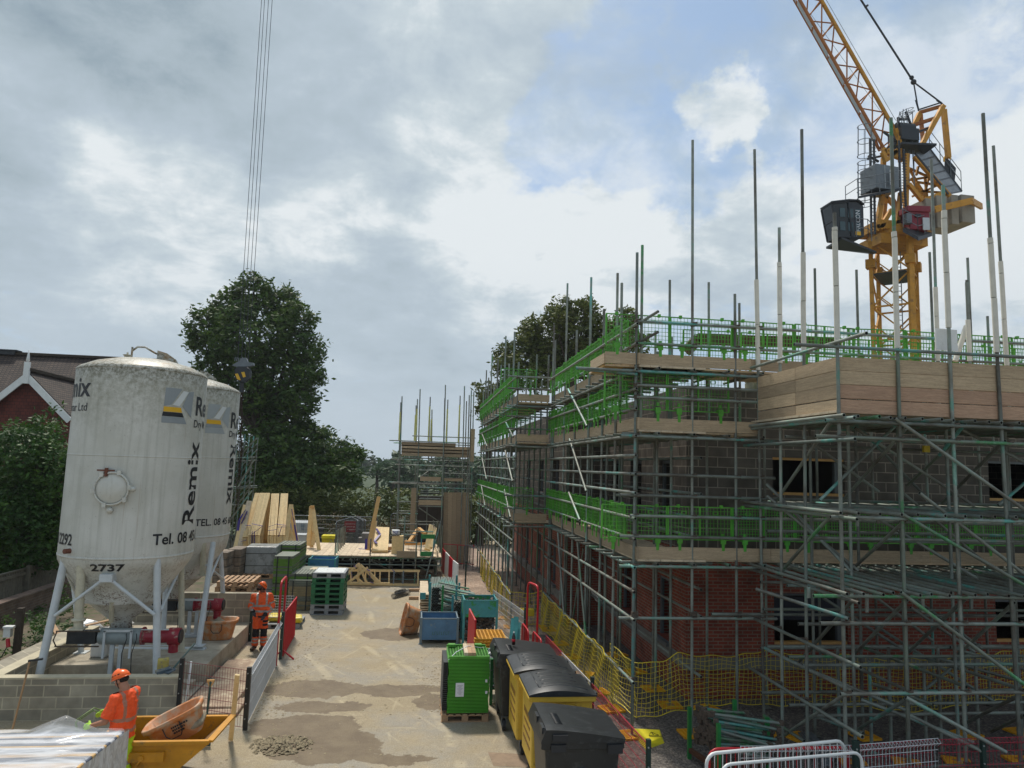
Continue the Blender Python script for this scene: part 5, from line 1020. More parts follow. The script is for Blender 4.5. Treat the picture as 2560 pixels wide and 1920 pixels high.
    if not second:
        tx('Remix',-47,5.98,.58,'RIGHT',bold=.018); tx('Dry Mortar Ltd',-48,5.68,.235,'RIGHT',bold=.005)
        tx('Remix',67,3.33,.62,rot=90,bold=.02,xs=1.12); tx('Tel. 08 45 600 2292',19,3.0,.31,bold=.02); tx('Tel. 08 45 600 2292',-50.5,2.98,.31,'RIGHT',bold=.02,xs=.85)
        tx('2737',-30,2.50,.2,bold=.03,xs=1.6,off=.012)
    else:
        tx('Remix',60,5.2,.55,rot=-90,bold=.02,xs=1.1); tx('TEL. 08 45 600 2292',17,3.12,.24,bold=.015)
    # hatch
    if not second:
        ph=radians(-17); hz=4.13; a=vd+ph; d=V((cos(a),sin(a),0)); M3=d.to_track_quat('Z','Y').to_matrix(); c0=O+d*(R_-.03)+V((0,0,hz))
        MB().lathe([(.30,0),(.30,.07),(.27,.075),(.2,.11),(.1,.13),(.01,.135)],c0,28,M=M3).build('hatch_cover',SILO,t)
        hb_=MB(); rr=[c0+M3@V((.32*cos(k*pi/16),.32*sin(k*pi/16),.085)) for k in range(32)]; hb_.path(rr,.022,6,closed=True)
        for k in (0.1,1.2,2.2,3.3,4.4,5.6): p=c0+M3@V((.34*cos(k),.34*sin(k),.09)); hb_.box(p,(.07,.07,.09),rz=a)
        hb_.build('hatch_ring',SILO,t)
        sd_=V((-sin(a),cos(a),0)); e=c0+sd_*.42+d*.1; MB().tube(c0+sd_*.3+d*.1,e,.02,6).lathe([(.01,0),(.05,.02),(.055,.06),(.01,.09)],e,10,M=M3).build('latch',SILO,t)
        u_=c0+V((0,0,.36))-sd_*.12+d*.09; MB().beam(u_-sd_*.17,u_+sd_*.15,.03,.03).tube(u_-V((0,0,.12)),u_+V((0,0,.05)),.035,7).build('wing_nut',mat('rust','#6a4030',.8,var=.4,scale=20),t)
        v_=c0-V((0,0,.43))+d*.03; MB().lathe([(.06,0),(.06,.05),(.03,.06),(.01,.08)],v_,12,M=M3).build('bung',SILO,t)
        a2=vd+radians(-52); v_=V((cx+R_*cos(a2),cy+R_*sin(a2),zb+.13)); MB().tube(v_,v_+V((cos(a2),sin(a2),0))*.12,.05,10).build('bung',MATS['rust'],t)
    return t,O,W
S1,O1,W1=silo('nearer white mortar silo, stained top, round hatch and 2737 on its cone',-6.12,16.6,1.30,2.74,6.60)
S2,O2,W2=silo('farther white mortar silo half hidden behind the nearer stained one',-6.10,19.7,1.27,2.84,6.56,True)
LEG=mat('leg_paint','#bfc5c7',.45,var=.1,scale=5,col2='#5a5347',c2t=(.66,.70),c2scale=26)
def ext(a,b_,z): t=(z-a.z)/(b_.z-a.z); return a+(b_-a)*t
def leg(t,n,p,q,Y,Yb,z,r=.07,m=None):
    a=K(n,*p,Y); b_=K(n,*q,Yb); e=ext(a,b_,z); s_=ext(a,b_,a.z+.1); MB().tube(s_,e,r,12).box((e.x,e.y,z+.01),(.26,.26,.02)).build('leg',m or LEG,t)
leg(S1,2,(428,290),(262,1040),15.75,15.5,.1,.075); leg(S1,2,(1052,285),(1047,1030),15.75,15.6,.1,.072); leg(S1,2,(1213,262),(1215,900),17.5,17.45,.45,.065,PIPEC); leg(S1,2,(480,300),(552,960),17.5,17.3,.45,.06)
leg(S1,2,(545,300),(527,665),15.5,15.5,1.36,.085,PIPEC); e=K(2,525,668,15.5); MB().lathe([(.06,-.02),(.125,-.02),(.125,.02),(.1,.03)],e,16).build('pipe_flange',PIPEC,S1)
def st(t,n,p,Yp,q,Yq,r=.035,m=None): MB().tube(K(n,*p,Yp),K(n,*q,Yq),r,8).build('strut',m or LEG,t)
st(S1,2,(690,400),15.38,(368,640),15.5); st(S1,2,(740,400),15.38,(1032,632),15.55); st(S1,2,(1205,320),17.4,(1075,605),16.0); st(S1,2,(450,360),16,(540,560),17.3); st(S1,2,(560,548),17.2,(1030,585),17.4)
q=K(2,718,373,15.36); MB().box((q.x,q.y+.08,q.z-.04),(.24,.3,.15)).build('bracket',LEG,S1)
leg(S2,2,(1422,180),(1325,862),18.65,17.6,.52,.065); leg(S2,2,(1475,200),(1500,640),20.5,20.6,.45,.06); leg(S2,2,(1110,400),(1085,900),18.7,18.2,.45,.06); st(S2,2,(1485,200),20.3,(1400,400),18.6,.03); st(S2,2,(1380,300),18.6,(1500,400),20.4,.025)
leg(S2,2,(1360,180),(1355,395),18.9,18.9,1.9,.07,PIPEC)
a=K(18,690,955,17.75); b_=K(18,2170,955,17.6); MB().tube(a,b_,.085,14).build('base_pipe',LEG,S2)
# mixers below the silos
MGREY=mat('mixer_grey','#8c9697',.5,.1,var=.12,scale=6,col2='#5f6465',c2t=(.6,.7),c2scale=8); MRED=mat('mixer_red','#8e2030',.45,var=.2,scale=6,col2='#a89484',c2t=(.56,.66),c2scale=7)
def mixer(label,n,xa,xb,xc,yc,Y,zf,R_=.165,motor=None):
    A=K(n,xa,yc,Y); B_=K(n,xb,yc,Y); C_=K(n,xc,yc,Y); t=thing('mortar_mixer',label,'mixer',((A.x+C_.x)/2,Y,zf))
    ex=V((1,0,0)); z=A.z; P=lambda x:V((x,Y,z))
    MB().tube(P(A.x),P(B_.x),R_,24).tube(P(A.x-.03),P(A.x),R_*.9,20).build('drum',MGREY,t)
    MB().tube(P(B_.x),P(C_.x-.18),R_*.82,20).tube(P(B_.x),P(B_.x+.03),R_*1.15,20).build('red_drum',MRED,t)
    MB().tube(P(C_.x-.22),P(C_.x),R_*1.05,24).tube(P(C_.x-.12),V((C_.x-.12,Y,z-.32)),R_*.6,12).build('outlet_head',MRED,t)
    MB().tube(P(C_.x),P(C_.x+.03),R_*.85,20).build('end_cap',DKSTEEL,t)
    for s_ in (-1,1): MB().tube((B_.x,Y-.12,z+s_*R_*.95),(C_.x-.2,Y-.12,z+s_*R_*.95),.012,6).build('tie_rod',LEG,t)
    fr=MB(); w=(B_.x-A.x)
    for x in (A.x+.13,A.x+.13+.52):
        fr.box((x,Y-R_-.03,z-.12),(.045,.03,.55)); 
    fr.box((A.x+.39,Y-R_-.03,z+.15),(.56,.03,.045)); fr.build('guard_frame',LEG,t)
    lg=MB()
    for x in (A.x+.25,A.x+.42): lg.box((x,Y-.05,(z-R_+zf)/2),(.08,.06,z-R_-zf+.02))
    lg.box((A.x+.33,Y-.05,zf+.03),(.5,.3,.05)); lg.build('stand',LEG,t)
    lm=MB(); lm.box((A.x-.35,Y,z-.01),(.55,.24,.24)); lm.build('motor',DKSTEEL,t); mb=MB()
    for s_ in (-.17,.13): mb.beam((A.x-.82,Y-.15,z+s_),(A.x+.02,Y-.15,z+s_),.03,.025)
    mb.path([(A.x-.8,Y-.15,z-.16),(A.x-.86,Y-.15,z-.05),(A.x-.8,Y-.15,z+.14)],.014,5); mb.build('motor_frame',RUST,t)
    for x0 in (A.x+.75,B_.x-.25): MB().path([(x0,Y-.2,z+.1),(x0+.02,Y-R_-.05,z),(x0-.06,Y-R_-.04,z-.3),(x0-.02,Y-.25,zf+.05),(x0+.1,Y-.5,zf+.02)],.009,5).build('cable',BLACKP,t)
    return t,z
m1,mz=mixer('grey and red mixer drum hanging under the nearer silo behind the block wall',18,480,1150,1760,718,16.2,.1)
mixer('grey and red mixer under the farther silo above the orange mortar tub',19,380,640,1160,232,18.9,.45,R_=.15)
q=V((O1.x+.02,16.55,1.04)); MB().lathe([(.2,-.06),(.28,-.04),(.3,.02),(.22,.08)],q,20).build('blue_sleeve',mat('blue_sleeve','#1f2f6a',.6,var=.3),S1)
MB().tube(K(18,650,150,15.9),K(18,640,480,16.1),.05,10).build('side_pipe',PIPEC,S1)
# --- block pit, plinth
PB=thing('block_pit','low grey blockwork wall round the silo pit with pale mortar capping','wall',(-6,14.5,0))
MB().box((-6.85,14.5,.36),(5.3,.2,.72)).build('front_wall',PITBLOCK,PB); MB().box((-6.85,14.5,.735),(5.32,.21,.03)).build('capping',mat('pale_capping','#b5ac93',.9,var=.15,scale=5),PB)
MB().box((-7.45,16.6,.36),(.22,4.0,.72)).box((-7.8,16.6,.34),(.45,4.0,.68)).build('side_wall',PITBLOCK,PB); MB().box((-7.45,16.6,.735),(.24,4.0,.03)).build('capping',MATS['pale_capping'],PB)
MB().box((-5.85,20.55,.6),(3.4,.2,1.2)).build('back_wall',PITBLOCK,PB)
mb=MB(); mb.box((-5.8,18.4,.225),(3.1,4.1,.45)); tag(mb.build('concrete_plinth',CONC,bevel=.015),'raised concrete plinth under the farther silo and its orange tub','plinth')
mb=MB(); mb.box((-5.8,15.5,.05),(3.1,1.7,.1)); mb.box((-6.75,15.25,.14),(.75,.9,.08)); mb.box((-6.2,15.1,.12),(.12,1.0,.1)); mb.box((-5.2,15.95,.17),(1.7,.22,.14)); tag(mb.build('pit_floor',CONC,bevel=.01),'concrete pit floor with slabs and kerb below the nearer silo','floor')
mb=MB(); mb.box((-3.75,16.4,.06),(.9,3.4,.12),rz=.0); mb.box((-3.65,14.9,.04),(1.0,.9,.08)); tag(mb.build('concrete_step',mat('reddish_concrete','#a08a76',.95,var=.3,scale=4,bump=.4,col2='#b9ab92',c2t=(.5,.62),c2scale=4),bevel=.02),'low dusty concrete step beside the plinth behind the red mesh','step')
# small things in and round the pit
def tubmesh(w=.86,l=.58,h=.46):
    t=thing('mortar_tub','','tub'); n=28
    def ring(sx,sy,z,p=4): 
        out=[]
        for i in range(n):
            a=2*pi*i/n; ca,sa=cos(a),sin(a); r=(abs(ca)**p+abs(sa)**p)**(-1/p); out.append(V((sx*r*ca,sy*r*sa,z)))
        return out
    R_=[ring(.36*w,.34*l,0),ring(.38*w,.37*l,.02),ring(.47*w,.46*l,h-.07),ring(.47*w,.46*l,h-.065),ring(.52*w,.53*l,h-.06),ring(.53*w,.54*l,h),ring(.5*w,.51*l,h+.012),ring(.46*w,.46*l,h-.005),ring(.37*w,.35*l,.03)]
    vs=[p for r in R_ for p in r]; fs=[(k*n+i,k*n+(i+1)%n,(k+1)*n+(i+1)%n,(k+1)*n+i) for k in range(len(R_)-1) for i in range(n)]+[tuple(range(n-1,-1,-1)),tuple(range((len(R_)-1)*n,len(R_)*n))]
    MB().add(vs,fs,0,True).build('body',ORT,t,local=True)
    for s_ in (-1,1): MB().path([(-.12,s_*l*.5,h-.07),(-.12,s_*l*.485,h-.2),(-.07,s_*l*.47,h-.27),(.07,s_*l*.47,h-.27),(.12,s_*l*.485,h-.2),(.12,s_*l*.5,h-.07)],.008,5).build('handle',DKSTEEL,t,local=True)
    return t
ORT=mat('orange_tub','#bf7a45',.55,var=.18,scale=5,col2='#b09c84',c2t=(.46,.62),c2scale=5)
MORTAR=mat('mortar','#8f8672',.95,var=.2,scale=8,bump=.6,bscale=20)
tub=tubmesh(); tub['label']='orange mortar tub heaped with mortar on the concrete plinth'; p=G(*c(19,1030,900),.45); tub.location=(p.x-.02,p.y+.22,.45); tub.rotation_euler.z=.08
mb=MB(); 
n=20; L_=[]
for k in range(6): 
    f=k/5; L_+= [V((.37*f*cos(2*pi*i/n)*1.05,.24*f*sin(2*pi*i/n),.40-.10*f+.08*(1-f)**2*1.5)) for i in range(n)]
mb.add(L_,[(k*n+i,k*n+(i+1)%n,(k+1)*n+(i+1)%n,(k+1)*n+i) for k in range(5) for i in range(n)],0,True); mb.build('mortar',MORTAR,tub,local=True)
shv=thing('shovel','muddy shovel with green handle resting in the end of the block pit','shovel',(-4.5,14.9,.78)); a=K(18,1990,840,15.7); b_=K(18,1650,1240,14.75); MB().tube(a,b_,.018,8).build('handle',mat('dark_teal','#2f4f4c',.5,var=.2),shv)
d=(b_-a).normalized(); MB().beam(b_,b_+d*.1+V((-.1,-.05,-.02)),.22,.02).beam(b_+V((-.05,0,0)),b_+V((-.27,-.12,-.05)),.2,.05,up=(0,0,1)).build('blade',mat('muddy_blue','#4b5a66',.7,var=.3,col2='#9a927c',c2t=(.5,.6)),shv)
mb=MB(); q=K(18,1480,1250,14.8); mb.box((q.x-.02,14.85,.84),(.2,.18,.26),rz=.3); tag(mb.build('bucket',mat('mud_yellow','#a8994e',.7,var=.3,col2='#7d7566'),bevel=.03),'muddy yellowish bucket beside the shovel on the pit wall end','bucket')
br=thing('broom','broom handle leaning on the block pit wall with a wire head','broom',(K(2,90,1375,13.9).x,13.9,0)); MB().tube(K(17,515,1200,14.35),ext(K(17,515,1200,14.35),K(2,90,1375,13.9),.03),.017,8).build('handle',mat('broom_wood','#a8825a',.7),br); q=K(17,550,1190,14.35); MB().beam(q+V((-.06,0,0)),q+V((.16,.05,.02)),.05,.03).build('head',DKSTEEL,br)
mb=MB(); q=K(18,450,1050,17.0); mb.box((q.x,17.0,.62),(.34,.22,.34)); o=tag(mb.build('jerrycan',WHITEP,bevel=.04),'dirty white plastic canister under the nearer silo mixer','canister')
mb=MB()
for i in range(14): mb.box((-8.0+random.uniform(-.4,.5),19.4+random.uniform(-1,.8),.25+.05*i*.5),(random.uniform(.3,.8),random.uniform(.2,.5),.012),rz=random.random()*3,M=None)
sk=MB()
for i in range(8):
    for j in range(8):
        sk.v.append(V((-8.3+i*.18,18.7+j*.18,.42+.14*random.random()+.12*math.sin(i*1.3)*math.cos(j))))
for i in range(7):
    for j in range(7): sk.f.append([i*8+j,(i+1)*8+j,(i+1)*8+j+1,i*8+j+1]); sk.m.append(0); sk.s.append(False)
tag(sk.build('plastic_sheet',mat('white_film_rag','#c2c4c4',.4,var=.15)),'crumpled white plastic sheet lying in the weeds behind the nearer silo','sheet')
for i,(x,y,z,l,r) in enumerate(((-7.9,19.2,.62,.9,.6),(-8.1,18.3,.6,.8,2.2))):
    mb=MB(); mb.beam((x,y,z),(x+l*cos(r),y+l*sin(r),z+.12),.12,.03); tag(mb.build('scrap_board',PALLETWOOD),('short brown board scrap on the plastic sheet','brown board scrap leaning off the plastic sheet')[i],'board')
# ---------------------------------------------------------------- stacks in the yard
def retag(o,label,cat,group=None): return tag(o,label,cat,group)
PGREEN=mat('pallet_green','#1f6b45',.5,var=.2,scale=6,rnd=.1); PGREY=mat('pallet_grey','#8b8f92',.5,var=.15,scale=6,rnd=.1)
def ppallet(m): # plastic pallet 1.0 x 1.2
    mb=MB(); mb.box((0,0,.14),(1.0,1.2,.03)); mb.box((0,0,.012),(1.0,1.2,.024))
    for x in (-.44,0,.44):
        for y in (-.54,0,.54): mb.box((x,y,.0745),(.125,.125,.101))
    for x in (-.25,.25): mb.box((x,0,.1575),(.34,1.1,.005))
    return mb
pp=G(*c(3,698,1262)); prw=.155; pr_=None
names=[('lowest grey plastic pallet of the pallet stack in the yard',PGREY),('second grey plastic pallet from the bottom of the pallet stack',PGREY),('lowest green plastic pallet, just above the two grey ones',PGREEN),('second green plastic pallet from the bottom of the pallet stack',PGREEN),('middle green plastic pallet of the five green ones',PGREEN),('fourth green plastic pallet from the bottom of the pallet stack',PGREEN),('top green plastic pallet, just under the grey one',PGREEN),('grey plastic pallet on top of the green pallets with a white printed sheet',PGREY)]
pc=V((pp.x+.5,pp.y+.62,0))
for i,(lb,m_) in enumerate(names):
    o=ppallet(m_).build('plastic_pallet',m_,local=True); o.location=(pc.x+random.uniform(-.012,.012),pc.y+random.uniform(-.012,.012),.002+i*.1625); o.rotation_euler.z=.0+random.uniform(-.012,.012); tag(o,lb,'pallet','plastic pallets in one stack')
mb=MB(); mb.box((pc.x,pc.y,.002+8*.1625),(.9,1.1,.004)); tag(mb.build('cover_sheet',mat('sheet_white','#c9cccb',.6,var=.1,scale=7,col2='#7d7f80',c2t=(.58,.62),c2scale=9)),'thin white printed sheet on top of the plastic pallet stack','sheet')
def wpallet(w=1.0,d=1.2):
    mb=MB()
    for i in range(7): mb.box((-w/2+.05+(w-.1)*i/6,0,.132),(.085,d,.02))
    for y in (-d/2+.06,0,d/2-.06):
        mb.box((0,y,.115),(w,.1,.014)); mb.box((0,y,.008),(w,.1,.016))
        for x in (-w/2+.07,0,w/2-.07): mb.box((x,y,.062),(.12,.1,.09))
    return mb
wp=None; wpl=['bottom','second','third','fourth','top']
for i in range(5):
    o=wpallet().build('wooden_pallet',PALLETWOOD,local=True); p=K(3,95,1100,21.7); o.location=(p.x+random.uniform(-.04,.04),22.0,.62+i*.147); o.rotation_euler.z=random.uniform(-.06,.06); tag(o,f'{wpl[i]} pallet of the loose wooden pallets behind the block wall','pallet','loose wooden pallets behind the block wall')
mb=MB(); p=K(3,95,1150,22); mb.box((p.x,22.0,.305),(1.3,1.1,.61)); tag(mb.build('block_pack',BLOCK),'grey block pack under the loose wooden pallets','blocks')
o=wpallet().build('wooden_pallet',PALLETWOOD,local=True); p=K(3,235,1180,21.0); o.location=(p.x+.15,21.3,.55); o.rotation_euler=(.2,-1.1,.3); tag(o,'wooden pallet leaning on its edge beside the pallets and man in orange','pallet')
def packbox(name,label,cat,n,x0,x1,y0,y1,Y,d,m,rz=0,grp=None,z0=None,strapz=(),bev=.02):
    a=K(n,x0,y0,Y); b_=K(n,x1,y1,Y); zt=a.z; zb=b_.z if z0 is None else z0; cx_=(a.x+b_.x)/2
    t=thing(name,label,cat,(cx_,Y+d/2,zb),0,grp); mb=MB(); mb.box((cx_,Y+d/2,(zt+zb)/2),(b_.x-a.x,d,zt-zb),rz=rz); mb.build('pack',m,t,bevel=bev)
    if strapz:
        for f in strapz: mb=MB(); mb.box((cx_,Y+d/2,zb+(zt-zb)*f),(b_.x-a.x+.012,d+.012,.018),rz=rz); mb.build('strap',DKSTEEL,t)
    return t,cx_,zb,zt
SHR=mat('shrink_wrap','#8a9092',.3,var=.15,scale=6,col2='#6b7071',c2t=(.5,.6),c2scale=4); BRBL=brickmat('brown_blocks','#7f7264','#75685b','#5e5449',.22,.215,.01)
packbox('block_pack','shrink-wrapped grey block pack standing on another pack','blocks',14,300,690,920,1300,24.9,1.0,SHR,.05,'shrink-wrapped grey packs',strapz=(.3,.75))
packbox('block_pack','lower shrink-wrapped grey block pack behind the man in orange','blocks',14,262,655,1345,1600,24.9,1.0,SHR,.05,'shrink-wrapped grey packs',z0=.15,strapz=(.5,))
for zz,lb in ((.15+.0,'wooden pallet between the two shrink-wrapped grey packs'),): o=wpallet().build('wooden_pallet',PALLETWOOD,local=True); q=K(14,475,1325,24.9); o.location=(q.x,25.4,q.z-.07); tag(o,lb,'pallet')
for i,(x0,x1,y0,y1,Y,lb,z0) in enumerate(((55,225,955,1190,24.3,'upper brown block pack right behind the far silo leg',None),(35,205,1195,1370,24.3,'middle brown block pack on a pallet behind the far silo leg',None),(-140,45,1000,1200,23.6,'upper brown block pack nearest the far silo',None),(-150,40,1210,1430,23.6,'lower brown block pack nearest the far silo',None),(30,190,1400,1520,24.3,'lowest brown block pack behind the far silo leg',.1))):
    packbox('block_pack',lb,'blocks',14,x0,x1,y0,y1,Y,.9,BRBL,-.03,'brown block packs behind the far silo',z0=z0,strapz=(.5,))
OLV=[mat('edge_green','#58812a',.6,var=.2,scale=8),mat('edge_dark','#3f4a2a',.7,var=.2,scale=8),mat('edge_brown','#8f8262',.7,var=.2,scale=8),mat('edge_grey','#70756a',.7,var=.2)]
def stack(label,n,x0,x1,y0,y1,Y,d,rz=0,z0=None,kind=0,lh=.048,grp='stacks of old panels'):
    a=K(n,x0,y0,Y); b_=K(n,x1,y1,Y); zt=a.z; zb=b_.z if z0 is None else z0; cx_=(a.x+b_.x)/2; w=b_.x-a.x
    t=thing('panel_stack',label,'panels',(cx_,Y+d/2,zb),0,grp); mb=MB(); z=zb; R3=Matrix.Rotation(rz,3,'Z')
    while z<zt-.01:
        o=V((random.uniform(-.012,.012),random.uniform(-.012,.012),0)); k=(random.choice((0,0,1,0,3)) if kind==0 else random.choice((2,2,2,3,1))); th=lh*.78
        k=(3 if z>zt-.07 else k); mb.box(V((cx_,Y+d/2,z+th/2))+o,(w,d,th),rz=rz,mi=k); z+=lh
    mb.build('panels',OLV,t)
    sb=MB()
    for u in (-.3,.3): p=R3@V((w*u,0,0)); sb.box((cx_+p.x,Y+d/2+p.y,(zt+zb)/2),(.03,d+.05,zt-zb+.02),rz=rz)
    sb.build('straps',DKSTEEL,t)
    fr=MB()
    for i in range(7): u=(i/6-.5)*.95; p=R3@V((w*u,-d*.47,0)); q=R3@V((w*u,d*.47,0)); fr.beam((cx_+p.x,Y+d/2+p.y,zt+.008),(cx_+q.x,Y+d/2+q.y,zt+.008),.02,.016)
    fr.build('top_grid',STEELG if kind else OLV[3],t); return t
stack('tallest stack of green edged panels nearest the timber trusses',14,735,1045,893,1230,26.6,1.3,-.02,z0=.1)
stack('tall green edged panel stack right of the shrink-wrapped packs',14,700,925,1060,1600,24.6,1.25,-.03,z0=.1)
stack('green edged stack showing in the gap left of the shrink-wrapped packs',14,165,250,1060,1500,26.0,1.0,0,z0=.1)
stack('low green edged panel stack in front of the rear blue stillage',14,1035,1395,1245,1290,26.0,.9,0,z0=.1)
stack('green edged panels lying across the top of the brown stack',14,930,1210,1292,1375,24.5,1.0,0)
stack('brown edged panel stack left of the plastic pallets',14,895,1195,1392,1660,24.3,1.1,0,z0=.03,kind=1,lh=.052)
t=MB(); t.beam(K(14,1105,1295,25.2),K(14,1285,1215,26.3),.26,.04); tag(t.build('loose_board',DECK),'pale loose board lying across the panel stacks','board')
def stillage(label,n,x0,x1,y0,y1,yl,Y,d,m,rz=0,content=None,legm=None,grp=None,txt=None):
    a=K(n,x0,y0,Y); b_=K(n,x1,y1,Y); w=b_.x-a.x; zt=a.z; zb=b_.z; t=thing('stillage',label,'stillage',((a.x+b_.x)/2,Y+d/2,0),rz,grp); lm=legm or m
    for nm,ce,di in (('side_panel',(0,-d/2,(zt+zb)/2),(w,.02,zt-zb)),('side_panel',(0,d/2,(zt+zb)/2),(w,.02,zt-zb)),('side_panel',(-w/2,0,(zt+zb)/2),(.02,d-.025,zt-zb)),('side_panel',(w/2,0,(zt+zb)/2),(.02,d-.025,zt-zb)),('floor_plate',(0,0,zb+.015),(w-.03,d-.03,.02))): MB().box(ce,di).build(nm,m,t,local=True)
    for sx in (-1,1):
        for sy in (-1,1): MB().box((sx*(w/2+.005),sy*(d/2+.005),(zt+.03)/2),(.06,.06,zt+.03)).box((sx*(w/2+.005),sy*(d/2+.005),.01),(.1,.1,.02)).build('corner_post',lm,t,local=True)
    mb=MB(); 
    for sy in (-1,1): mb.beam((-w/2,sy*d/2,zt),(w/2,sy*d/2,zt),.035,.03)
    for sx in (-1,1): mb.beam((sx*w/2,-d/2,zt),(sx*w/2,d/2,zt),.035,.03)
    mb.build('rim',lm,t,local=True); return t,w,zt,zb
BS,bw_,bzt,bzb=stillage('open blue steel stillage with faded lettering beside the tipped orange tub',3,1607,1895,1290,1462,1500,19.95,.85,mat('blue_worn','#4f7698',.55,.1,var=.2,scale=4,col2='#7f8a88',c2t=(.60,.68),c2scale=6),0,legm=mat('stillage_grey','#6f7f88',.5,.3,var=.2))
mb=MB()
for i in range(8): 
    x=-.18+i*.06; mb.box((x,-.437,bzb+.17),(.012,.004,.09)); mb.box((x+.018,-.437,bzb+(.21 if i%2 else .14)),(.03,.004,.012))
mb.build('faded_lettering',mat('faint_green','#3d6a5f',.6),BS,local=True)
stillage('blue steel stillage at the back beside the timber platform',14,1180,1525,1095,1285,1400,27.6,.9,BLUEP,0,legm=TEALP)
# scaffold tube racks
def rack(label,x0,x1,Y,d,z0,z1,post,mt,n_=0,ang=0,grp='scaffold tube racks beside the yard',layers=None,long_=True,L=1.9,fill=1):
    t=thing('tube_rack',label,'rack',((x0+x1)/2,Y,0),ang,grp); w=x1-x0
    for sx in (-1,1):
        for y in (.15,d-.15): MB().box((sx*(w/2+.035),y,(z1+.12)/2),(.06,.06,z1+.12)).build('rack_post',post,t,local=True)
    for y in (.15,d-.15): MB().box((0,y,z0-.05),(w,.06,.06)).build('cross_bar',post,t,local=True)
    r=.0245; row=0; z=z0+r; k=0; ms=[T1,T2,T3,DARK]; mb=MB()
    while z<z0+(z1-z0)*fill:
        x=-w/2+r+(r if row%2 else 0)
        while x<w/2-r:
            j=random.uniform(-.06,.05); mi=random.choice((0,0,1,2)) if mt is None else random.choice(mt)
            mb.tube((x,j-.02,z),(x+random.uniform(-.01,.01),j+L,z),r,7,mi=mi,hollow=3); x+=2*r+.002
        z+=r*1.76; row+=1
    tag(mb.build('tubes',ms,t,local=True),kind='stuff'); return t
a=K(5,222,560,22.0); b_=K(5,420,560,22.0); rack('tube rack full to the top with pale teal tubes lying lengthways',a.x,b_.x,22.2,1.8,.35,K(5,300,345,22.2).z,TEALP,(1,1,1,0),L=2.0)
a=K(5,305,560,21.2); b_=K(5,405,560,21.2); 
t=thing('tube_rack','tube rack with green posts and tubes fanned out to the right','rack',((a.x+b_.x)/2,21.3,0),0,'scaffold tube racks beside the yard')
for x in (a.x,b_.x): MB().box((x,21.3,K(5,300,330,21.3).z/2),(.06,.06,K(5,300,330,21.3).z)).build('rack_post',GPAINT if x==a.x else TEALP,t)
mb=MB()
for i in range(46):
    zz=.25+.9*random.random(); y=21.4+random.uniform(-.05,.9); x=a.x+random.uniform(-.1,.1); mb.tube((x,y,zz+.12),(x+.85+random.uniform(-.1,.15),y-random.uniform(.0,.35),zz-.02),.0245,7,mi=random.choice((0,0,1,2,2)),hollow=3)
tag(mb.build('tubes',[T1,T2,T3,DARK],t),kind='stuff')
a=K(5,395,440,20.9); b_=K(5,470,640,20.9); q=rack('low tube rack of dark tubes ending towards the blue stillage',a.x-.0,b_.x+.15,20.95,1.2,.15,.95,TEALP,(0,0,0,2),L=1.3,fill=1)
TS,tw,tzt,tzb=stillage('teal and green stillage heaped with scaffold couplers behind the blue stillage',5,470,702,440,562,700,19.9,.8,mat('teal_green_panel','#3f8f95',.5,var=.2,scale=3,col2='#2f8a45',c2t=(.49,.52),c2scale=1.6),0,legm=TEALP)
def heap(mb,cx_,cy,w,d,z0,z1,n,s_=.04):
    for i in range(n):
        x=cx_+random.uniform(-w,w)/2; y=cy+random.uniform(-d,d)/2; z=random.uniform(z0,z1); M3=Matrix.Rotation(random.random()*3,3,'X')@Matrix.Rotation(random.random()*3,3,'Z'); mb.box((x,y,z),(s_*random.uniform(.8,2.2),s_*1.1,s_*.6),M=M3,mi=random.choice((0,0,1)))
mb=MB(); heap(mb,TS.location.x,20.3,tw-.1,.7,.15,tzb-.02,520,.05); tag(mb.build('coupler_heap',[RUST,STEELG]),'heap of scaffold couplers under the teal and green stillage','couplers',kind='stuff')
mb=MB(); heap(mb,TS.location.x,20.3,tw-.15,.65,tzb+.05,tzt-.05,160,.05); tag(mb.build('coupler_heap',[RUST,STEELG]),'scaffold couplers inside the teal and green stillage','couplers',kind='stuff')
FS=thing('stillage','green framed stillage overflowing with loose scaffold fittings by the black bin','stillage',(1.95,14.9,0))
a=K(5,665,900,15.1); b_=K(5,765,900,15.1)
for x in (a.x,b_.x+.35):
    for y in (15.0,15.85): MB().box((x,y,.45),(.06,.06,.9)).build('corner_post',GPAINT,FS)
MB().box(((a.x+b_.x)/2+.17,15.42,.3),(b_.x-a.x+.3,.8,.03)).build('floor_plate',GPAINT,FS); mb=MB(); heap(mb,(a.x+b_.x)/2+.15,15.4,b_.x-a.x+.35,.8,.32,1.02,420,.05)
for i in range(14): x=random.uniform(a.x,b_.x+.3); mb.tube((x,15.0+random.random()*.6,random.uniform(.5,.95)),(x+random.uniform(-.2,.2),15.3+random.random()*.4,random.uniform(.8,1.15)),.0245,7,mi=1)
tag(mb.build('fittings',[STEELG,mat('zinc','#a5aaab',.45,.6)]),'heap of zinc scaffold fittings in the green framed stillage','fittings',kind='stuff')
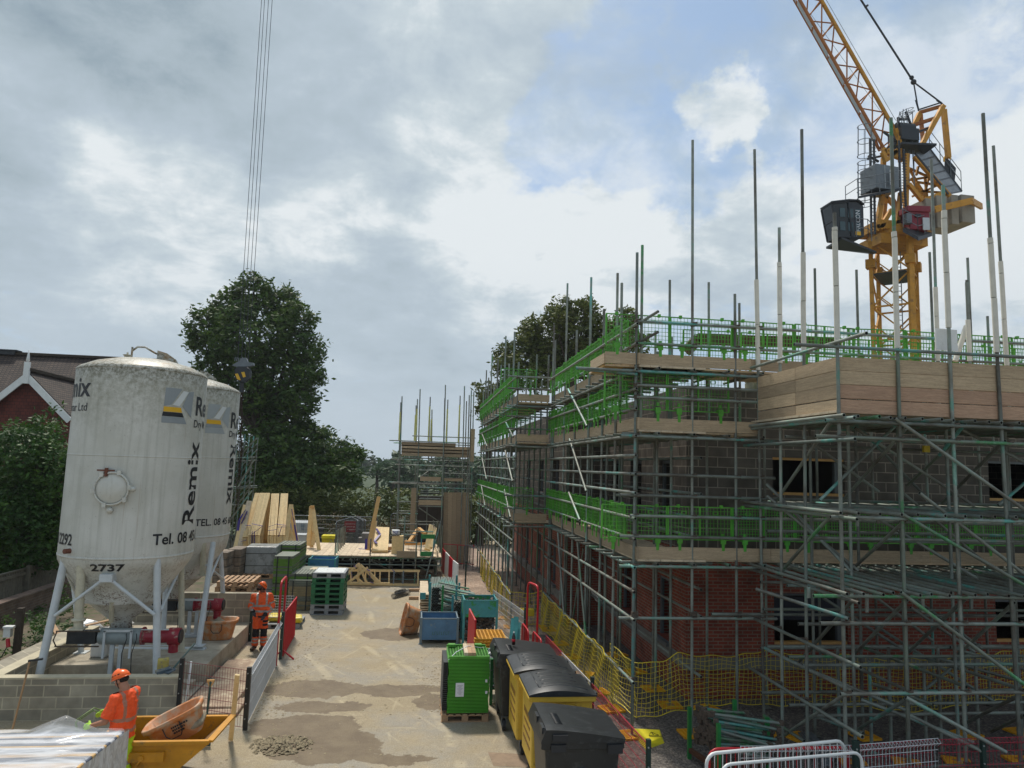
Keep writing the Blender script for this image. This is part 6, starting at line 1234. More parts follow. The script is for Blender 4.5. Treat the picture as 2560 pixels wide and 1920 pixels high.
# boards with teal ends, pipes
t=thing('board_stack','stack of pale scaffold boards with teal painted ends','boards',(K(5,180,400,23.5).x,23.5,0)); a=K(5,150,300,23.6); b_=K(5,212,300,23.6)
for i in range(9): MB().box(((a.x+b_.x)/2+random.uniform(-.02,.02),24.6,.1+i*.075),(b_.x-a.x,2.6+random.uniform(-.1,.1),.04)).build('board',DECK,t)
kbox(MB(),5,146,385,186,432,23.15,.06).build('teal_end',TEALP,t)
for (x0,y0),(x1,y1),lb in (((1375,1098),(1505,1062),'black corrugated pipe length lying nearest the camera on the yard'),((1400,1072),(1470,1054),'shorter black corrugated pipe lying behind the longer one')):
    a=G(*c(3,x0,y0+8),.1); b_=G(*c(3,x1,y1+8),.1); mb=MB(); n=26
    for i in range(n): p=a.lerp(b_,i/n); q=a.lerp(b_,(i+.6)/n); mb.tube(p,q,.085,10,cap=False); mb.tube(q,a.lerp(b_,(i+1)/n),.07,10,cap=False)
    tag(mb.build('drain_pipe',BLACKP),lb,'pipe','black pipes on the yard')
for i,(y0,lb) in enumerate(((1055,'short brown sleeper lying farther back beside the tube racks'),(1120,'short brown sleeper lying nearer beside the tube racks'))): a=G(*c(3,1515,y0+6),.05); mb=MB(); mb.box((a.x+.4,a.y+.1,.05),(.9,.14,.1),rz=.03); tag(mb.build('sleeper',PALLETWOOD),lb,'timber')
# pads and green guards packs
t=thing('grate_stack','stack of orange-yellow grid pads behind the green guard pack','pads',(2.05,16.9,0)); a=K(5,552,710,16.6); b_=K(5,770,850,16.6); w=b_.x-a.x; OYP=mat('orange_yellow','#c98f1e',.5,var=.2,rnd=.1)
z=.04; k=0
while z<a.z-.03:
    mb=MB(); 
    for i in range(9): u=-w/2+w*i/8; mb.beam((u,-.45,0),(u,.45,0),.03,.03)
    for i in range(9): u=-.45+.9*i/8; mb.beam((-w/2,u,0),(w/2,u,0),.03,.035)
    o=mb.build('grid_pad',OYP,t,local=True); o.location=V(((a.x+b_.x)/2+random.uniform(-.03,.03),17.05,z))-t.location; z+=.062; k+=1
gp=G(*c(5,298,1330)); gq=G(*c(5,646,1330)); gw=gq.x-gp.x; gy=gp.y
o=wpallet(gw,1.0).build('wooden_pallet',PALLETWOOD,local=True); o.location=((gp.x+gq.x)/2,gy+.5,.0); tag(o,'wooden pallet under the pack of green mesh guards','pallet')
t=thing('guard_pack','pack of upright green mesh guards strapped on a pallet with black ones on its left','guards',((gp.x+gq.x)/2,gy,.145)); zt=K(5,500,870,gy).z; x0=gp.x+.1; x1=gq.x-.015
GPK=mat('pack_green','#419420',.5,var=.15,scale=3,rnd=.05); GPD=mat('pack_green_gap','#1c5a12',.6,var=.1)
mb=MB(); nL=38; 
for i in range(nL): z=.16+(zt-.16)*(i+.5)/nL; j=.007*math.sin(i*.5)+.004*random.random(); hgt=(zt-.16)/nL; mb.box(((x0+x1)/2+j,gy+.48,z),(x1-x0+.0,.92,hgt*.66),mi=0); mb.box(((x0+x1)/2+j,gy+.48,z+hgt*.5),(x1-x0-.04,.88,hgt*.36),mi=1)
mb.build('guards',[GPK,GPD],t)
mb=MB()
for i in range(15): u=i/14; mb.beam((x0+(x1-x0)*u,gy+.04,zt+.012),(x0+(x1-x0)*u,gy+.92,zt+.02),.012,.012)
for i in range(13): u=i/12; mb.beam((x0,gy+.04+.88*u,zt+.016),(x1,gy+.04+.88*u,zt+.016),.012,.012)
for s_ in (0,1): mb.beam((x0,gy+.03+s_*.9,zt+.03),(x1,gy+.03+s_*.9,zt+.03),.035,.05)
for u in (.12,.8): mb.box((x0+(x1-x0)*u,gy+.85,zt+.06),(.14,.12,.05))
mb.build('top_guard',GREENP,t)
mb=MB()
for i in range(24): z=.2+(zt-.25)*(i+.5)/24; mb.box((x0-.05,gy+.48,z),(.09,.9,(zt-.25)/24*.6)); mb.beam((x0-.09,gy+.06,z),(x0-.09,gy+.9,z),.012,.014)
mb.build('black_guards',BLACKP,t)
q=K(5,435,1090,gy-.0); MB().box((q.x,gy+.0,q.z),(.16,.008,.25),rz=.02).build('paper_label',mat('paper','#d9dbe2',.6,var=.04),t)
mb=MB()
for i in range(9): mb.box((q.x+random.uniform(-.01,.01),gy-.006,q.z+.08-i*.02),(.11-.03*(i%3),.003,.004))
mb.build('label_print',mat('print_grey','#8a8c98',.6),t)
for yy in (1025,1108): q2=K(5,636,yy,gy); MB().box((q2.x-.02,gy-.002,q2.z),(.04,.01,.05)).build('tag_label',MATS['paper'],t)
mb=MB(); mb.path([(x0,gy-.005,zt+.0),(x0+.15,gy+.3,zt+.06),(x0+(x1-x0)*.5,gy+.5,zt+.13),(x1-.15,gy+.65,zt+.06),(x1,gy+.9,zt)],.008,5); mb.build('tie_cord',MATS['paper'],t)
for i,dx_ in enumerate((0,.075,.15)): a=K(5,450+i*33,800,gy+.9); mb=MB(); mb.box((x0+.34+dx_,gy+.42,zt+.075),(.072,.72,.07),rz=-.02); tag(mb.build('timber_batten',PALLETWOOD if i else DECK),('left','middle','right')[i]+' of three timber battens lying on the green guard pack','batten','battens on the green guard pack')
# ---------------------------------------------------------------- four wheeled bins
YB_=mat('bin_yellow','#c7a437',.5,var=.15,scale=3,col2='#8f7b45',c2t=(.60,.72),c2scale=10); BLACKB=mat('bin_black','#1f2326',.42,var=.25,scale=4,col2='#4b4f52',c2t=(.55,.74),c2scale=7,stretch=(1,3,1)); RUB=mat('rubber','#26272a',.7)
def wheelbin(label,cx_,y0,w,d,h,body,flat=False,rz=0):
    t=thing('wheeled_bin',label,'bin',(cx_,y0+d/2,0),rz,'large four-wheeled bins in a row')
    W2,D2=w/2,d/2; bi=.10 if not flat else .04
    P=[(-W2+bi,-D2+bi*.6,.26),(W2-bi,-D2+bi*.6,.26),(W2-bi,D2-bi*.6,.26),(-W2+bi,D2-bi*.6,.26),(-W2+.03,-D2+.03,h-.12),(W2-.03,-D2+.03,h-.12),(W2-.03,D2-.03,h-.12),(-W2+.03,D2-.03,h-.12)]
    MB().add(P,[(3,2,1,0),(0,1,5,4),(1,2,6,5),(2,3,7,6),(3,0,4,7),(4,5,6,7)]).build('body',body,t,local=True,bevel=.03)
    mb=MB(); 
    for sx in (-1,1): mb.box((sx*(W2-.01),0,h-.12),(.06,d,.09))
    for sy in (-1,1): mb.box((0,sy*(D2-.01),h-.12),(w,.05,.09))
    mb.build('rim',body,t,local=True,bevel=.012)
    # lid: rises steeply from the left and falls towards the hinge on the right
    n=18; prof=[]
    for i in range(n+1):
        u=i/n; x=-W2-.03+(w+.05)*u
        z=(h-.05+.17*min(1,u/.05)**.5-.145*max(0,(u-.12)/.88)**1.35) if not flat else (h-.07+.02+.12*math.sin(pi*min(1,u*1.05))**.8*(1-.25*u))
        prof.append((x,z))
    vs=[]; ny=10
    for j in range(ny+1):
        v=j/ny; y=-D2-.03+(d+.06)*v; e=min(1,min(v,1-v)/.12)**.5
        for (x,z) in prof: zz=h-.07+(z-h+.07)*(.62+.38*e) if flat else h-.07+(z-h+.07)*(.86+.14*e); vs.append((x,y,zz))
    m_=n+1; fs=[(j*m_+i,j*m_+i+1,(j+1)*m_+i+1,(j+1)*m_+i) for j in range(ny) for i in range(n)]
    base=[(x,y,h-.08) for y in (-D2-.03,D2+.03) for x,_ in prof]; nb=len(vs); vs+=base
    fs+=[(i,i+1,nb+i+1,nb+i) for i in range(n)]+[(ny*m_+i,ny*m_+i+1,nb+m_+i+1,nb+m_+i) for i in range(n)]+[tuple([nb,nb+n,nb+m_+n,nb+m_])]
    fs+=[tuple([j*m_ for j in range(ny+1)]+[nb+m_,nb]),tuple([j*m_+n for j in range(ny+1)]+[nb+m_+n,nb+n])]
    mb=MB().add(vs,fs,0,True); 
    lid=mb.build('lid',BLACKB,t,local=True); lid.modifiers.new('e','EDGE_SPLIT').split_angle=radians(38)
    rb=MB()
    def zl(u): return prof[int(u*n)][1]
    if flat:
        for k in range(4): 
            y=-D2*.55+k*d*.18; rb.path([(prof[i][0],y+.0,prof[i][1]-.004) for i in range(4,15)],.012,5)
        rb.path([(prof[i][0],-D2*.78,prof[i][1]-.006) for i in range(3,17)],.014,5)
        rb.path([(prof[3][0],-D2*.75,prof[3][1]-.004),(prof[3][0],D2*.8,prof[3][1]-.004)],.012,5)
        for k in range(0): pass
    else:
        for k in range(12): rb.path([(prof[3][0]+.02,-D2*.72+k*.035,prof[3][1]+.002),(prof[5][0],-D2*.72+k*.035,prof[5][1]+.002)],.005,4)
        for y in (-D2*.72,D2*.1): rb.box((prof[0][0]+.08,y,h+.05),(.12,.2,.10)); 
    rb.build('lid_ribs',BLACKB,t,local=True)
    if not flat:
        [MB().box(q1,q2).build('lid_grip',RUB,t,local=True) for q1,q2 in (((-W2+.2,-D2-.045,h-.13),(.2,.03,.09)),((W2-.12,-D2-.045,h-.15),(.2,.03,.11)),((-W2+.22,-D2-.05,h+.0),(.2,.03,.08)))]
        MB().lathe([(.11,0),(.10,.02),(.045,.05),(.04,.09),(.02,.092)],(0,-D2+.055,.82),18,M=V((0,-1,.06)).to_track_quat('Z','Y').to_matrix()).build('trunnion',BLACKB,t,local=True)
    else:
        mb=MB(); mb.path([(.06+.17*cos(k*pi/12),-D2+.018,h-.24+.055*sin(k*pi/12)) for k in range(24)],.006,4,closed=True); mb.path([(-W2+.05,-D2+.03,h-.29),(-.1,-D2+.03,h-.30)],.008,4); mb.path([(.24,-D2+.03,h-.31),(W2-.05,-D2+.03,h-.32)],.008,4)
        for i in range(5): mb.path([(-.05+i*.05,-D2+.016,h-.25),(-.03+i*.05,-D2+.016,h-.225),(-.01+i*.05,-D2+.016,h-.25)],.004,4)
        mb.build('embossed_mark',body,t,local=True)
        s_=MB()
        for r_ in range(4):
            y=-D2+.2
            while y<D2-.25: q=random.uniform(.04,.1); s_.box((-W2+.035-.0+(.10-.04)*0.0,y+q/2,.95-r_*.14),(.01,q,.045 if r_ else .085),M=None); y+=q+.03
        s_.build('side_lettering',mat('bin_print','#7d5a1e',.6) if 'bin_print' not in MATS else MATS['bin_print'],t,local=True)
        MB().box((-W2+.0,0,h-.115),(.07,d+.02,.05)).build('front_bar',YB_,t,local=True,bevel=.015)
    for sy in (-1,1):
        MB().box((W2-.0,sy*D2*.62,h-.1),(.14,.13,.05)).tube((W2+.05,sy*D2*.62-.08,h-.09),(W2+.05,sy*D2*.62+.08,h-.09),.022,8).build('hinge',BLACKB,t,local=True)
    for sx in (-1,1):
        for sy in (-1,1):
            x,y=sx*(W2-.16),sy*(D2-.14); wv=MB().tube((x-.025,y,.1),(x+.025,y,.1),.1,18).build('wheel',RUB,t,local=True); MB().tube((x-.03,y,.1),(x+.03,y,.1),.055,12).build('hub',STEELG,wv,local=True)
            MB().box((x-.04,y,.17),(.008,.07,.16)).box((x+.04,y,.17),(.008,.07,.16)).box((x,y,.25),(.1,.1,.012)).build('caster',STEELG,t,local=True)
    return t
wheelbin('black bin with a sloping lid nearest the camera',2.33,9.62,1.08,1.05,1.31,BLACKB)
wheelbin('yellow bin with a black lid right behind the nearest black bin',2.36,11.1,1.0,1.05,1.44,YB_,True)
wheelbin('yellow bin with a scuffed black lid, second yellow one from the front',2.30,12.35,1.0,1.02,1.42,YB_,True)
wheelbin('black bin at the far end of the row carrying a bottle',2.2,13.45,1.15,1.2,1.30,BLACKB)
q=K(5,822,805,14.0); t=thing('bottle','small cola bottle with red label standing on the far black bin','bottle',(q.x,13.95,1.43)); MB().lathe([(.03,0),(.034,.02),(.03,.07),(.034,.1),(.034,.15),(.013,.2),(.013,.22)],(q.x,13.95,1.43),12).build('body',mat('bottle_dark','#2a1512',.2),t); MB().lathe([(.0345,.06),(.0345,.11)],(q.x,13.95,1.43),12).build('label',REDP,t); MB().tube((q.x,13.95,1.65),(q.x,13.95,1.67),.016,8).build('cap',WHITEP,t)
# ---------------------------------------------------------------- fences along the yard
GPOST=mat('dark_green_post','#14302a',.5,var=.2); BPOST=mat('black_post','#1b1d1e',.5,var=.2)
def post(label,x,y,h,m,cat='post',grp=None,s_=.06):
    t=thing('fence_post',label,cat,(x,y,0),0,grp); MB().box((x,y,h/2),(s_,s_,h)).build('post',m,t)
    mb=MB()
    for i in range(4): mb.tube((x-.01,y-s_/2-.012,.2+i*(h-.3)/3),(x-.01,y-s_/2,.2+i*(h-.3)/3),.012,6)
    mb.build('bolts',MATS['zinc'],t)
def wmesh(name,label,pts,h,m,grp,z0=.04,cell=.05,cellh=.16,wr=.0036,hr=.005,fold=True,nrm=None):
    t=thing(name,label,'fence',pts[0],0,grp); a,b_=V(pts[0]),V(pts[1]); L_=(b_-a).length; d=(b_-a)/L_; nn=V((d.y,-d.x,0)); mb=MB(); n=int(L_/cell); Z=V((0,0,1))
    for i in range(n+1):
        p=a+d*L_*i/n; mb.tube(p+Z*z0,p+Z*h,wr,4,cap=False)
        if fold: mb.tube(p+Z*h,p+Z*(h-.05)+nn*.06,wr,4,cap=False); mb.tube(p+Z*(h-.05)+nn*.06,p+Z*(h-.1),wr,4,cap=False)
    mb.build('vertical_wires',m,t); mb=MB(); k=max(1,int((h-z0)/cellh))
    for j in range(k+1): z=z0+(h-z0)*j/k; mb.tube(a+Z*z,b_+Z*z,hr,5)
    if fold: mb.tube(a+Z*(h-.05)+nn*.06,b_+Z*(h-.05)+nn*.06,hr,5)
    mb.build('horizontal_wires',m,t); return t
RW=mat('red_wire','#a51f36',.5,var=.15); WW=mat('white_wire','#c9ccce',.45,var=.08); RUSTW=mat('rusty_red_wire','#7a3330',.6,var=.2)
g_='weld mesh fence beside the bins'
PA=(3.38,10.15,0); PBq=(3.27,13.0,0); PCq=(2.98,19.3,0)
wmesh('mesh_fence','red weld mesh fence panel right of the nearest bins',[PA,PBq],1.0,RW,g_); wmesh('mesh_fence','white weld mesh fence panel right of the farther bins',[PBq,(3.16,15.1,0)],1.0,WW,g_)
wmesh('mesh_fence','short red weld mesh piece beside the red hoop barriers',[(3.16,15.1,0),(3.09,16.6,0)],1.0,RW,g_); wmesh('mesh_fence','white weld mesh panel leaning past the tall dark green post by the teal boards',[PCq,(2.5,22.6,0)],1.0,WW,g_)
post('dark green fence post at the nearest corner of the red mesh',PA[0],PA[1]-.04,1.08,GPOST); post('dark green fence post where red mesh meets white mesh',PBq[0]+.02,PBq[1],1.1,GPOST); post('dark green fence post beside the leaning teal boards',PCq[0]+.04,PCq[1],1.2,GPOST); post('dark green fence post at the start of the red and white hoarding',2.05,28.4,1.1,GPOST)
# fence line across the lower right
zt_=1.0; F0=G(*c(8,430,1522),zt_); F1=G(*c(8,1138,1492),zt_+.05); F2=G(*c(8,1670,1472),zt_); F3=G(*c(8,2280,1452),zt_); F1=V((F1.x,F1.y,0)); F0.z=F2.z=F3.z=0
g2='mesh fence along the bottom of the picture'
wmesh('mesh_fence','white mesh fence behind the tubular white barriers',[F0,F1],1.0,WW,g2,cell=.06); wmesh('mesh_fence','white mesh fence panel right of the dark green post',[F1,F2],1.0,WW,g2,cell=.06); wmesh('mesh_fence','red mesh fence panel at the right end of the lower fence',[F2,F3],.98,RW,g2,cell=.06)
wmesh('mesh_fence','red mesh fence running behind the white mesh panel',[V((F1.x,F1.y+.12,0)),V((F2.x,F2.y+.12,0))],.94,RW,g2,cell=.06)
post('dark green post between the white mesh panels at the bottom',F1.x,F1.y-.06,1.08,GPOST,s_=.075); q=G(*c(8,1950,1470),1.05); post('dark green post in the red mesh at the lower right',q.x,q.y,1.05,GPOST)
def hoop(label,a,b_,h,m,r=.021,bars=0,grp=None,flat=False,feet=True,cat='barrier'):
    t=thing('hoop_barrier',label,cat,a,0,grp); a,b_=V(a),V(b_); Z=V((0,0,1)); d=(b_-a).normalized(); cr=.14; pts=[a+Z*.03,a+Z*(h-cr)]+[a+Z*(h-cr+cr*sin(k*pi/8))+d*(cr-cr*cos(k*pi/8)) for k in (1,2,3)]+[a+Z*h+d*cr,b_+Z*h-d*cr]+[b_+Z*(h-cr+cr*sin(k*pi/8))-d*(cr-cr*cos(k*pi/8)) for k in (3,2,1)]+[b_+Z*(h-cr),b_+Z*.03]
    MB().path(pts,r,8).build('frame',m,t); L_=(b_-a).length
    if bars:
        mb=MB(); mb.tube(a+Z*.2,b_+Z*.2,r*.75,6)
        for i in range(1,bars): p=a+d*L_*i/bars; mb.tube(p+Z*.2,p+Z*(h-.01),.007,6)
        mb.build('bars',m,t)
    if feet:
        nn=V((d.y,-d.x,0)); 
        for p in (a+d*.15,b_-d*.15): MB().path([p-nn*.3+Z*.02,p+Z*.2,p+nn*.3+Z*.02],r*.8,6).build('foot',m,t)
    return t
a=G(*c(8,245,1640),.98); a.z=0; b_=G(*c(8,1110,1530),1.0); b_.z=0
hoop('white tubular barrier, the one standing farther back at the bottom of the picture',(a.x,a.y+.15,0),(b_.x,b_.y+.1,0),1.06,WHITEP,.024,18,'white tubular barriers'); a2=G(*c(8,290,1650),.92); hoop('white tubular barrier standing nearest the camera',(a2.x,a2.y-.1,0),(b_.x+.12,b_.y-.12,0),.98,WHITEP,.022,0,'white tubular barriers')
hoop('red tubular barrier peeping from behind the white barriers',(b_.x-1.95,b_.y+.3,0),(b_.x+.15,b_.y+.25,0),.9,REDP,.024,16)
def kh(n,pts,Y): return [K(n,*p,Y) for p in pts]
# red hoops in the gap beside the yellow netting
hoop('tall red hoop barrier standing up beyond the farther black bin',(K(5,925,560,17.2).x,17.2,0),(K(5,985,560,16.9).x,16.6,0),K(5,960,320,16.9).z,REDP,.026,0,'red barriers beyond the bins',feet=False); 
for (xa,xb,yt,Y,lb) in ((890,918,600,17.6,'left low red barrier gate beside the tall red hoop'),(968,1010,660,16.6,'right low red barrier gate beside the tall red hoop')): a=K(5,xa,yt,Y); b_=K(5,xb,yt,Y-.5); hoop(lb,(a.x,Y,0),(b_.x,Y-.9,0),a.z,REDP,.018,8,'red barriers beyond the bins',feet=False)
def pan(name,label,quad,m,th=.03,cat='barrier',grp=None):
    t=MB(); a,b_,c_,d=[V(q) for q in quad]; n=(b_-a).cross(d-a).normalized()*th; t.add([a,b_,c_,d,a+n,b_+n,c_+n,d+n],[(0,1,2,3),(7,6,5,4),(0,4,5,1),(1,5,6,2),(2,6,7,3),(3,7,4,0)]); return tag(t.build(name,m),label,cat,grp)
a=K(5,502,500,17.3); b_=K(5,544,580,16.8); t=thing('red_barrier','solid red barrier panel on a splayed foot beyond the green guard pack','barrier',(a.x,17.3,0)); MB().add([(a.x-.02,17.35,.15),(b_.x,16.75,.12),(b_.x,16.75,b_.z),(a.x,17.35,a.z),(a.x+.03,17.36,.15),(b_.x+.04,16.77,.12),(b_.x+.04,16.77,b_.z),(a.x+.04,17.36,a.z)],[(0,1,2,3),(7,6,5,4),(0,4,5,1),(1,5,6,2),(2,6,7,3),(3,7,4,0)]).build('panel',REDP,t,bevel=.01); MB().path([(a.x-.35,17.0,.02),(a.x,17.05,.22),(a.x+.3,17.0,.02)],.018,6).build('foot',REDP,t)
t=thing('teal_boards','three narrow teal boards leaning on the white mesh panel','boards',(2.75,19.0,0)); 
for i,(xt,xb,yt) in enumerate(((828,802,570),(848,825,560),(862,848,600))): MB().beam(K(5,xt,yt,19.5),V((K(5,xb,790,18.9).x,18.9,.02)),.13,.02,up=(0,1,0)).build('board',TEALP,t)
# hoarding and rails by the stair tower path
hq=[(1780,705),(1808,760),(1838,815),(1868,880),(1905,960)]; Ys=[33.5,32,30.6,29.3,28.2]
for i in range(4):
    a=K(3,*hq[i],Ys[i]); b_=K(3,*hq[i+1],Ys[i+1]); pan('hoarding_panel',('farthest red','farther white','nearer red','nearest white')[i]+' panel of the red and white hoarding by the path',[(a.x,a.y,.05),(b_.x,b_.y,.05),(b_.x,b_.y,1.02),(a.x,a.y,1.02)],REDP if i%2==0 else WHITEP,.05,grp='red and white hoarding panels')
rt=thing('red_rail','red tubular rail across the gravel path before the vertical planks','rail',(2.2,34.5,0))
for yy in (686,835): a=K(3,1782,yy-4,34.8); b_=K(3,2035,yy+14,34.2); MB().tube((a.x,34.8,a.z),(b_.x,34.2,b_.z+.0),.02,6).build('rail',REDP,rt)
for x in (1785,1900,2030): a=K(3,x,690,34.5); MB().tube((a.x,34.5,0),(a.x,34.5,a.z),.02,6).build('post',REDP,rt)
a=K(3,1955,690,34.0); b_=K(3,2025,700,34.0); hoop('silver mesh barrier on the gravel path by the far netting',(a.x,34,0),(b_.x,33.6,0),a.z,STEELG,.018,12,feet=False)
# left side of the yard
LA,LBp,LC=(-4.18,14.42,0),(-2.84,13.8,0),(-3.08,18.0,0)
wmesh('mesh_fence','rusty red square mesh panel between two black posts beside the pit',[LA,LBp],1.02,RUSTW,'mesh fences on the left of the yard',cell=.055,cellh=.17,fold=False,wr=.003); post('black post at the corner of the block pit',LA[0],LA[1],1.08,BPOST,s_=.075); post('black post between the rusty red mesh and the white mesh',LBp[0],LBp[1],1.08,BPOST,s_=.075)
MB().path([(LA[0]+.13,LA[1]-.05,.05),(LA[0]+.17,LA[1]-.05,1.03)],.02,8).build('loose_pole',WHITEP)
tag(bpy.data.objects['loose_pole'],'thin pale pole standing against the black post by the pit','pole')
wt=wmesh('mesh_fence','white mesh panel running along the left of the yard',[LBp,LC],1.0,WW,'mesh fences on the left of the yard',cell=.05,cellh=.25,fold=True)
MB().add([(LBp[0]-.012,LBp[1]+.05,.08),(LC[0]-.012,LC[1]-.03,.08),(LC[0]-.012,LC[1]-.03,.96),(LBp[0]-.012,LBp[1]+.05,.96)],[(0,1,2,3)]).build('clear_sheet',mat('clear_sheet','#b9bcbd',.35,var=.1,alpha=.42),wt,fix=False)
hq2=[(290,540,0),(335,0,0)]
a=G(*c(4,290,545)); b_=G(*c(4,335,470)); hoop('tall narrow red hoop barrier beside the man looking up',(a.x,a.y,0),(b_.x-.02,b_.y+.1,0),K(3,455,975,a.y+.3).z,REDP,.028,0,feet=False)
a=G(*c(4,345,470)); b_=G(*c(4,440,300)); za=K(4,355,95,a.y).z; pn=thing('red_barrier','red mesh barrier panel on the left of the yard behind the dark post','barrier',(a.x,a.y,0)); zb_=K(3,575,1115,b_.y).z
MB().path([(a.x,a.y,.05),(a.x,a.y,za),(b_.x,b_.y,zb_),(b_.x,b_.y,.05),(a.x,a.y,.05)],.02,6).build('frame',REDP,pn); mb=MB(); n=34
for i in range(1,n): f=i/n; x=a.x+(b_.x-a.x)*f; y=a.y+(b_.y-a.y)*f; mb.tube((x,y,.06),(x,y,za+(zb_-za)*f),.008,4,cap=False)
mb.build('bars',REDP,pn); MB().path([(a.x-.25,a.y-.1,.02),(a.x,a.y,.18),(a.x+.3,a.y-.2,.02)],.022,6).build('foot',REDP,pn)
post('dark post in front of the red mesh barrier on the left',a.x-.03,a.y-.12,za+.02,GPOST,s_=.07); q=G(*c(3,208,1475)); post('dark green post behind the man looking up',q.x,q.y,K(3,212,1105,q.y).z,GPOST,s_=.07)
a=K(3,230,1190,21.3); b_=K(3,565,1190,21.3); wmesh('mesh_fence','low white square mesh panel behind the man looking up',[(a.x,21.3,0),(b_.x,21.3,0)],K(3,400,1105,21.3).z,WW,'mesh fences on the left of the yard',cell=.07,cellh=.07,fold=False,z0=.4)
p=G(*c(3,430,1385)); q=G(*c(3,600,1385)); o=ppallet(PGREY).build('plastic_pallet',PGREY,local=True); o.location=(q.x-.45,q.y+.75,.002); o.scale=(.9,.95,.8); tag(o,'grey plastic pallet carrying yellow bags behind the red barrier','pallet')
for i,(dx_,dy_,lb) in enumerate(((-.3,0,'left yellow bag on the grey plastic pallet'),(.08,.05,'middle yellow bag on the grey plastic pallet'),(.3,-.2,'right yellow bag on the grey plastic pallet'))): 
    mb=MB(); mb.box((o.location.x+dx_,o.location.y+dy_-.1,.23),(.38,.55,.16),rz=.1*i); tag(mb.build('yellow_bag',mat('bag_yellow','#d8c02a',.5,var=.2,scale=9,col2='#c9cbb0',c2t=(.55,.6),c2scale=12) if i==0 else MATS['bag_yellow'],bevel=.06),lb,'bag','yellow bags on the grey pallet')
# lower right clutter: short tube stillage, yellow plates, channels
t=thing('tube_stillage','green framed stillage of short green and teal tubes with clamps on their ends','stillage',(5.2,12.0,0)); A=G(*c(8,125,1600)); B_=G(*c(8,240,1659))
for (x,y) in ((4.78,12.15),(4.95,11.35),(5.75,12.5),(5.9,11.6)): MB().box((x,y,.42),(.06,.06,.84)).build('corner_post',GPAINT,t)
MB().beam((4.78,12.15,.15),(4.95,11.35,.15),.06,.07).beam((4.95,11.35,.15),(5.9,11.6,.15),.06,.07).build('bottom_bar',mat('rusty_bar','#5b3a28',.7,.2,var=.3),t)
mb=MB()
for i in range(70):
    u=random.random(); z=.2+.6*random.random(); a=V((4.85+u*.12,12.05-u*.6,z+.12)); b_=a+V((.85+random.uniform(-.1,.25),.05+random.uniform(-.3,.1),-.16+random.uniform(-.06,.08))); mb.tube(a,b_,.0245,7,mi=random.choice((0,1,2,2,1)),hollow=3); 
    for e in (a,b_): mb.box(e+V((0,0,.01)),(.07,.08,.07),rz=random.random()*3,mi=4)
tag(mb.build('tubes',[T1,T2,T3,DARK,RUST],t),kind='stuff')
PL=mat('yellow_plate','#d9cc22',.5,var=.1,scale=5)
a,b_,c_,d=[G(*c(5,*p),.06) for p in ((1680,1400),(1863,1395),(1890,1480),(1820,1520))]
t=thing('yellow_ramp','yellow plastic trench cover with a warning triangle lying on the gravel','trench cover',(a.x,c_.y,0)); A=G(*c(5,1680,1400)); Bq=G(*c(5,1900,1405)); Cq=G(*c(5,1925,1480)); Dq=G(*c(5,1790,1530))
MB().add([A,Bq,Cq,Dq,A.lerp(Cq,.1)+V((0,0,.09)),Bq.lerp(Dq,.1)+V((0,0,.09)),Cq.lerp(A,.1)+V((0,0,.09)),Dq.lerp(Bq,.1)+V((0,0,.09))],[(0,1,5,4),(1,2,6,5),(2,3,7,6),(3,0,4,7),(4,5,6,7)]).build('cover',PL,t,bevel=.01)
ce=(A+Bq+Cq+Dq)/4+V((.04,0,.095)); MB().path([ce+V((-.09,-.06,0)),ce+V((.09,-.06,0)),ce+V((0,.1,0))],.006,4,closed=True).beam(ce+V((0,-.03,0)),ce+V((0,.05,0)),.015,.004).box(ce+V((.02,-.11,0)),(.24,.014,.003)).build('warning_mark',INK,t)
a=G(*c(8,450,1410),.05); b_=G(*c(8,575,1505),.05); mb=MB(); mb.beam((a.x,a.y,.12),(b_.x,b_.y,.06),.3,.03); tag(mb.build('yellow_board',PL),'yellow plastic board lying behind the short tube stillage','board')
t=thing('steel_channels','grey steel channel boards lying in the gravel under the loading bay','channels',(7.2,11.8,0))
for i in range(4): a=G(*c(8,815+i*14,1440+i*6),.05); b_=G(*c(8,965+i*14,1640-i*8),.05); MB().beam((a.x,a.y,.05+i*.02),(b_.x,b_.y,.05+i*.02),.13,.035).build('channel',STEELG,t)
for (x,y,Y,lb) in ((925,500,22.4,'yellow plastic crate standing inside the netting by the far corner'),):
    a=K(5,x,y,Y-1.0 if Y<20 else Y); mb=MB(); mb.box((a.x,a.y,max(.2,a.z-.1)),(.42,.3,.2)); tag(mb.build('yellow_crate',YELNET,bevel=.02),lb,'crate')
for i,(x0,y0,x1,y1,X) in enumerate(((1395,365,1482,475,5.55),(1095,258,1150,340,5.0))):
    a=OX(*c(5,x0,y0),X); b_=OX(*c(5,x1,y1),X); mb=MB(); mb.add([(X,a.y,a.z),(X-.05,b_.y,a.z-.05),(X-.12,b_.y-.0,b_.z+.05),(X-.06,(a.y+b_.y)/2,b_.z),(X-.02,a.y,b_.z+.12)],[(0,1,2,3,4)]); o=mb.build('hanging_sheet',mat('sheet_pale','#b9b6ad',.6,var=.1) if i==0 else MATS['sheet_pale'],B,fix=False)
mp_=[G(*c(5,*p)) for p in ((640,1545),(900,1560),(1000,1659),(680,1645))]; sheet('ground_patch',[(p.x,p.y) for p in mp_],.004,mat('patch_brown','#8a7763',.9,var=.2,scale=6,bump=.3,bscale=60))
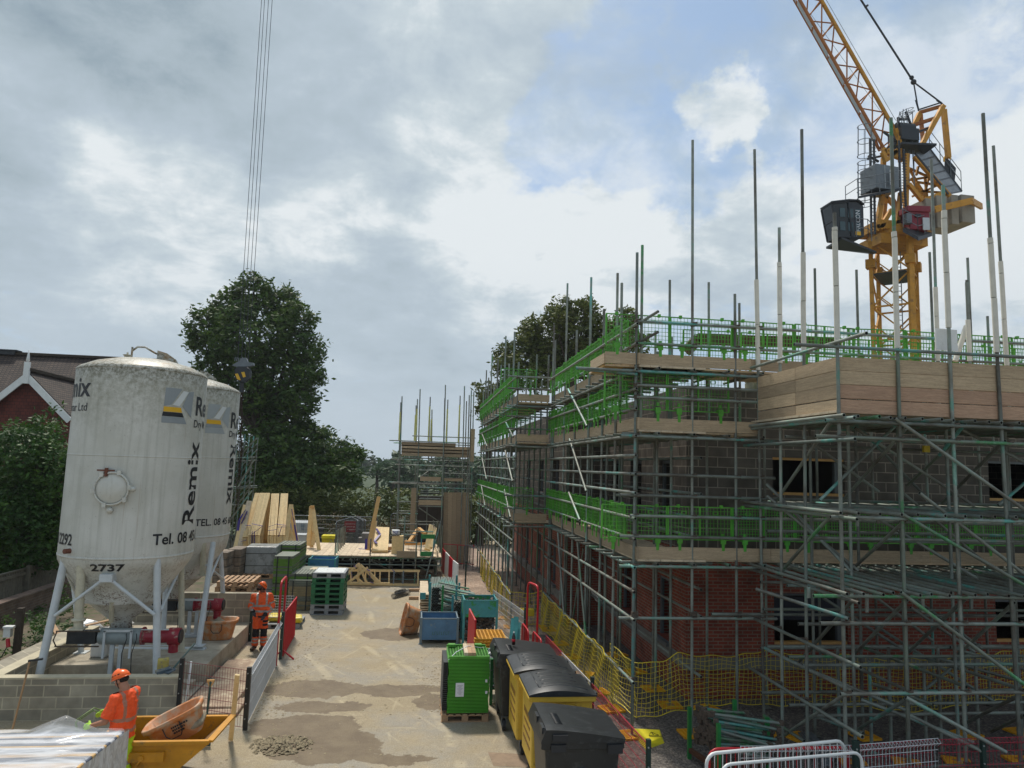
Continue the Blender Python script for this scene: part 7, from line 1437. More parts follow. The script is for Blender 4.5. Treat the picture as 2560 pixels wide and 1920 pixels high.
# ---------------------------------------------------------------- yellow skip with tub, timber, spade
SKY_=mat('skip_yellow','#c08518',.5,var=.15,scale=4,col2='#8f6a34',c2t=(.56,.68),c2scale=6); SKIN_=mat('skip_inside','#8e6a3a',.7,var=.3,scale=5,col2='#7d7566',c2t=(.5,.6),c2scale=4)
t=thing('tipping_skip','yellow tipping skip with a lever on its side and a mortar tub inside','skip',(-3.6,11.8,0)); x0,x1,xn=-4.35,-3.45,-2.84; y0,y1=11.35,12.35; zr=.70
prof=[(x0,.12),(x1,.12),(xn,zr-.04),(xn,zr),(x0,zr)]
for y in (y0,y1): MB().prism(prof,'y',y-.012,y+.012).build('side_plate',SKY_,t)
MB().add([(x1,y0,.12),(xn,y0,zr-.02),(xn,y1,zr-.02),(x1,y1,.12)],[(0,1,2,3)]).add([(x0,y0,.12),(x1,y0,.12),(x1,y1,.12),(x0,y1,.12)],[(0,1,2,3)]).add([(x0,y0,.12),(x0,y1,.12),(x0,y1,zr),(x0,y0,zr)],[(0,1,2,3)]).build('liner',SKIN_,t,fix=False)
mb=MB(); mb.beam((x0,y0-.02,zr),(xn+.02,y0-.02,zr),.07,.05); mb.beam((x0,y1+.02,zr),(xn+.02,y1+.02,zr),.07,.05); mb.beam((xn+.02,y0,zr),(xn+.1,y1,zr+.03),.09,.03); mb.beam((x0-.02,y0,zr),(x0-.02,y1,zr),.05,.05); mb.build('rim',SKY_,t)
MB().beam((x0,y0-.05,.52),(-3.42,y0-.05,.52),.06,.13).build('fork_channel',SKY_,t); MB().beam((-3.72,y0-.09,.5),(-3.86,y0-.09,.28),.05,.02).tube((-3.72,y0-.08,.52),(-3.72,y0-.12,.52),.04,10).build('lever',SKY_,t); MB().box((-3.9,11.85,.06),(.9,.8,.12)).build('base_frame',SKY_,t)
tub2=tubmesh(.84,.55,.38); tub2['label']='large orange mortar tub with grey residue lying tilted in the yellow skip'; q=K(2,1215,1410,11.75); tub2.location=(q.x,11.85,q.z-.12); tub2.rotation_euler=(.04,-.46,.1)
mb=MB(); mb.box((0,0,.12),(.75,.42,.1)); mb.build('mortar',MORTAR,tub2,local=True,bevel=.04)
s_=MB()
for r_ in range(3):
    x=-.02
    while x<.2-.03*r_: w=random.uniform(.012,.03); s_.box((x+w/2,-.262+.012*r_,.26-r_*.045),(w,.006,.026)); x+=w+.009
s_.build('tub_lettering',INK,tub2,local=True)
tub3=dup(tub,(0,0,0),label='orange mortar tub tipped on its side in the wet patch by the blue stillage'); 
for ch in list(KIDS[tub3]):
    if ch.name.startswith('mortar'): KIDS[tub3].remove(ch); bpy.data.objects.remove(ch)
q=G(*c(3,1500,1425)); tub3.location=(q.x-.16,q.y+.12,.36); tub3.rotation_euler=(radians(0),radians(80+180+15),radians(12)); tub3.rotation_euler=(0,radians(-78),radians(8)); tub3.location=(q.x+.28,q.y+.25,.31)
mb=MB(); a=K(2,1588,1035,12.6); b_=G(*c(2,1543,1480)); mb.beam(a,(b_.x,b_.y,.02),.075,.03,up=(0,1,0)); tag(mb.build('leaning_plank',PINE),'pale plank leaning between the yellow skip and the rusty mesh','plank')
t=thing('spade','spade with a wooden T handle standing behind the skip','spade',(K(2,1405,1200,13).x,13,0)); a=K(2,1410,1075,13.0); MB().tube(a,(a.x-.04,13.05,.25),.018,8).box((a.x-.04,13.06,.14),(.2,.02,.26)).build('shaft',MATS['dark_teal'],t); MB().beam((a.x-.06,13,a.z),(a.x+.06,13,a.z),.03,.03).beam((a.x-.05,13,a.z-.01),(a.x-.005,13,a.z-.1),.015,.02).beam((a.x+.05,13,a.z-.01),(a.x+.005,13,a.z-.1),.015,.02).build('grip',PINE2,t)
# ---------------------------------------------------------------- wrapped pack in the lower left corner
zt_=1.22; P0=G(0,1566,zt_); P1=G(272,1577,zt_); P2=G(*c(2,520,1659),zt_)
BLU=mat('strip_blue','#4b5668',.5,var=.15); YST=mat('strip_amber','#c9a46a',.5,var=.15); WST=mat('strip_white','#b9babd',.5,var=.12)
t=thing('wrapped_pack','large plastic-wrapped pack of striped boards in the near left corner','pack',(P1.x-1.5,P1.y-1.2,0)); X1=P1.x; Yb=P1.y; dX=(P2.x-P1.x)/(P2.y-P1.y)
MB().add([(X1-3.5,Yb-2.6,0),(X1-.02+dX*-2.6,Yb-2.6,0),(X1-.02,Yb,0),(X1-3.5,Yb,0),(X1-3.5,Yb-2.6,zt_-.03),(X1-.04+dX*-2.6,Yb-2.6,zt_-.03),(X1-.04,Yb-.02,zt_-.03),(X1-3.5,Yb-.02,zt_-.03)],[(3,2,1,0),(0,1,5,4),(1,2,6,5),(2,3,7,6),(3,0,4,7)]).build('core',WST,t)
y=Yb-.03; k=0; seq=[(0,.04),(2,.09),(1,.05),(0,.06),(2,.12),(0,.09),(1,.05),(2,.06),(0,.10),(2,.05),(1,.09),(0,.14),(2,.05),(1,.13),(0,.12),(1,.10),(0,.14)]
ms=[BLU,YST,WST]
for k,w in seq: mb=MB(); xe=X1-.02+dX*(y-Yb); mb.box((xe-1.75,y-w/2,zt_-.02),(3.5,w-.004,.03)); mb.box((xe+.004,y-w/2,zt_-.07),(.012,w-.004,.12)); mb.build('strip',ms[k],t); y-=w
fm=bpy.data.materials.new('clear_film'); fm.use_nodes=True; nt=fm.node_tree; b=nt.nodes['Principled BSDF']; b.inputs['Base Color'].default_value=(.80,.81,.83,1); b.inputs['Roughness'].default_value=.16
geo=N(nt,'ShaderNodeNewGeometry'); no=N(nt,'ShaderNodeTexNoise'); no.inputs['Scale'].default_value=2.2; no.inputs['Detail'].default_value=5; no.inputs['Distortion'].default_value=.6; mpn=N(nt,'ShaderNodeMapping'); mpn.inputs['Scale'].default_value=(.6,2.0,1.4); nt.links.new(geo.outputs['Position'],mpn.inputs[0]); nt.links.new(mpn.outputs[0],no.inputs['Vector'])
mr=N(nt,'ShaderNodeMapRange'); mr.inputs['From Min'].default_value=.4; mr.inputs['From Max'].default_value=.66; mr.inputs['To Min'].default_value=.16; mr.inputs['To Max'].default_value=.72; nt.links.new(no.outputs['Fac'],mr.inputs['Value']); nt.links.new(mr.outputs[0],b.inputs['Alpha'])
bp=N(nt,'ShaderNodeBump'); bp.inputs['Strength'].default_value=.35; bp.inputs['Distance'].default_value=.03; nt.links.new(no.outputs['Fac'],bp.inputs['Height']); nt.links.new(bp.outputs[0],b.inputs['Normal'])
mb=MB(); nu,nv=90,70
def film(u,v):
    x=X1+.03-3.4*(1-u)+dX*(-2.4*v); y=Yb+.02-2.5*v; e=min(1,(1-u)/.02); z=zt_+.012+.018*noise.noise(V((x*1.2,y*5,0)))*1+.012*noise.noise(V((x*3,y*9,3)))
    qx=X1-.72; z+=.22*max(0,1-abs(x-qx)/.5-.9*abs(y-Yb+.08)/.3); z+=.10*max(0,1-math.hypot((x-(X1-2.05))/.5,(y-Yb+.08)/.22)); z-=.05*(u>.985)
    return V((x,y,z))
mb.add([film(i/nu,j/nv) for j in range(nv+1) for i in range(nu+1)],[(j*(nu+1)+i,j*(nu+1)+i+1,(j+1)*(nu+1)+i+1,(j+1)*(nu+1)+i) for j in range(nv) for i in range(nu)],0,True); mb.build('film',fm,t,fix=False)
fs2=bpy.data.materials.new('side_film'); fs2.use_nodes=True; nt=fs2.node_tree; b=nt.nodes['Principled BSDF']; b.inputs['Base Color'].default_value=(.6,.62,.65,1); b.inputs['Roughness'].default_value=.22; geo=N(nt,'ShaderNodeNewGeometry'); no=N(nt,'ShaderNodeTexNoise'); no.inputs['Scale'].default_value=6; no.inputs['Detail'].default_value=6; no.inputs['Distortion'].default_value=1.2; mpn=N(nt,'ShaderNodeMapping'); mpn.inputs['Scale'].default_value=(1,1.6,.8); nt.links.new(geo.outputs['Position'],mpn.inputs[0]); nt.links.new(mpn.outputs[0],no.inputs['Vector'])
rp=N(nt,'ShaderNodeValToRGB'); rp.color_ramp.elements[0].position=.4; rp.color_ramp.elements[0].color=(*rgb('#acaeb0'),1); rp.color_ramp.elements[1].position=.6; rp.color_ramp.elements[1].color=(*rgb('#c9cccf'),1); nt.links.new(no.outputs['Fac'],rp.inputs[0]); nt.links.new(rp.outputs[0],b.inputs['Base Color']); bp=N(nt,'ShaderNodeBump'); bp.inputs['Strength'].default_value=.5; bp.inputs['Distance'].default_value=.04; nt.links.new(no.outputs['Fac'],bp.inputs['Height']); nt.links.new(bp.outputs[0],b.inputs['Normal'])
mb=MB(); nv,nz_=50,16; mb.add([(X1+.035+dX*(-2.4*j/nv)+.018*noise.noise(V((0,j*.3,i*.5))),Yb+.02-2.5*j/nv,zt_+.005-.08*0-(zt_-.1)*i/nz_) for j in range(nv+1) for i in range(nz_+1)],[(j*(nz_+1)+i,j*(nz_+1)+i+1,(j+1)*(nz_+1)+i+1,(j+1)*(nz_+1)+i) for j in range(nv) for i in range(nz_)],0,True); mb.build('side_film',fs2,t,fix=False)
# ---------------------------------------------------------------- people
def sph(mb,c0,r,n=12,m=8,M=None,mi=0):
    r=(r,r,r) if isinstance(r,(int,float)) else r; P=[]; 
    for j in range(m+1):
        t=pi*j/m
        for i in range(n): p=V((r[0]*sin(t)*cos(2*pi*i/n),r[1]*sin(t)*sin(2*pi*i/n),r[2]*cos(t))); P.append((M@p if M else p)+V(c0))
    mb.add(P,[(j*n+i,j*n+(i+1)%n,(j+1)*n+(i+1)%n,(j+1)*n+i) for j in range(m) for i in range(n)],mi,True)
def caps(mb,p,q,r1,r2): mb.tube(p,q,r1,12,r2=r2); sph(mb,p,r1); sph(mb,q,r2)
def chain(mb,pts,rs):
    for a,b_,r1,r2 in zip(pts,pts[1:],rs,rs[1:]): caps(mb,V(a),V(b_),r1,r2)
def fuse(mb,name,mats,parent,vox=.009,smooth=5,fn=None,cuts=(),wr=0):
    o=mb.build('tmp',mats[0] if isinstance(mats,list) else mats,None,loc=(0,0,0),fix=False)
    m=o.modifiers.new('r','REMESH'); m.mode='VOXEL'; m.voxel_size=vox; s_=o.modifiers.new('s','SMOOTH'); s_.iterations=smooth; s_.factor=.5
    me=evalmesh(o); bpy.data.objects.remove(o); me.materials.clear()
    if wr:
        ns_=[v.normal.copy() for v in me.vertices]
        for v,n_ in zip(me.vertices,ns_): q_=v.co; v.co=q_+n_*(wr*(noise.noise(V((q_.x*9,q_.y*9,q_.z*16)))+.6*noise.noise(V((q_.x*22,q_.y*22,q_.z*30)))))
    import bmesh
    bm=bmesh.new(); bm.from_mesh(me)
    for (co,no) in cuts: bmesh.ops.bisect_plane(bm,geom=bm.verts[:]+bm.edges[:]+bm.faces[:],plane_co=co,plane_no=no,clear_outer=True)
    bm.to_mesh(me); bm.free()
    for m_ in (mats if isinstance(mats,list) else [mats]): me.materials.append(m_)
    for p in me.polygons:
        p.use_smooth=True
        if fn: p.material_index=fn(p.center)
    r=bpy.data.objects.new(name,me); COL.objects.link(r); part(r,parent); return r
SKINM=mat('skin','#a8755a',.5,var=.06,scale=20); HIV=mat('hivis_orange','#f5561d',.75,var=.1,scale=8,bump=.35,bscale=14,col2='#c9502a',c2t=(.55,.72),c2scale=9); HIV2=mat('hivis_red_orange','#e85a20',.75,var=.1,scale=8,bump=.35,bscale=12,col2='#a8532e',c2t=(.55,.7),c2scale=9); LIME=mat('hivis_lime','#b6d81e',.7,var=.06,scale=8,bump=.25,bscale=12); REFL=mat('reflective_tape','#9a948c',.4,.1,var=.08); BLK=mat('black_fabric','#17181b',.8); HELM=mat('helmet_orange','#f2661c',.3,var=.03); BEARD=mat('beard','#1c1512',.9); GLOVE=mat('glove_lime','#a5d63c',.6,var=.15,scale=30); TAPE2=mat('dusty_tape','#a8725c',.5,var=.08)
def hand(mb,w,d,side,up,r=1.0,curl=.6):
    w,d,side,up=V(w),V(d).normalized(),V(side).normalized(),V(up).normalized()   # side: towards the little finger; up: back of the hand
    for i,(s_,L_) in enumerate(((-.030,.066),(-.010,.076),(.010,.072),(.029,.056))):
        k=w+d*.088+side*s_; caps(mb,w+side*s_*.5,k,.016*r,.0145*r); p=k; dd=d.copy(); rr=.0105*r
        for j,f in enumerate((.46,.32,.22)): dd=(dd-up*(curl*(.35+.3*j))).normalized(); q=p+dd*L_*f; caps(mb,p,q,rr,rr*.9); p=q; rr*=.9
    p=w+d*.03-side*.026; q=p+(d*.6-side*.75-up*.3).normalized()*.042; caps(mb,w+d*.01-side*.01,p,.016*r,.014*r); caps(mb,p,q,.0135*r,.012*r); caps(mb,q,q+(d*.9-side*.15-up*.5).normalized()*.034,.012*r,.010*r)
def headm(mb,c0,f,u,s_=1.0):
    f=V(f).normalized(); u=V(u); r=f.cross(u).normalized(); u=r.cross(f).normalized(); M=Matrix((r,f,u)).transposed(); c0=V(c0); P=lambda x,y,z: c0+M@V((x,y,z))*s_
    sph(mb,P(0,-.01,.03),(.076,.096,.088),16,12,M); sph(mb,P(0,.028,-.035),(.058,.066,.075),14,10,M); sph(mb,P(0,.055,-.085),(.026,.024,.022),10,8,M)  # skull, jaw, chin
    caps(mb,P(0,.088,.012),P(0,.108,-.026),.010,.015); sph(mb,P(0,.104,-.028),(.018,.013,.010),8,6,M)                      # nose
    for sx in (-1,1): sph(mb,P(sx*.034,.074,.028),(.022,.012,.008),8,6,M); sph(mb,P(sx*.045,.062,-.02),(.02,.016,.018),8,6,M); sph(mb,P(sx*.077,-.004,-.012),(.010,.020,.032),8,8,M)
    sph(mb,P(0,.088,-.056),(.026,.010,.006),8,6,M); sph(mb,P(0,.086,-.067),(.022,.010,.007),8,6,M)
    return M,P
def eyes(P,M,parent):
    mb=MB()
    for sx in (-1,1): sph(mb,P(sx*.032,.082,.008),(.013,.008,.009),10,8,M)
    mb.build('eyes',mat('eye','#d8d4cc',.3,var=0) if 'eye' not in MATS else MATS['eye'],parent,local=True); mb=MB()
    for sx in (-1,1): sph(mb,P(sx*.032,.0885,.008),(.005,.004,.006),8,6,M)
    mb.build('irises',BEARD,parent,local=True)
def helmet(P,M,parent,c0):
    mb=MB(); n=24; prof=[]
    for j in range(9):
        t=(pi/2)*j/8; 
        for i in range(n): a=2*pi*i/n; prof.append(P(.098*cos(a)*cos(t)*1.0,-.004+.122*sin(a)*cos(t),.042+.012*sin(a)+ .108*sin(t)))
    mb.add(prof,[(j*n+i,j*n+(i+1)%n,(j+1)*n+(i+1)%n,(j+1)*n+i) for j in range(8) for i in range(n)],0,True)
    rim=[P(.103*cos(2*pi*i/n),-.004+.127*sin(2*pi*i/n)+.012*max(0,sin(2*pi*i/n)),.036+.012*sin(2*pi*i/n)-.008*max(0,sin(2*pi*i/n))) for i in range(n)]
    mb.path(rim,.007,6,closed=True); h=mb.build('helmet',HELM,parent,local=True); h.modifiers.new('s','SOLIDIFY').thickness=.005
    mb=MB()
    for sx in (-1,1):
        for y in (-.05,.0,.045): mb.box(P(sx*.088,y,.085),(.016,.022,.012),M=M)
        mb.path([P(sx*.075,.02,.04),P(sx*.07,.03,-.03),P(sx*.04,.05,-.09),P(0,.055,-.112)],.006,5); mb.path([P(sx*.08,-.03,.04),P(sx*.07,.02,-.04)],.005,5)
    mb.build('chin_strap',BLK,h,local=True)
# man in a tee shirt by the wrapped pack
bx=K(2,862,1300,11.2).x; M1=thing('person','man in orange hi-vis tee shirt, lime trousers and helmet standing behind the wrapped pack','person',(bx-.07,11.2,0),radians(-20))
def J(*p): return V(p)
Lsh,Rsh=J(.0,-.185,1.405),J(-.01,.185,1.40); Le,Re=J(-.06,-.27,1.12),J(-.13,.27,1.13); Lw,Rw=J(-.32,-.235,1.03),J(-.36,.12,1.10)
hc=J(-.085,.0,1.605); hf=J(-.85,-.05,-.42); hu=J(-.35,0,1)
b1=MB(); chain(b1,[(0,0,.93),(.0,0,1.08),(.01,0,1.25),(.01,0,1.36)],[.135,.125,.14,.115]); chain(b1,[Lsh,(.01,0,1.38),Rsh],[.062,.1,.062]); chain(b1,[(0,0,1.40),(-.02,0,1.50),(-.06,0,1.56)],[.08,.065,.062])
chain(b1,[Lsh,Le,Lw],[.056,.043,.029]); chain(b1,[Rsh,Re,Rw],[.056,.043,.029])
for s_ in (-1,1): chain(b1,[(0,s_*.085,.92),(-.02,s_*.10,.50),(.02,s_*.11,.09)],[.095,.06,.042]); chain(b1,[(.03,s_*.11,.05),(-.14,s_*.12,.04)],[.045,.035])
M_,P_=headm(b1,hc,hf,hu)
hand(b1,Lw,(-.9,.1,-.25),(0,-.35,-1),(.2,-1,.2),1,.5); hand(b1,Rw,(-.8,-.5,-.2),(0,.3,-1),(-.2,1,.3),1,.6)
body=fuse(b1,'body',SKINM,M1,.0085,3); eyes(P_,M_,M1); helmet(P_,M_,M1,hc)
hb_=MB(); sph(hb_,P_(0,-.03,.0),(.0775,.078,.052),16,10,M_); fuse(hb_,'hair',BEARD,M1,.008,2)
sh=MB(); chain(sh,[(0,0,.90),(.0,0,1.02),(.01,0,1.2),(.015,0,1.33)],[.155,.150,.160,.135]); 
for s_ in (-1,1): chain(sh,[(0,s_*.06,.86),(0,s_*.07,1.05),(.01,s_*.08,1.3)],[.135,.125,.125])
chain(sh,[Lsh,(.015,0,1.39),Rsh],[.085,.105,.085]); sh.tube(Lsh,Lsh.lerp(Le,.88),.078,14,r2=.088); sh.tube(Rsh,Rsh.lerp(Re,.88),.078,14,r2=.088)
def b1f(p):
    t=abs(p.y)<.24
    arm=(p-Lsh).dot((Le-Lsh).normalized()); 
    if (V((p.x,p.y,0))-V((Lsh.x,Lsh.y,0))).length<.13 and p.y<-.22: return 0
    if p.y>.23: return 0
    if abs(p.z-(.965-.10*p.x))<.026 or abs(p.z-(1.12-.10*p.x))<.026: return 1
    if p.z>1.10 and abs(abs(p.y)-.125)<.024: return 1
    return 0
fuse(sh,'tee_shirt',[HIV,TAPE2],M1,.0105,4,b1f,[((0,0,.83),(0,0,-1)),((-.03,0,1.475),(-.1,0,1))],wr=.016)
tr=MB(); chain(tr,[(0,-.05,.90),(0,.05,.90)],[.14,.14])
for s_ in (-1,1): chain(tr,[(0,s_*.085,.90),(-.02,s_*.105,.50),(.02,s_*.115,.12)],[.118,.088,.085])
fuse(tr,'trousers',[LIME,REFL],M1,.011,4,lambda p:1 if (abs(p.z-.46)<.03 or abs(p.z-.30)<.03) else 0,[((0,0,.95),(0,0,1)),((0,0,.09),(0,0,-1))],wr=.016)
for s_ in (-1,1): bt=MB(); chain(bt,[(.03,s_*.11,.06),(-.12,s_*.12,.05)],[.055,.045]); chain(bt,[(.02,s_*.11,.06),(.02,s_*.11,.16)],[.055,.05]); fuse(bt,'boot',BLK,M1,.01,2,None,[((0,0,.0),(0,0,-1))])
for w,d,sd_,up in ((Lw,(-.9,.1,-.25),(0,-.35,-1),(.2,-1,.2)),(Rw,(-.8,-.5,-.2),(0,.3,-1),(-.2,1,.3))):
    g_2=MB(); hand(g_2,w,d,sd_,up,1.22,.5 if w is Lw else .6); caps(g_2,w,w+V(d)*.02,.034,.032); fuse(g_2,'glove',GLOVE,M1,.006,2)
R33=Matrix.Rotation(radians(-20),3,'Z'); bx-=.07
st_p=[R33@(Rw+V((-.1,-.02,-.02)))+V((bx,11.2,0)),R33@(Rw+V((-.2,-.06,.02)))+V((bx,11.2,0)),R33@(Lw+V((-.24,-.02,.02)))+V((bx,11.2,0)),R33@(Lw+V((-.22,.0,-.12)))+V((bx,11.2,0)),R33@(Lw+V((-.09,.0,-.03)))+V((bx,11.2,0))]
mb=MB(); mb.path(st_p,.009,6); mb.path([p+V((0,.02,.03)) for p in st_p[:4]],.008,6); tag(mb.build('green_rope',mat('rope_green','#6f8c4a',.6,var=.3,scale=60)),'looped pale green cord held by the man in lime trousers','rope')
# man looking up between the barriers
M2=thing('person','man in full orange hi-vis jacket and trousers looking up beside the red hoop barrier','person',(-3.80,19.4,0),radians(12))
Ls,Rs=J(.19,0,1.32),J(-.19,0,1.32); Le2,Re2=J(.265,.01,1.07),J(-.27,.03,1.07); Lw2,Rw2=J(.10,-.20,.90),J(-.205,-.15,.98)
hc=J(-.03,-.01,1.545); hf=J(-.78,-.30,.62); hu=J(.5,.1,1)
b2=MB(); chain(b2,[(0,0,.88),(0,0,1.05),(0,0,1.22),(0,0,1.29)],[.13,.12,.13,.11]); chain(b2,[Ls,(0,0,1.31),Rs],[.06,.09,.06]); chain(b2,[(0,0,1.33),(-.0,0,1.44),(-.02,0,1.52)],[.07,.058,.055]); chain(b2,[Ls,Le2,Lw2],[.055,.042,.03]); chain(b2,[Rs,Re2,Rw2],[.055,.042,.03])
for s_ in (-1,1): chain(b2,[(s_*.085,0,.86),(s_*.095,-.02,.47),(s_*.10,.02,.09)],[.092,.06,.042]); chain(b2,[(s_*.10,.03,.05),(s_*.11-.03,-.14,.04)],[.045,.035])
M_,P_=headm(b2,hc,hf,hu,.97); hand(b2,Lw2,(-.5,-.25,-.85),(.6,-.6,-.2),(.3,-.8,.3),1,.5); hand(b2,Rw2,(.35,-.5,-.8),(-.5,-.6,.1),(-.5,-.6,.3),1,.8)
fuse(b2,'body',mat('skin_brown','#6f4533',.5,var=.06,scale=20),M2,.009,3); eyes(P_,M_,M2); helmet(P_,M_,M2,hc)
bd=MB(); sph(bd,P_(0,.048,-.082),(.052,.05,.046),12,8,M_); sph(bd,P_(-.045,.02,-.055),(.022,.035,.045),8,8,M_); sph(bd,P_(.045,.02,-.055),(.022,.035,.045),8,8,M_); sph(bd,P_(0,-.03,.0),(.0755,.076,.052),16,10,M_); fuse(bd,'hair_and_beard',BEARD,M2,.008,2)
mb=MB()
for sx in (-1,1): sph(mb,P_(sx*.034,.096,.010),(.026,.006,.016),10,6,M_)
mb.build('dark_glasses',BLK,M2,local=True)
jk=MB(); chain(jk,[(0,0,.87),(0,0,1.05),(0,0,1.22),(0,0,1.28)],[.15,.15,.155,.13])
for s_ in (-1,1): chain(jk,[(s_*.07,0,.86),(s_*.075,0,1.05),(s_*.09,0,1.24)],[.125,.12,.12])
chain(jk,[Ls,(0,0,1.31),Rs],[.085,.10,.085]); chain(jk,[Ls,Le2,Lw2],[.082,.068,.052]); chain(jk,[Rs,Re2,Rw2],[.082,.068,.052]); chain(jk,[(0,.02,1.36),(0,.06,1.42)],[.085,.075]); chain(jk,[(-.05,-.05,1.38),(.05,-.05,1.38)],[.045,.045])
def b2f(p):
    for a,b_ in ((Ls,Le2),(Rs,Re2)):
        d=(b_-a).normalized(); t=(p-a).dot(d)
        if abs(p.x)>.20 or (p-a-d*t).length<.1 and abs(p.x)>.175:
            if abs(t-.16)<.022 or abs(t-.235)<.0: return 1
    for a,b_ in ((Le2,Lw2),(Re2,Rw2)):
        d=(b_-a).normalized(); t=(p-a).dot(d)
        if (p-a-d*t).length<.085 and abs(t-.10)<.022 and p.z<1.1: return 1
    if (p-Lw2).length<.06 or (p-Rw2).length<.06: return 2
    if abs(p.x)<.215 and (abs(p.z-.965)<.024 or abs(p.z-1.10)<.024): return 1
    if p.z>1.10 and abs(abs(p.x)-.115)<.022 and p.z<1.42: return 1
    if p.z<.855: return 2
    return 0
fuse(jk,'jacket',[HIV2,REFL,BLK],M2,.0105,3,b2f,[((0,0,.81),(0,0,-1))],wr=.016)
tr=MB(); chain(tr,[(-.05,0,.84),(.05,0,.84)],[.13,.13])
for s_ in (-1,1): chain(tr,[(s_*.085,0,.85),(s_*.095,-.02,.47),(s_*.10,.02,.13)],[.112,.088,.08])
def t2f(p):
    if p.y<.03 and .33<p.z<.53: return 1
    if p.y<.0 and (.60<p.z<.66 or .69<p.z<.74) and p.x>.05: return 1
    if abs(p.z-.27)<.025 or abs(p.z-.19)<.02: return 2
    return 0
fuse(tr,'trousers',[HIV2,BLK,REFL],M2,.011,3,t2f,[((0,0,.09),(0,0,-1)),((0,0,.87),(0,0,1))],wr=.016)
for s_ in (-1,1): bt=MB(); chain(bt,[(s_*.10,.03,.06),(s_*.11-.06,-.15,.05)],[.055,.048]); chain(bt,[(s_*.10,.03,.06),(s_*.10,.03,.15)],[.055,.055]); fuse(bt,'boot',BARK,M2,.01,2,None,[((0,0,.0),(0,0,-1))])
for w,d,sd_,up in ((Lw2,(-.5,-.25,-.85),(.6,-.6,-.2),(.3,-.8,.3)),(Rw2,(.35,-.5,-.8),(-.5,-.6,.1),(-.5,-.6,.3))):
    g_2=MB(); hand(g_2,w,d,sd_,up,1.25,.5 if w is Lw2 else .8); fuse(g_2,'glove',mat('glove_grey','#3a3d42',.7,var=.3,scale=40) if 'glove_grey' not in MATS else MATS['glove_grey'],M2,.0065,2)
# ---------------------------------------------------------------- tower crane
CY_=mat('crane_orange','#b98428',.6,.1,var=.22,scale=2,col2='#7d5a34',c2t=(.55,.68),c2scale=3); CRD=mat('crane_rust','#a0632c',.6,.1,var=.2); CGR=mat('crane_grey','#6a7074',.5,.3,var=.15); CDK=mat('crane_dark','#2c2f33',.5,.2,var=.2); CWT=mat('counterweight','#8d877a',.85,var=.15,scale=2)
Yc=36.0; base=OY(1934,900,Yc); CX0=K(9,508,1300,Yc).x
CRN=thing('tower_crane','orange luffing tower crane with black cab, grey cabinets and concrete counterweights','crane',(CX0,Yc,0))
hw=(K(9,612,1300,Yc).x-K(9,404,1300,Yc).x)/2; zt=K(9,500,1120,Yc).z
cor=[(CX0-hw,Yc),(CX0,Yc-hw),(CX0+hw,Yc),(CX0,Yc+hw)]
mb=MB()
for i,(x,y) in enumerate(cor): mb.box((x,y,zt/2),(.2 if i!=1 else .3,.2,zt),rz=pi/4 if i!=1 else 0)
mb.build('mast_chords',CY_,CRN); bh=1.9; nb=int(zt/bh); mb=MB()
for k in range(nb):
    z0=zt-(k+1)*bh; z1=zt-k*bh
    if z0<5: continue
    for i in range(4):
        a,b_=cor[i],cor[(i+1)%4]; zm=(z0+z1)/2
        mb.beam((*a,z0),(*b_,z0),.09,.09); 
        if k%2: mb.beam((*a,z0),(*b_,z1),.08,.08)
        else: mb.beam((*b_,z0),(*a,z1),.08,.08)
        m_=((a[0]+b_[0])/2,(a[1]+b_[1])/2); mb.beam((*a,zm),(*m_,z0),.06,.06); mb.beam((*b_,zm),(*m_,z0),.06,.06)
mb.build('mast_lattice',CY_,CRN)
mb=MB(); zc=K(9,500,1225,Yc).z
for x,y in cor: MB().box((x,y,zc),(.5,.5,.5),rz=pi/4).build('mast_joint',CY_,CRN)
mb=MB()
for k in range(16): z=zt-1-k*.28; mb.beam((CX0+.2,Yc+.3,z),(CX0+.65,Yc+.3,z),.03,.03)
mb.beam((CX0+.2,Yc+.3,5),(CX0+.2,Yc+.3,zt),.04,.04); mb.beam((CX0+.65,Yc+.3,5),(CX0+.65,Yc+.3,zt),.04,.04); mb.build('ladder',CGR,CRN)
MB().box((CX0,Yc,K(9,500,1280,Yc).z),(hw*2,1.6,.06),rz=pi/4).build('rest_platform',CDK,CRN)
zr=K(9,500,1110,Yc).z; z2=K(9,500,1070,Yc).z
MB().prism([(CX0-hw*1.02,zr-.5),(CX0+hw*1.02,zr-.5),(CX0+hw*1.02,zr+.05),(CX0-hw*1.02,zr+.05)],'y',Yc-hw*.7,Yc+hw*.7).build('collar',CY_,CRN)
MB().lathe([(1.25,0),(1.3,.1),(1.3,.5),(1.2,.55)],(CX0,Yc,zr+.05),24).box((CX0+.1,Yc,z2+.05),(3.3,2.0,.5)).build('slewing_ring',CY_,CRN)
def CB(L_,w,m,name,Y=Yc,n=10,h=None):
    mb=MB()
    for e in L_:
        (x0,y0),(x1,y1)=e[0],e[1]; Ya=e[2] if len(e)>2 else Y; Yb2=e[3] if len(e)>3 else Ya; mb.beam(K(n,x0,y0,Ya),K(n,x1,y1,Yb2),w,h or w)
    return mb.build(name,m,CRN)
CB([((620,1360),(690,980),Yc-.9),((690,1320),(720,1000),Yc+.9),((660,1340),(780,1140),Yc-.9),((620,1320),(900,1260),Yc-.9),((835,1320),(880,960),Yc-.9),((720,1000),(900,1180),Yc+.9),((700,600),(690,980),Yc),((870,1200),(780,1010),Yc-.5),((930,1150),(940,560),Yc-.7),((690,540),(730,640),Yc-.7),((880,640),(870,500),Yc)],.22,CY_,'tower_head_frame')
mb=MB()
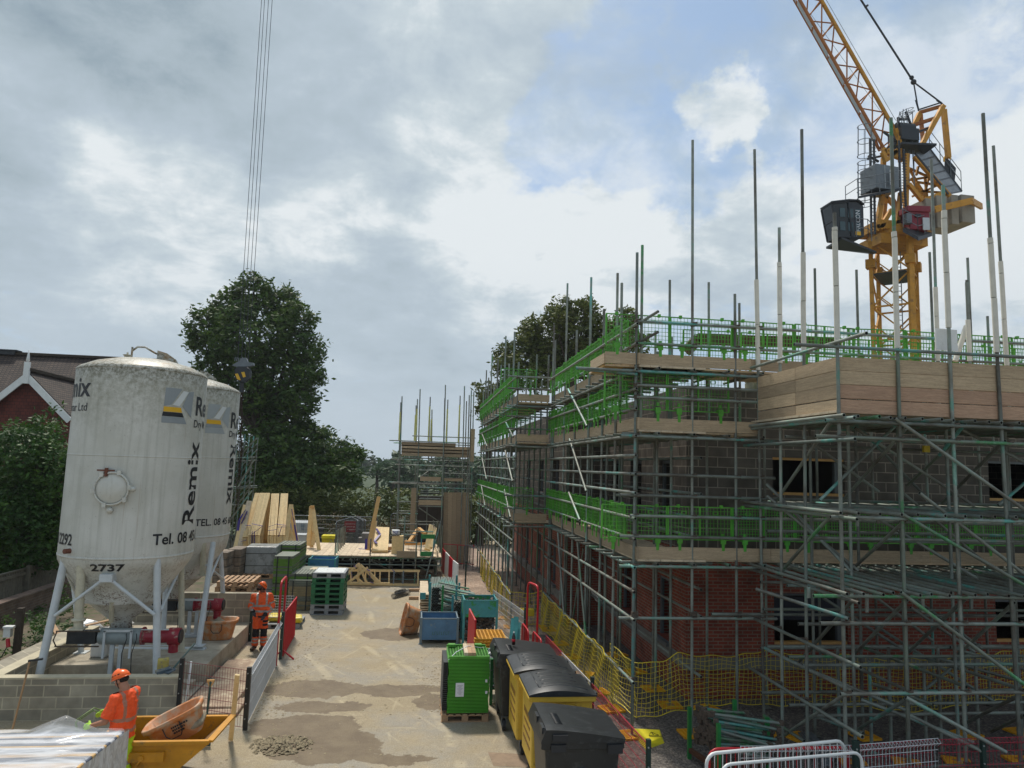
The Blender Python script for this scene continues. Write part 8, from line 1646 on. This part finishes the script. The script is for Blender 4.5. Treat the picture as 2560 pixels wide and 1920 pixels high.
for q0,q1,Y_ in (((905,510),(940,1300),Yc-1.0),((860,420),(885,1300),Yc-1.0),((560,400),(575,1390),Yc-1.1),((600,410),(610,1390),Yc-1.1)): mb.beam(K(10,*q0,Y_),K(10,*q1,Y_),.09,.09)
for k in range(26):
    a=K(10,575,420+k*37,Yc-1.1); mb.beam(a,(a.x+.28,a.y,a.z),.03,.03); 
    b_=K(10,890,540+k*29,Yc-1.0); mb.beam(b_,(b_.x+.3,b_.y,b_.z),.03,.03)
mb.build('ladders',CDK,CRN)
mb=MB()
for (y0,y1) in ((275,580),(650,830),(950,1090)):
    for yy in (y0,(y0+y1)/2,y1):
        c_=K(10,505,yy,Yc-1.1); mb.path([(c_.x+.38*cos(a),c_.y+.38*sin(a),c_.z) for a in [2*pi*i/12 for i in range(12)]],.022,4,closed=True)
    a=K(10,505,y0,Yc-1.1); b_=K(10,505,y1,Yc-1.1)
    for i in range(6): t=2*pi*i/6; mb.tube((a.x+.38*cos(t),a.y+.38*sin(t),a.z),(b_.x+.38*cos(t),b_.y+.38*sin(t),b_.z),.018,4)
mb.build('safety_cage',CGR,CRN)
# cabinet with deck
a=K(10,595,660,Yc-1.7); b_=K(10,865,935,Yc-1.7); MB().box(((a.x+b_.x)/2,Yc-1.1,(a.z+b_.z)/2),(b_.x-a.x,1.2,a.z-b_.z),rz=.12).build('cabinet',CGR,CRN,bevel=.03)
q=K(10,775,810,Yc-1.78); MB().box((q.x,Yc-1.86,q.z),(.22,.03,.85),rz=.12).box((K(10,712,800,Yc-1.7).x,Yc-1.73,(a.z+b_.z)/2),(.02,.02,a.z-b_.z-.1),rz=.12).build('cabinet_plate',MATS['grey_white'],CRN)
mb=MB(); p=[K(10,*q,Y) for q,Y in (((435,1000),Yc-2.0),((880,915),Yc-2.2),((880,900),Yc-.6),((560,960),Yc-.6))]; 
slab(mb,*p,t=.12); mb.build('cabinet_deck',CDK,CRN)
mb=MB()
def rail(pts,hh=1.0):
    for a,b_ in zip(pts,pts[1:]):
        for f in (.5,1): mb.tube(a+V((0,0,hh*f)),b_+V((0,0,hh*f)),.022,5)
        n=max(1,int((b_-a).length/.9))
        for i in range(n+1): q=a.lerp(b_,i/n); mb.tube(q,q+V((0,0,hh)),.022,5)
rail([p[0]+V((.05,.0,0)),p[1]]); rail([p[0],V((p[0].x,Yc-.9,p[0].z))]); mb.build('deck_rail',CGR,CRN)
CB([((535,610),(690,580)),((540,580),(650,640)),((700,330),(900,480)),((850,230),(1000,480)),((900,330),(1060,440)),((870,400),(1170,290)),((950,480),(1140,490)),((905,460),(1000,500)),((1000,520),(1140,500)),((850,180),(860,330)),((930,120),(1000,300)),((860,420),(1000,330)),((920,240),(940,440)),((980,300),(1050,420)),((845,200),(940,200)),((700,520),(860,430)),((940,380),(1040,400)),((900,350),(1020,370))],.10,CDK,'machinery',Yc-.4)
mb=MB(); q0=K(10,930,380,Yc-.3); mb.box((q0.x,Yc-.1,q0.z),(1.1,1.2,.7)); q1=K(10,1030,485,Yc-.8); mb.box((q1.x,Yc-.6,q1.z),(2.0,1.2,.12),rz=-.1); mb.tube((q0.x-.5,Yc-.2,q0.z+.5),(q0.x+.5,Yc-.2,q0.z+.5),.35,14); mb.build('winch',CDK,CRN)
mb=MB()
for (x,y,r) in ((940,110,.5),(900,190,.45),(980,130,.3),(930,160,.48)):
    c_=K(10,x,y,Yc-.3); mb.path([(c_.x+r*.7*cos(t),c_.y+r*sin(t)*.7,c_.z+r*.25*cos(t)) for t in [2*pi*i/12 for i in range(12)]],.02,4,closed=True)
for (x0,y0),(x1,y1) in (((870,120),(845,250)),((905,95),(880,300)),((935,90),(950,300)),((1000,120),(1005,280)),((870,140),(930,260)),((960,100),(900,260)),((1005,290),(1000,440)),((960,500),(970,880)),((1000,510),(1025,980)),((975,500),(960,780)),((1015,520),(1018,900))): mb.tube(K(10,x0,y0,Yc-.5),K(10,x1,y1,Yc-.5),.025,5)
mb.build('top_cage',CGR,CRN)
# A frame
CB([((1320,60),(1100,460),Yc-.5),((1075,135),(1000,290),Yc+.8),((1325,100),(1372,600),Yc+.6),((1000,290),(960,420),Yc+.8)],.24,CY_,'a_frame')
CB([((1070,130),(1310,62),Yc+.8,Yc),((1010,262),(1230,190),Yc+.8,Yc-.2),((1030,335),(1180,292),Yc+.8,Yc-.4),((1085,150),(1110,440),Yc+.8),((1375,600),(1325,100),Yc+.6)],.17,CRD,'a_frame_bracing')
CB([((1065,100),(1300,25),Yc),((1065,105),(1035,0),Yc),((1320,50),(1250,0),Yc)],.07,CDK,'a_frame_ties')
# jib
ft=K(9,466,695,Yc); fa=K(9,60,0,Yc); fr=K(9,524,622,Yc); fb_=K(9,182,0,Yc); dA=(fa-ft).normalized(); dB=(fb_-fr).normalized(); JL=66
offc=V((.15,1.25,.1)); ftc=(ft+fr)/2+offc; dC=((fa+fb_)/2+offc-ftc).normalized(); dJ=((dA+dB)/2).normalized()
A_=lambda s_: ft+dJ*s_; B2=lambda s_: fr+(dJ+ (dB-dA)*0)*s_; C_=lambda s_: ftc+dJ*s_
mb=MB(); mb.tube(A_(0),A_(JL),.09,8); mb.build('jib_chord',CRD,CRN); mb=MB(); mb.tube(B2(-.3),B2(JL),.11,8); mb.build('jib_chord',CY_,CRN); MB().tube(C_(0),C_(JL),.09,8).build('jib_chord',CRD,CRN)
mb=MB(); s_=0; k=0
while s_<JL:
    for P1,P2 in ((A_,B2),(B2,C_),(A_,C_)):
        mb.tube(P1(s_),P2(s_+.1),.045,6); mb.tube(P1(s_) if k%2 else P1(s_+1.5),P2(s_+1.5) if k%2 else P2(s_),.04,6)
    s_+=1.5; k+=1
mb.build('jib_lattice',CRD,CRN)
mb=MB(); n_=(dJ.cross(V((0,1,0)))).normalized()
for k in range(12):
    s0=1+k*1.9; a=A_(s0)+V((.10,.15,0)); b_=A_(s0+1.75)+V((.10,.15,0)); mb.add([a,b_,b_+V((.28,.6,.05)),a+V((.28,.6,.05)),a+V((0,0,-.02)),b_+V((0,0,-.02)),b_+V((.28,.6,.03)),a+V((.28,.6,.03))],[(0,1,2,3),(7,6,5,4),(0,4,5,1),(3,2,6,7)])
mb.build('jib_walkway',mat('walkway_grid','#a9b0b6',.5,.2,var=.1),CRN)
CB([((700,500),(720,640),Yc-.6),((700,530),(860,600),Yc-.6),((740,520),(870,560),Yc-.6),((860,380),(870,600),Yc-.5),((820,300),(860,400),Yc-.4),((740,620),(840,520),Yc-.6)],.2,CY_,'jib_foot')
MB().tube(K(9,195,0,Yc)+dJ*30,K(9,195,0,Yc),.015,4).tube(K(9,195,0,Yc),K(9,515,555,Yc),.018,4).tube(K(9,60+60,60,Yc),K(9,500,590,Yc),.014,4).build('luffing_rope',CGR,CRN)
mb=MB(); a=K(9,355,0,Yc); nd=K(9,597,378,Yc); d=(a-nd).normalized(); mb.tube(nd,a,.055,8); tip=A_(JL); mb.tube(a,tip+V((1.5,0,-3)),.055,6); mb.tube(nd,K(9,728,476,Yc),.045,6); mb.tube(nd,K(9,620,512,Yc),.04,6); mb.tube(K(9,382,32,Yc),K(9,378,26,Yc),.12,8); sph(mb,nd,.16); sph(mb,K(9,588,358,Yc),.13); mb.build('pendant_rope',CDK,CRN)
# counter jib
for e in [((1020,585),(1385,1000),Yc-.9),((960,870),(1100,1045),Yc-.9),((1000,800),(1110,1000),Yc+.9),((1120,1035),(1330,960),Yc-.9)]: CB([e],.2,CY_,'counter_jib_chord')
CB([((970,710),(1150,790),Yc+.3),((975,830),(1160,800),Yc),((1040,780),(1060,690),Yc),((1000,1000),(1250,890),Yc),((1000,940),(1300,960),Yc),((1050,860),(1150,1010),Yc),((1130,800),(1150,1000),Yc),((1160,790),(1240,880),Yc),((1040,850),(1250,880),Yc),((960,700),(1090,930),Yc+.5),((1180,760),(1110,1030),Yc+.5)],.11,CY_,'counter_jib_lattice')
mb=MB(); p=[K(10,1030,560,Yc-1.0),K(10,1370,975,Yc-1.0),K(10,1510,948,Yc+1.0),K(10,1180,510,Yc+1.0)]; slab(mb,*p,t=.04); mb.build('counter_jib_walkway',mat('walkway_mesh','#6f767c',.6,.2,var=.15,alpha=.75),CRN)
mb=MB(); 
for f in [i/6 for i in range(7)]: mb.beam(p[0].lerp(p[1],f),p[3].lerp(p[2],f),.06,.08)
mb.beam(p[3],p[2],.08,.1); mb.beam(p[0],p[1],.06,.1); mb.build('walkway_frame',CDK,CRN)
mb=MB(); rail([p[3],p[2]],1.25); mb.build('walkway_rail',CGR,CRN)
sg=[K(10,*q,Yc+1.05) for q in ((1340,575),(1452,705),(1440,835),(1335,690))]; mb=MB(); mb.add(sg+[q+V((0,.04,0)) for q in sg],[(0,1,2,3),(7,6,5,4),(0,4,5,1),(1,5,6,2),(2,6,7,3),(3,7,4,0)]); mb.build('name_board',CDK,CRN)
e1=(sg[1]-sg[0]); e2=(sg[3]-sg[0]); cwl=wloc(CRN)
text_on('FALCON',.34,mat('board_letter','#b9bcc0',.5,var=0),CRN,lambda x,y:sg[0]+e1*(.22+x*.56)+e2*(.62-y*.75)+V((0,-.03,0))-cwl,.01)
mb=MB(); mb.path([sg[0]+e1*.16+e2*.30+V((.22*cos(t),-.04,.3*sin(t))) for t in [.3+i*.35 for i in range(10)]],.05,5); mb.build('logo',LYEL,CRN)
def bxq(n,x0,y0,x1,y1,Y,d,m,name,rz=0,bev=.04): a=K(n,x0,y0,Y); b_=K(n,x1,y1,Y); return MB().box(((a.x+b_.x)/2,Y+d/2,(a.z+b_.z)/2),(b_.x-a.x,d,a.z-b_.z),rz=rz).build(name,m,CRN,bevel=bev)
bxq(10,1125,1015,1228,1345,Yc-1.1,1.9,CWT,'counterweight',.06); bxq(10,1236,985,1370,1330,Yc-1.1,1.9,CWT,'counterweight',.06); bxq(10,1385,975,1480,1290,Yc-.8,2.2,CWT,'counterweight',.06); bxq(10,1490,975,1650,1275,Yc-.8,2.2,CWT,'counterweight',.06)
CB([((1228,1135),(1620,1045),Yc-1.6),((1610,1045),(1715,1105),Yc-1.6,Yc+1),((1228,1120),(1500,1030),Yc+1.6)],.14,CY_,'counterweight_frame',h=.35)
# cab
PANE=mat('pane_glimpse','#34494f',.08,var=.15); CG=mat('cab_glass','#10171c',.08,var=.1);  # lighter cyan panes put glimpses of light through the glazing into colour
a=K(10,90,1120,Yc-1.8); b_=K(10,490,1110,Yc-1.8); za=K(10,300,1085,Yc-1.8).z; zb3=K(10,300,1420,Yc-1.8).z; xl=K(10,85,1120,Yc-1.8).x+.42; xl2=K(10,150,1440,Yc-1.8).x+.42; xr=K(10,493,1200,Yc-1.8).x; xm=K(10,335,1100,Yc-1.8).x
MB().prism([(xl,za),(xl2,zb3),(xm+.15,zb3),(xm,za+.15)],'y',Yc-1.78,Yc-.85).build('cab_glazing',CG,CRN)
MB().prism([(xm,za+.15),(xm+.15,zb3),(xr,zb3+.1),(xr,za),(xr-.4,za+.2)],'y',Yc-1.8,Yc-.8).build('cab_body',CDK,CRN)
mb=MB()
for y in (Yc-1.8,Yc-.83):
    for q0,q1 in (((xl,y,za),(xl2,y,zb3)),((xl,y,za),(xm,y,za+.17)),((xl2,y,zb3),(xm+.15,y,zb3)),((xm,y,za+.15),(xm+.15,y,zb3))): mb.beam(q0,q1,.07,.07)
for z_,x_ in ((za,xl),(zb3,xl2),((za*.5+zb3*.5),(xl+xl2)/2)): mb.beam((x_,Yc-1.8,z_),(x_,Yc-.83,z_),.06,.06)
for i in range(3):
    for j in range(2): z_=zb3+.25+(za-zb3-.3)*j/2; x_=xl2-.1+.2+i*.42+(.15 if i else .1); MB().box((x_+.1,Yc-1.8,z_+.35),(.3,.02,.5)).build('glimpse_pane',PANE,CRN)
mb.build('cab_frame',mat('cab_frame_dark','#15171a',.5),CRN)
MB().prism([(xl-.05,za+.03),(xm,za+.22),(xr-.3,za+.25),(xr,za+.05),(xr,za+.12),(xr-.3,za+.32),(xm,za+.3),(xl-.05,za+.1)],'y',Yc-1.9,Yc-.8).build('cab_roof',CDK,CRN)
mb=MB(); slab(mb,*[V(q) for q in ((xl2+.2,Yc-1.9,zb3-.05),(K(10,590,1500,Yc-1.2).x,Yc-1.5,zb3-.75+.2),(K(10,590,1420,Yc).x,Yc,zb3-.1),(xl2+.3,Yc-.2,zb3-.05))],t=.12); mb.build('cab_deck',CDK,CRN)
mb=MB(); rail([V((xm+.3,Yc-2.0,zb3)),V((xr+.1,Yc-2.0,zb3)),V((K(10,575,1340,Yc-1.5).x,Yc-1.5,zb3))],1.0); mb.build('cab_rail',CGR,CRN)
text_on('FALCON',.36,MATS['board_letter'],CRN,lambda x,y:V((xr-.22-y,Yc-1.815,zb3+.35+x*.85))-cwl,.01,name='cab_lettering')
MB().box((xr-.35,Yc-1.82,zb3+.25),(.3,.02,.2)).build('cab_stripe',LYEL,CRN)
bxq(10,990,1105,1190,1350,Yc-1.9,1.3,mat('cabin_red','#7a1626',.5,var=.1),'red_cabinet',-.12); bxq(10,1110,1215,1182,1350,Yc-2.05,.05,MATS['grey_white'],'cabinet_plate',-.12); bxq(10,940,1170,1000,1280,Yc-2.0,.3,CGR,'small_cabinet',0); bxq(10,975,1085,1200,1165,Yc-2.0,1.5,MATS['cabin_red'],'cabinet_hood',-.12); bxq(10,1035,1175,1095,1215,Yc-1.98,.1,CDK,'cabinet_opening',-.12)
mb=MB(); slab(mb,*[K(10,*q,Y) for q,Y in (((900,1330),Yc-2.2),((1060,1420),Yc-2.6),((1205,1375),Yc-.9),((1000,1300),Yc-.5))],t=.2); mb.build('right_deck',CDK,CRN)
mb=MB(); rail([K(10,905,1320,Yc-2.2),K(10,1060,1400,Yc-2.6),K(10,1195,1365,Yc-1.2)],1.0); mb.build('right_rail',CGR,CRN)
# hook block hanging over the yard with ropes and chains
HY=34.0; hk=K(11,505,760,HY); HK=thing('crane_hook_block','grey crane hook block with yellow stripes, four ropes and dangling chains','hook block',(hk.x,HY,K(11,505,830,HY).z))
mb=MB(); p=[K(11,*q,HY-.18) for q in ((455,740),(475,722),(530,722),(548,745),(545,790),(520,815),(480,815),(458,790))]; mb.add(p+[q+V((0,.36,0)) for q in p],[tuple(range(8)),tuple(range(15,7,-1))]+[(i,i+8,(i+1)%8+8,(i+1)%8) for i in range(8)]); mb.build('block_body',CDK,HK)
mb=MB(); p=[K(11,*q,HY-.12) for q in ((438,715),(480,690),(500,670),(525,670),(535,695),(570,700),(570,715),(540,722),(470,725))]; n=len(p); mb.add(p+[q+V((0,.26,0)) for q in p],[tuple(range(n)),tuple(range(2*n-1,n-1,-1))]+[(i,i+n,(i+1)%n+n,(i+1)%n) for i in range(n)])
for i in range(7): a=K(11,455+i*11,690,HY); mb.tube(a,(a.x+.02,HY,a.z+.12+.1*random.random()),.02,5)
mb.build('sheave_head',CGR,HK)
for q4 in (((457,768),(475,765),(493,805),(473,806)),((495,757),(515,755),(523,785),(507,790))): mb=MB(); pts=[K(11,*q,HY-.19) for q in q4]; mb.add(pts+[q+V((0,-.01,0)) for q in pts],[(0,1,2,3),(7,6,5,4),(0,4,5,1),(1,5,6,2),(2,6,7,3),(3,7,4,0)]); mb.build('warning_stripe',LYEL,HK)
mb=MB(); mb.path([K(11,530,730,HY-.3),K(11,552,740,HY-.3),K(11,550,790,HY-.3),K(11,520,822,HY-.3),K(11,462,800,HY-.3)],.02,5); mb.tube(K(11,500,815,HY),K(11,495,880,HY),.09,8); mb.build('hook',CDK,HK)
tops=[(565,0),(571.5,0),(580,0),(588,0)]; bots=[(512,105),(533,105),(556,105),(577,105)]
for (tu,tv),(bxx,by) in zip(tops,bots): a=OY(tu,tv,HY); b_=K(11,bxx,by,HY); d=(a-b_); bb=b_+d*((K(11,500,690,HY).z-b_.z)/d.z); tt=b_+d*((78-b_.z)/d.z); MB().tube(bb,tt,.013,5).build('rope',CDK,HK)
CH=mat('rusty_chain','#3d2c22',.6,.3,var=.4,scale=10)
for k,(xt,xb,yb) in enumerate(((490,466,1605),(500,478,1560),(505,488,1450),(495,497,1400))):
    a=K(11,xt,850,HY+.05*k); b_=K(11,xb,yb,HY+.06*k-.1); n=int((b_-a).length/.085); mb=MB()
    for i in range(n):
        q0=a.lerp(b_,i/n)+V((.03*math.sin(i*.35+k),0,0)); q1=a.lerp(b_,(i+1.35)/n)+V((.03*math.sin(i*.35+k),0,0)); s2=V((.026,0,0)) if i%2 else V((0,.026,0)); mb.path([q0-s2,q0+s2,q1+s2,q1-s2],.010,4,closed=True)
    mb.build('chain',CH,HK)
# ---------------------------------------------------------------- thin summer haze
hv=bpy.data.materials.new('haze'); hv.use_nodes=True; nt=hv.node_tree; nt.nodes.clear(); pv=N(nt,'ShaderNodeVolumePrincipled'); pv.inputs['Color'].default_value=(.80,.86,.93,1); pv.inputs['Density'].default_value=.00035; pv.inputs['Anisotropy'].default_value=.3; oo=N(nt,'ShaderNodeOutputMaterial'); nt.links.new(pv.outputs[0],oo.inputs['Volume'])
tag(MB().box((0,720,46),(1900,1660,96)).build("haze",hv,loc=(0,720,-2)),kind='stuff')
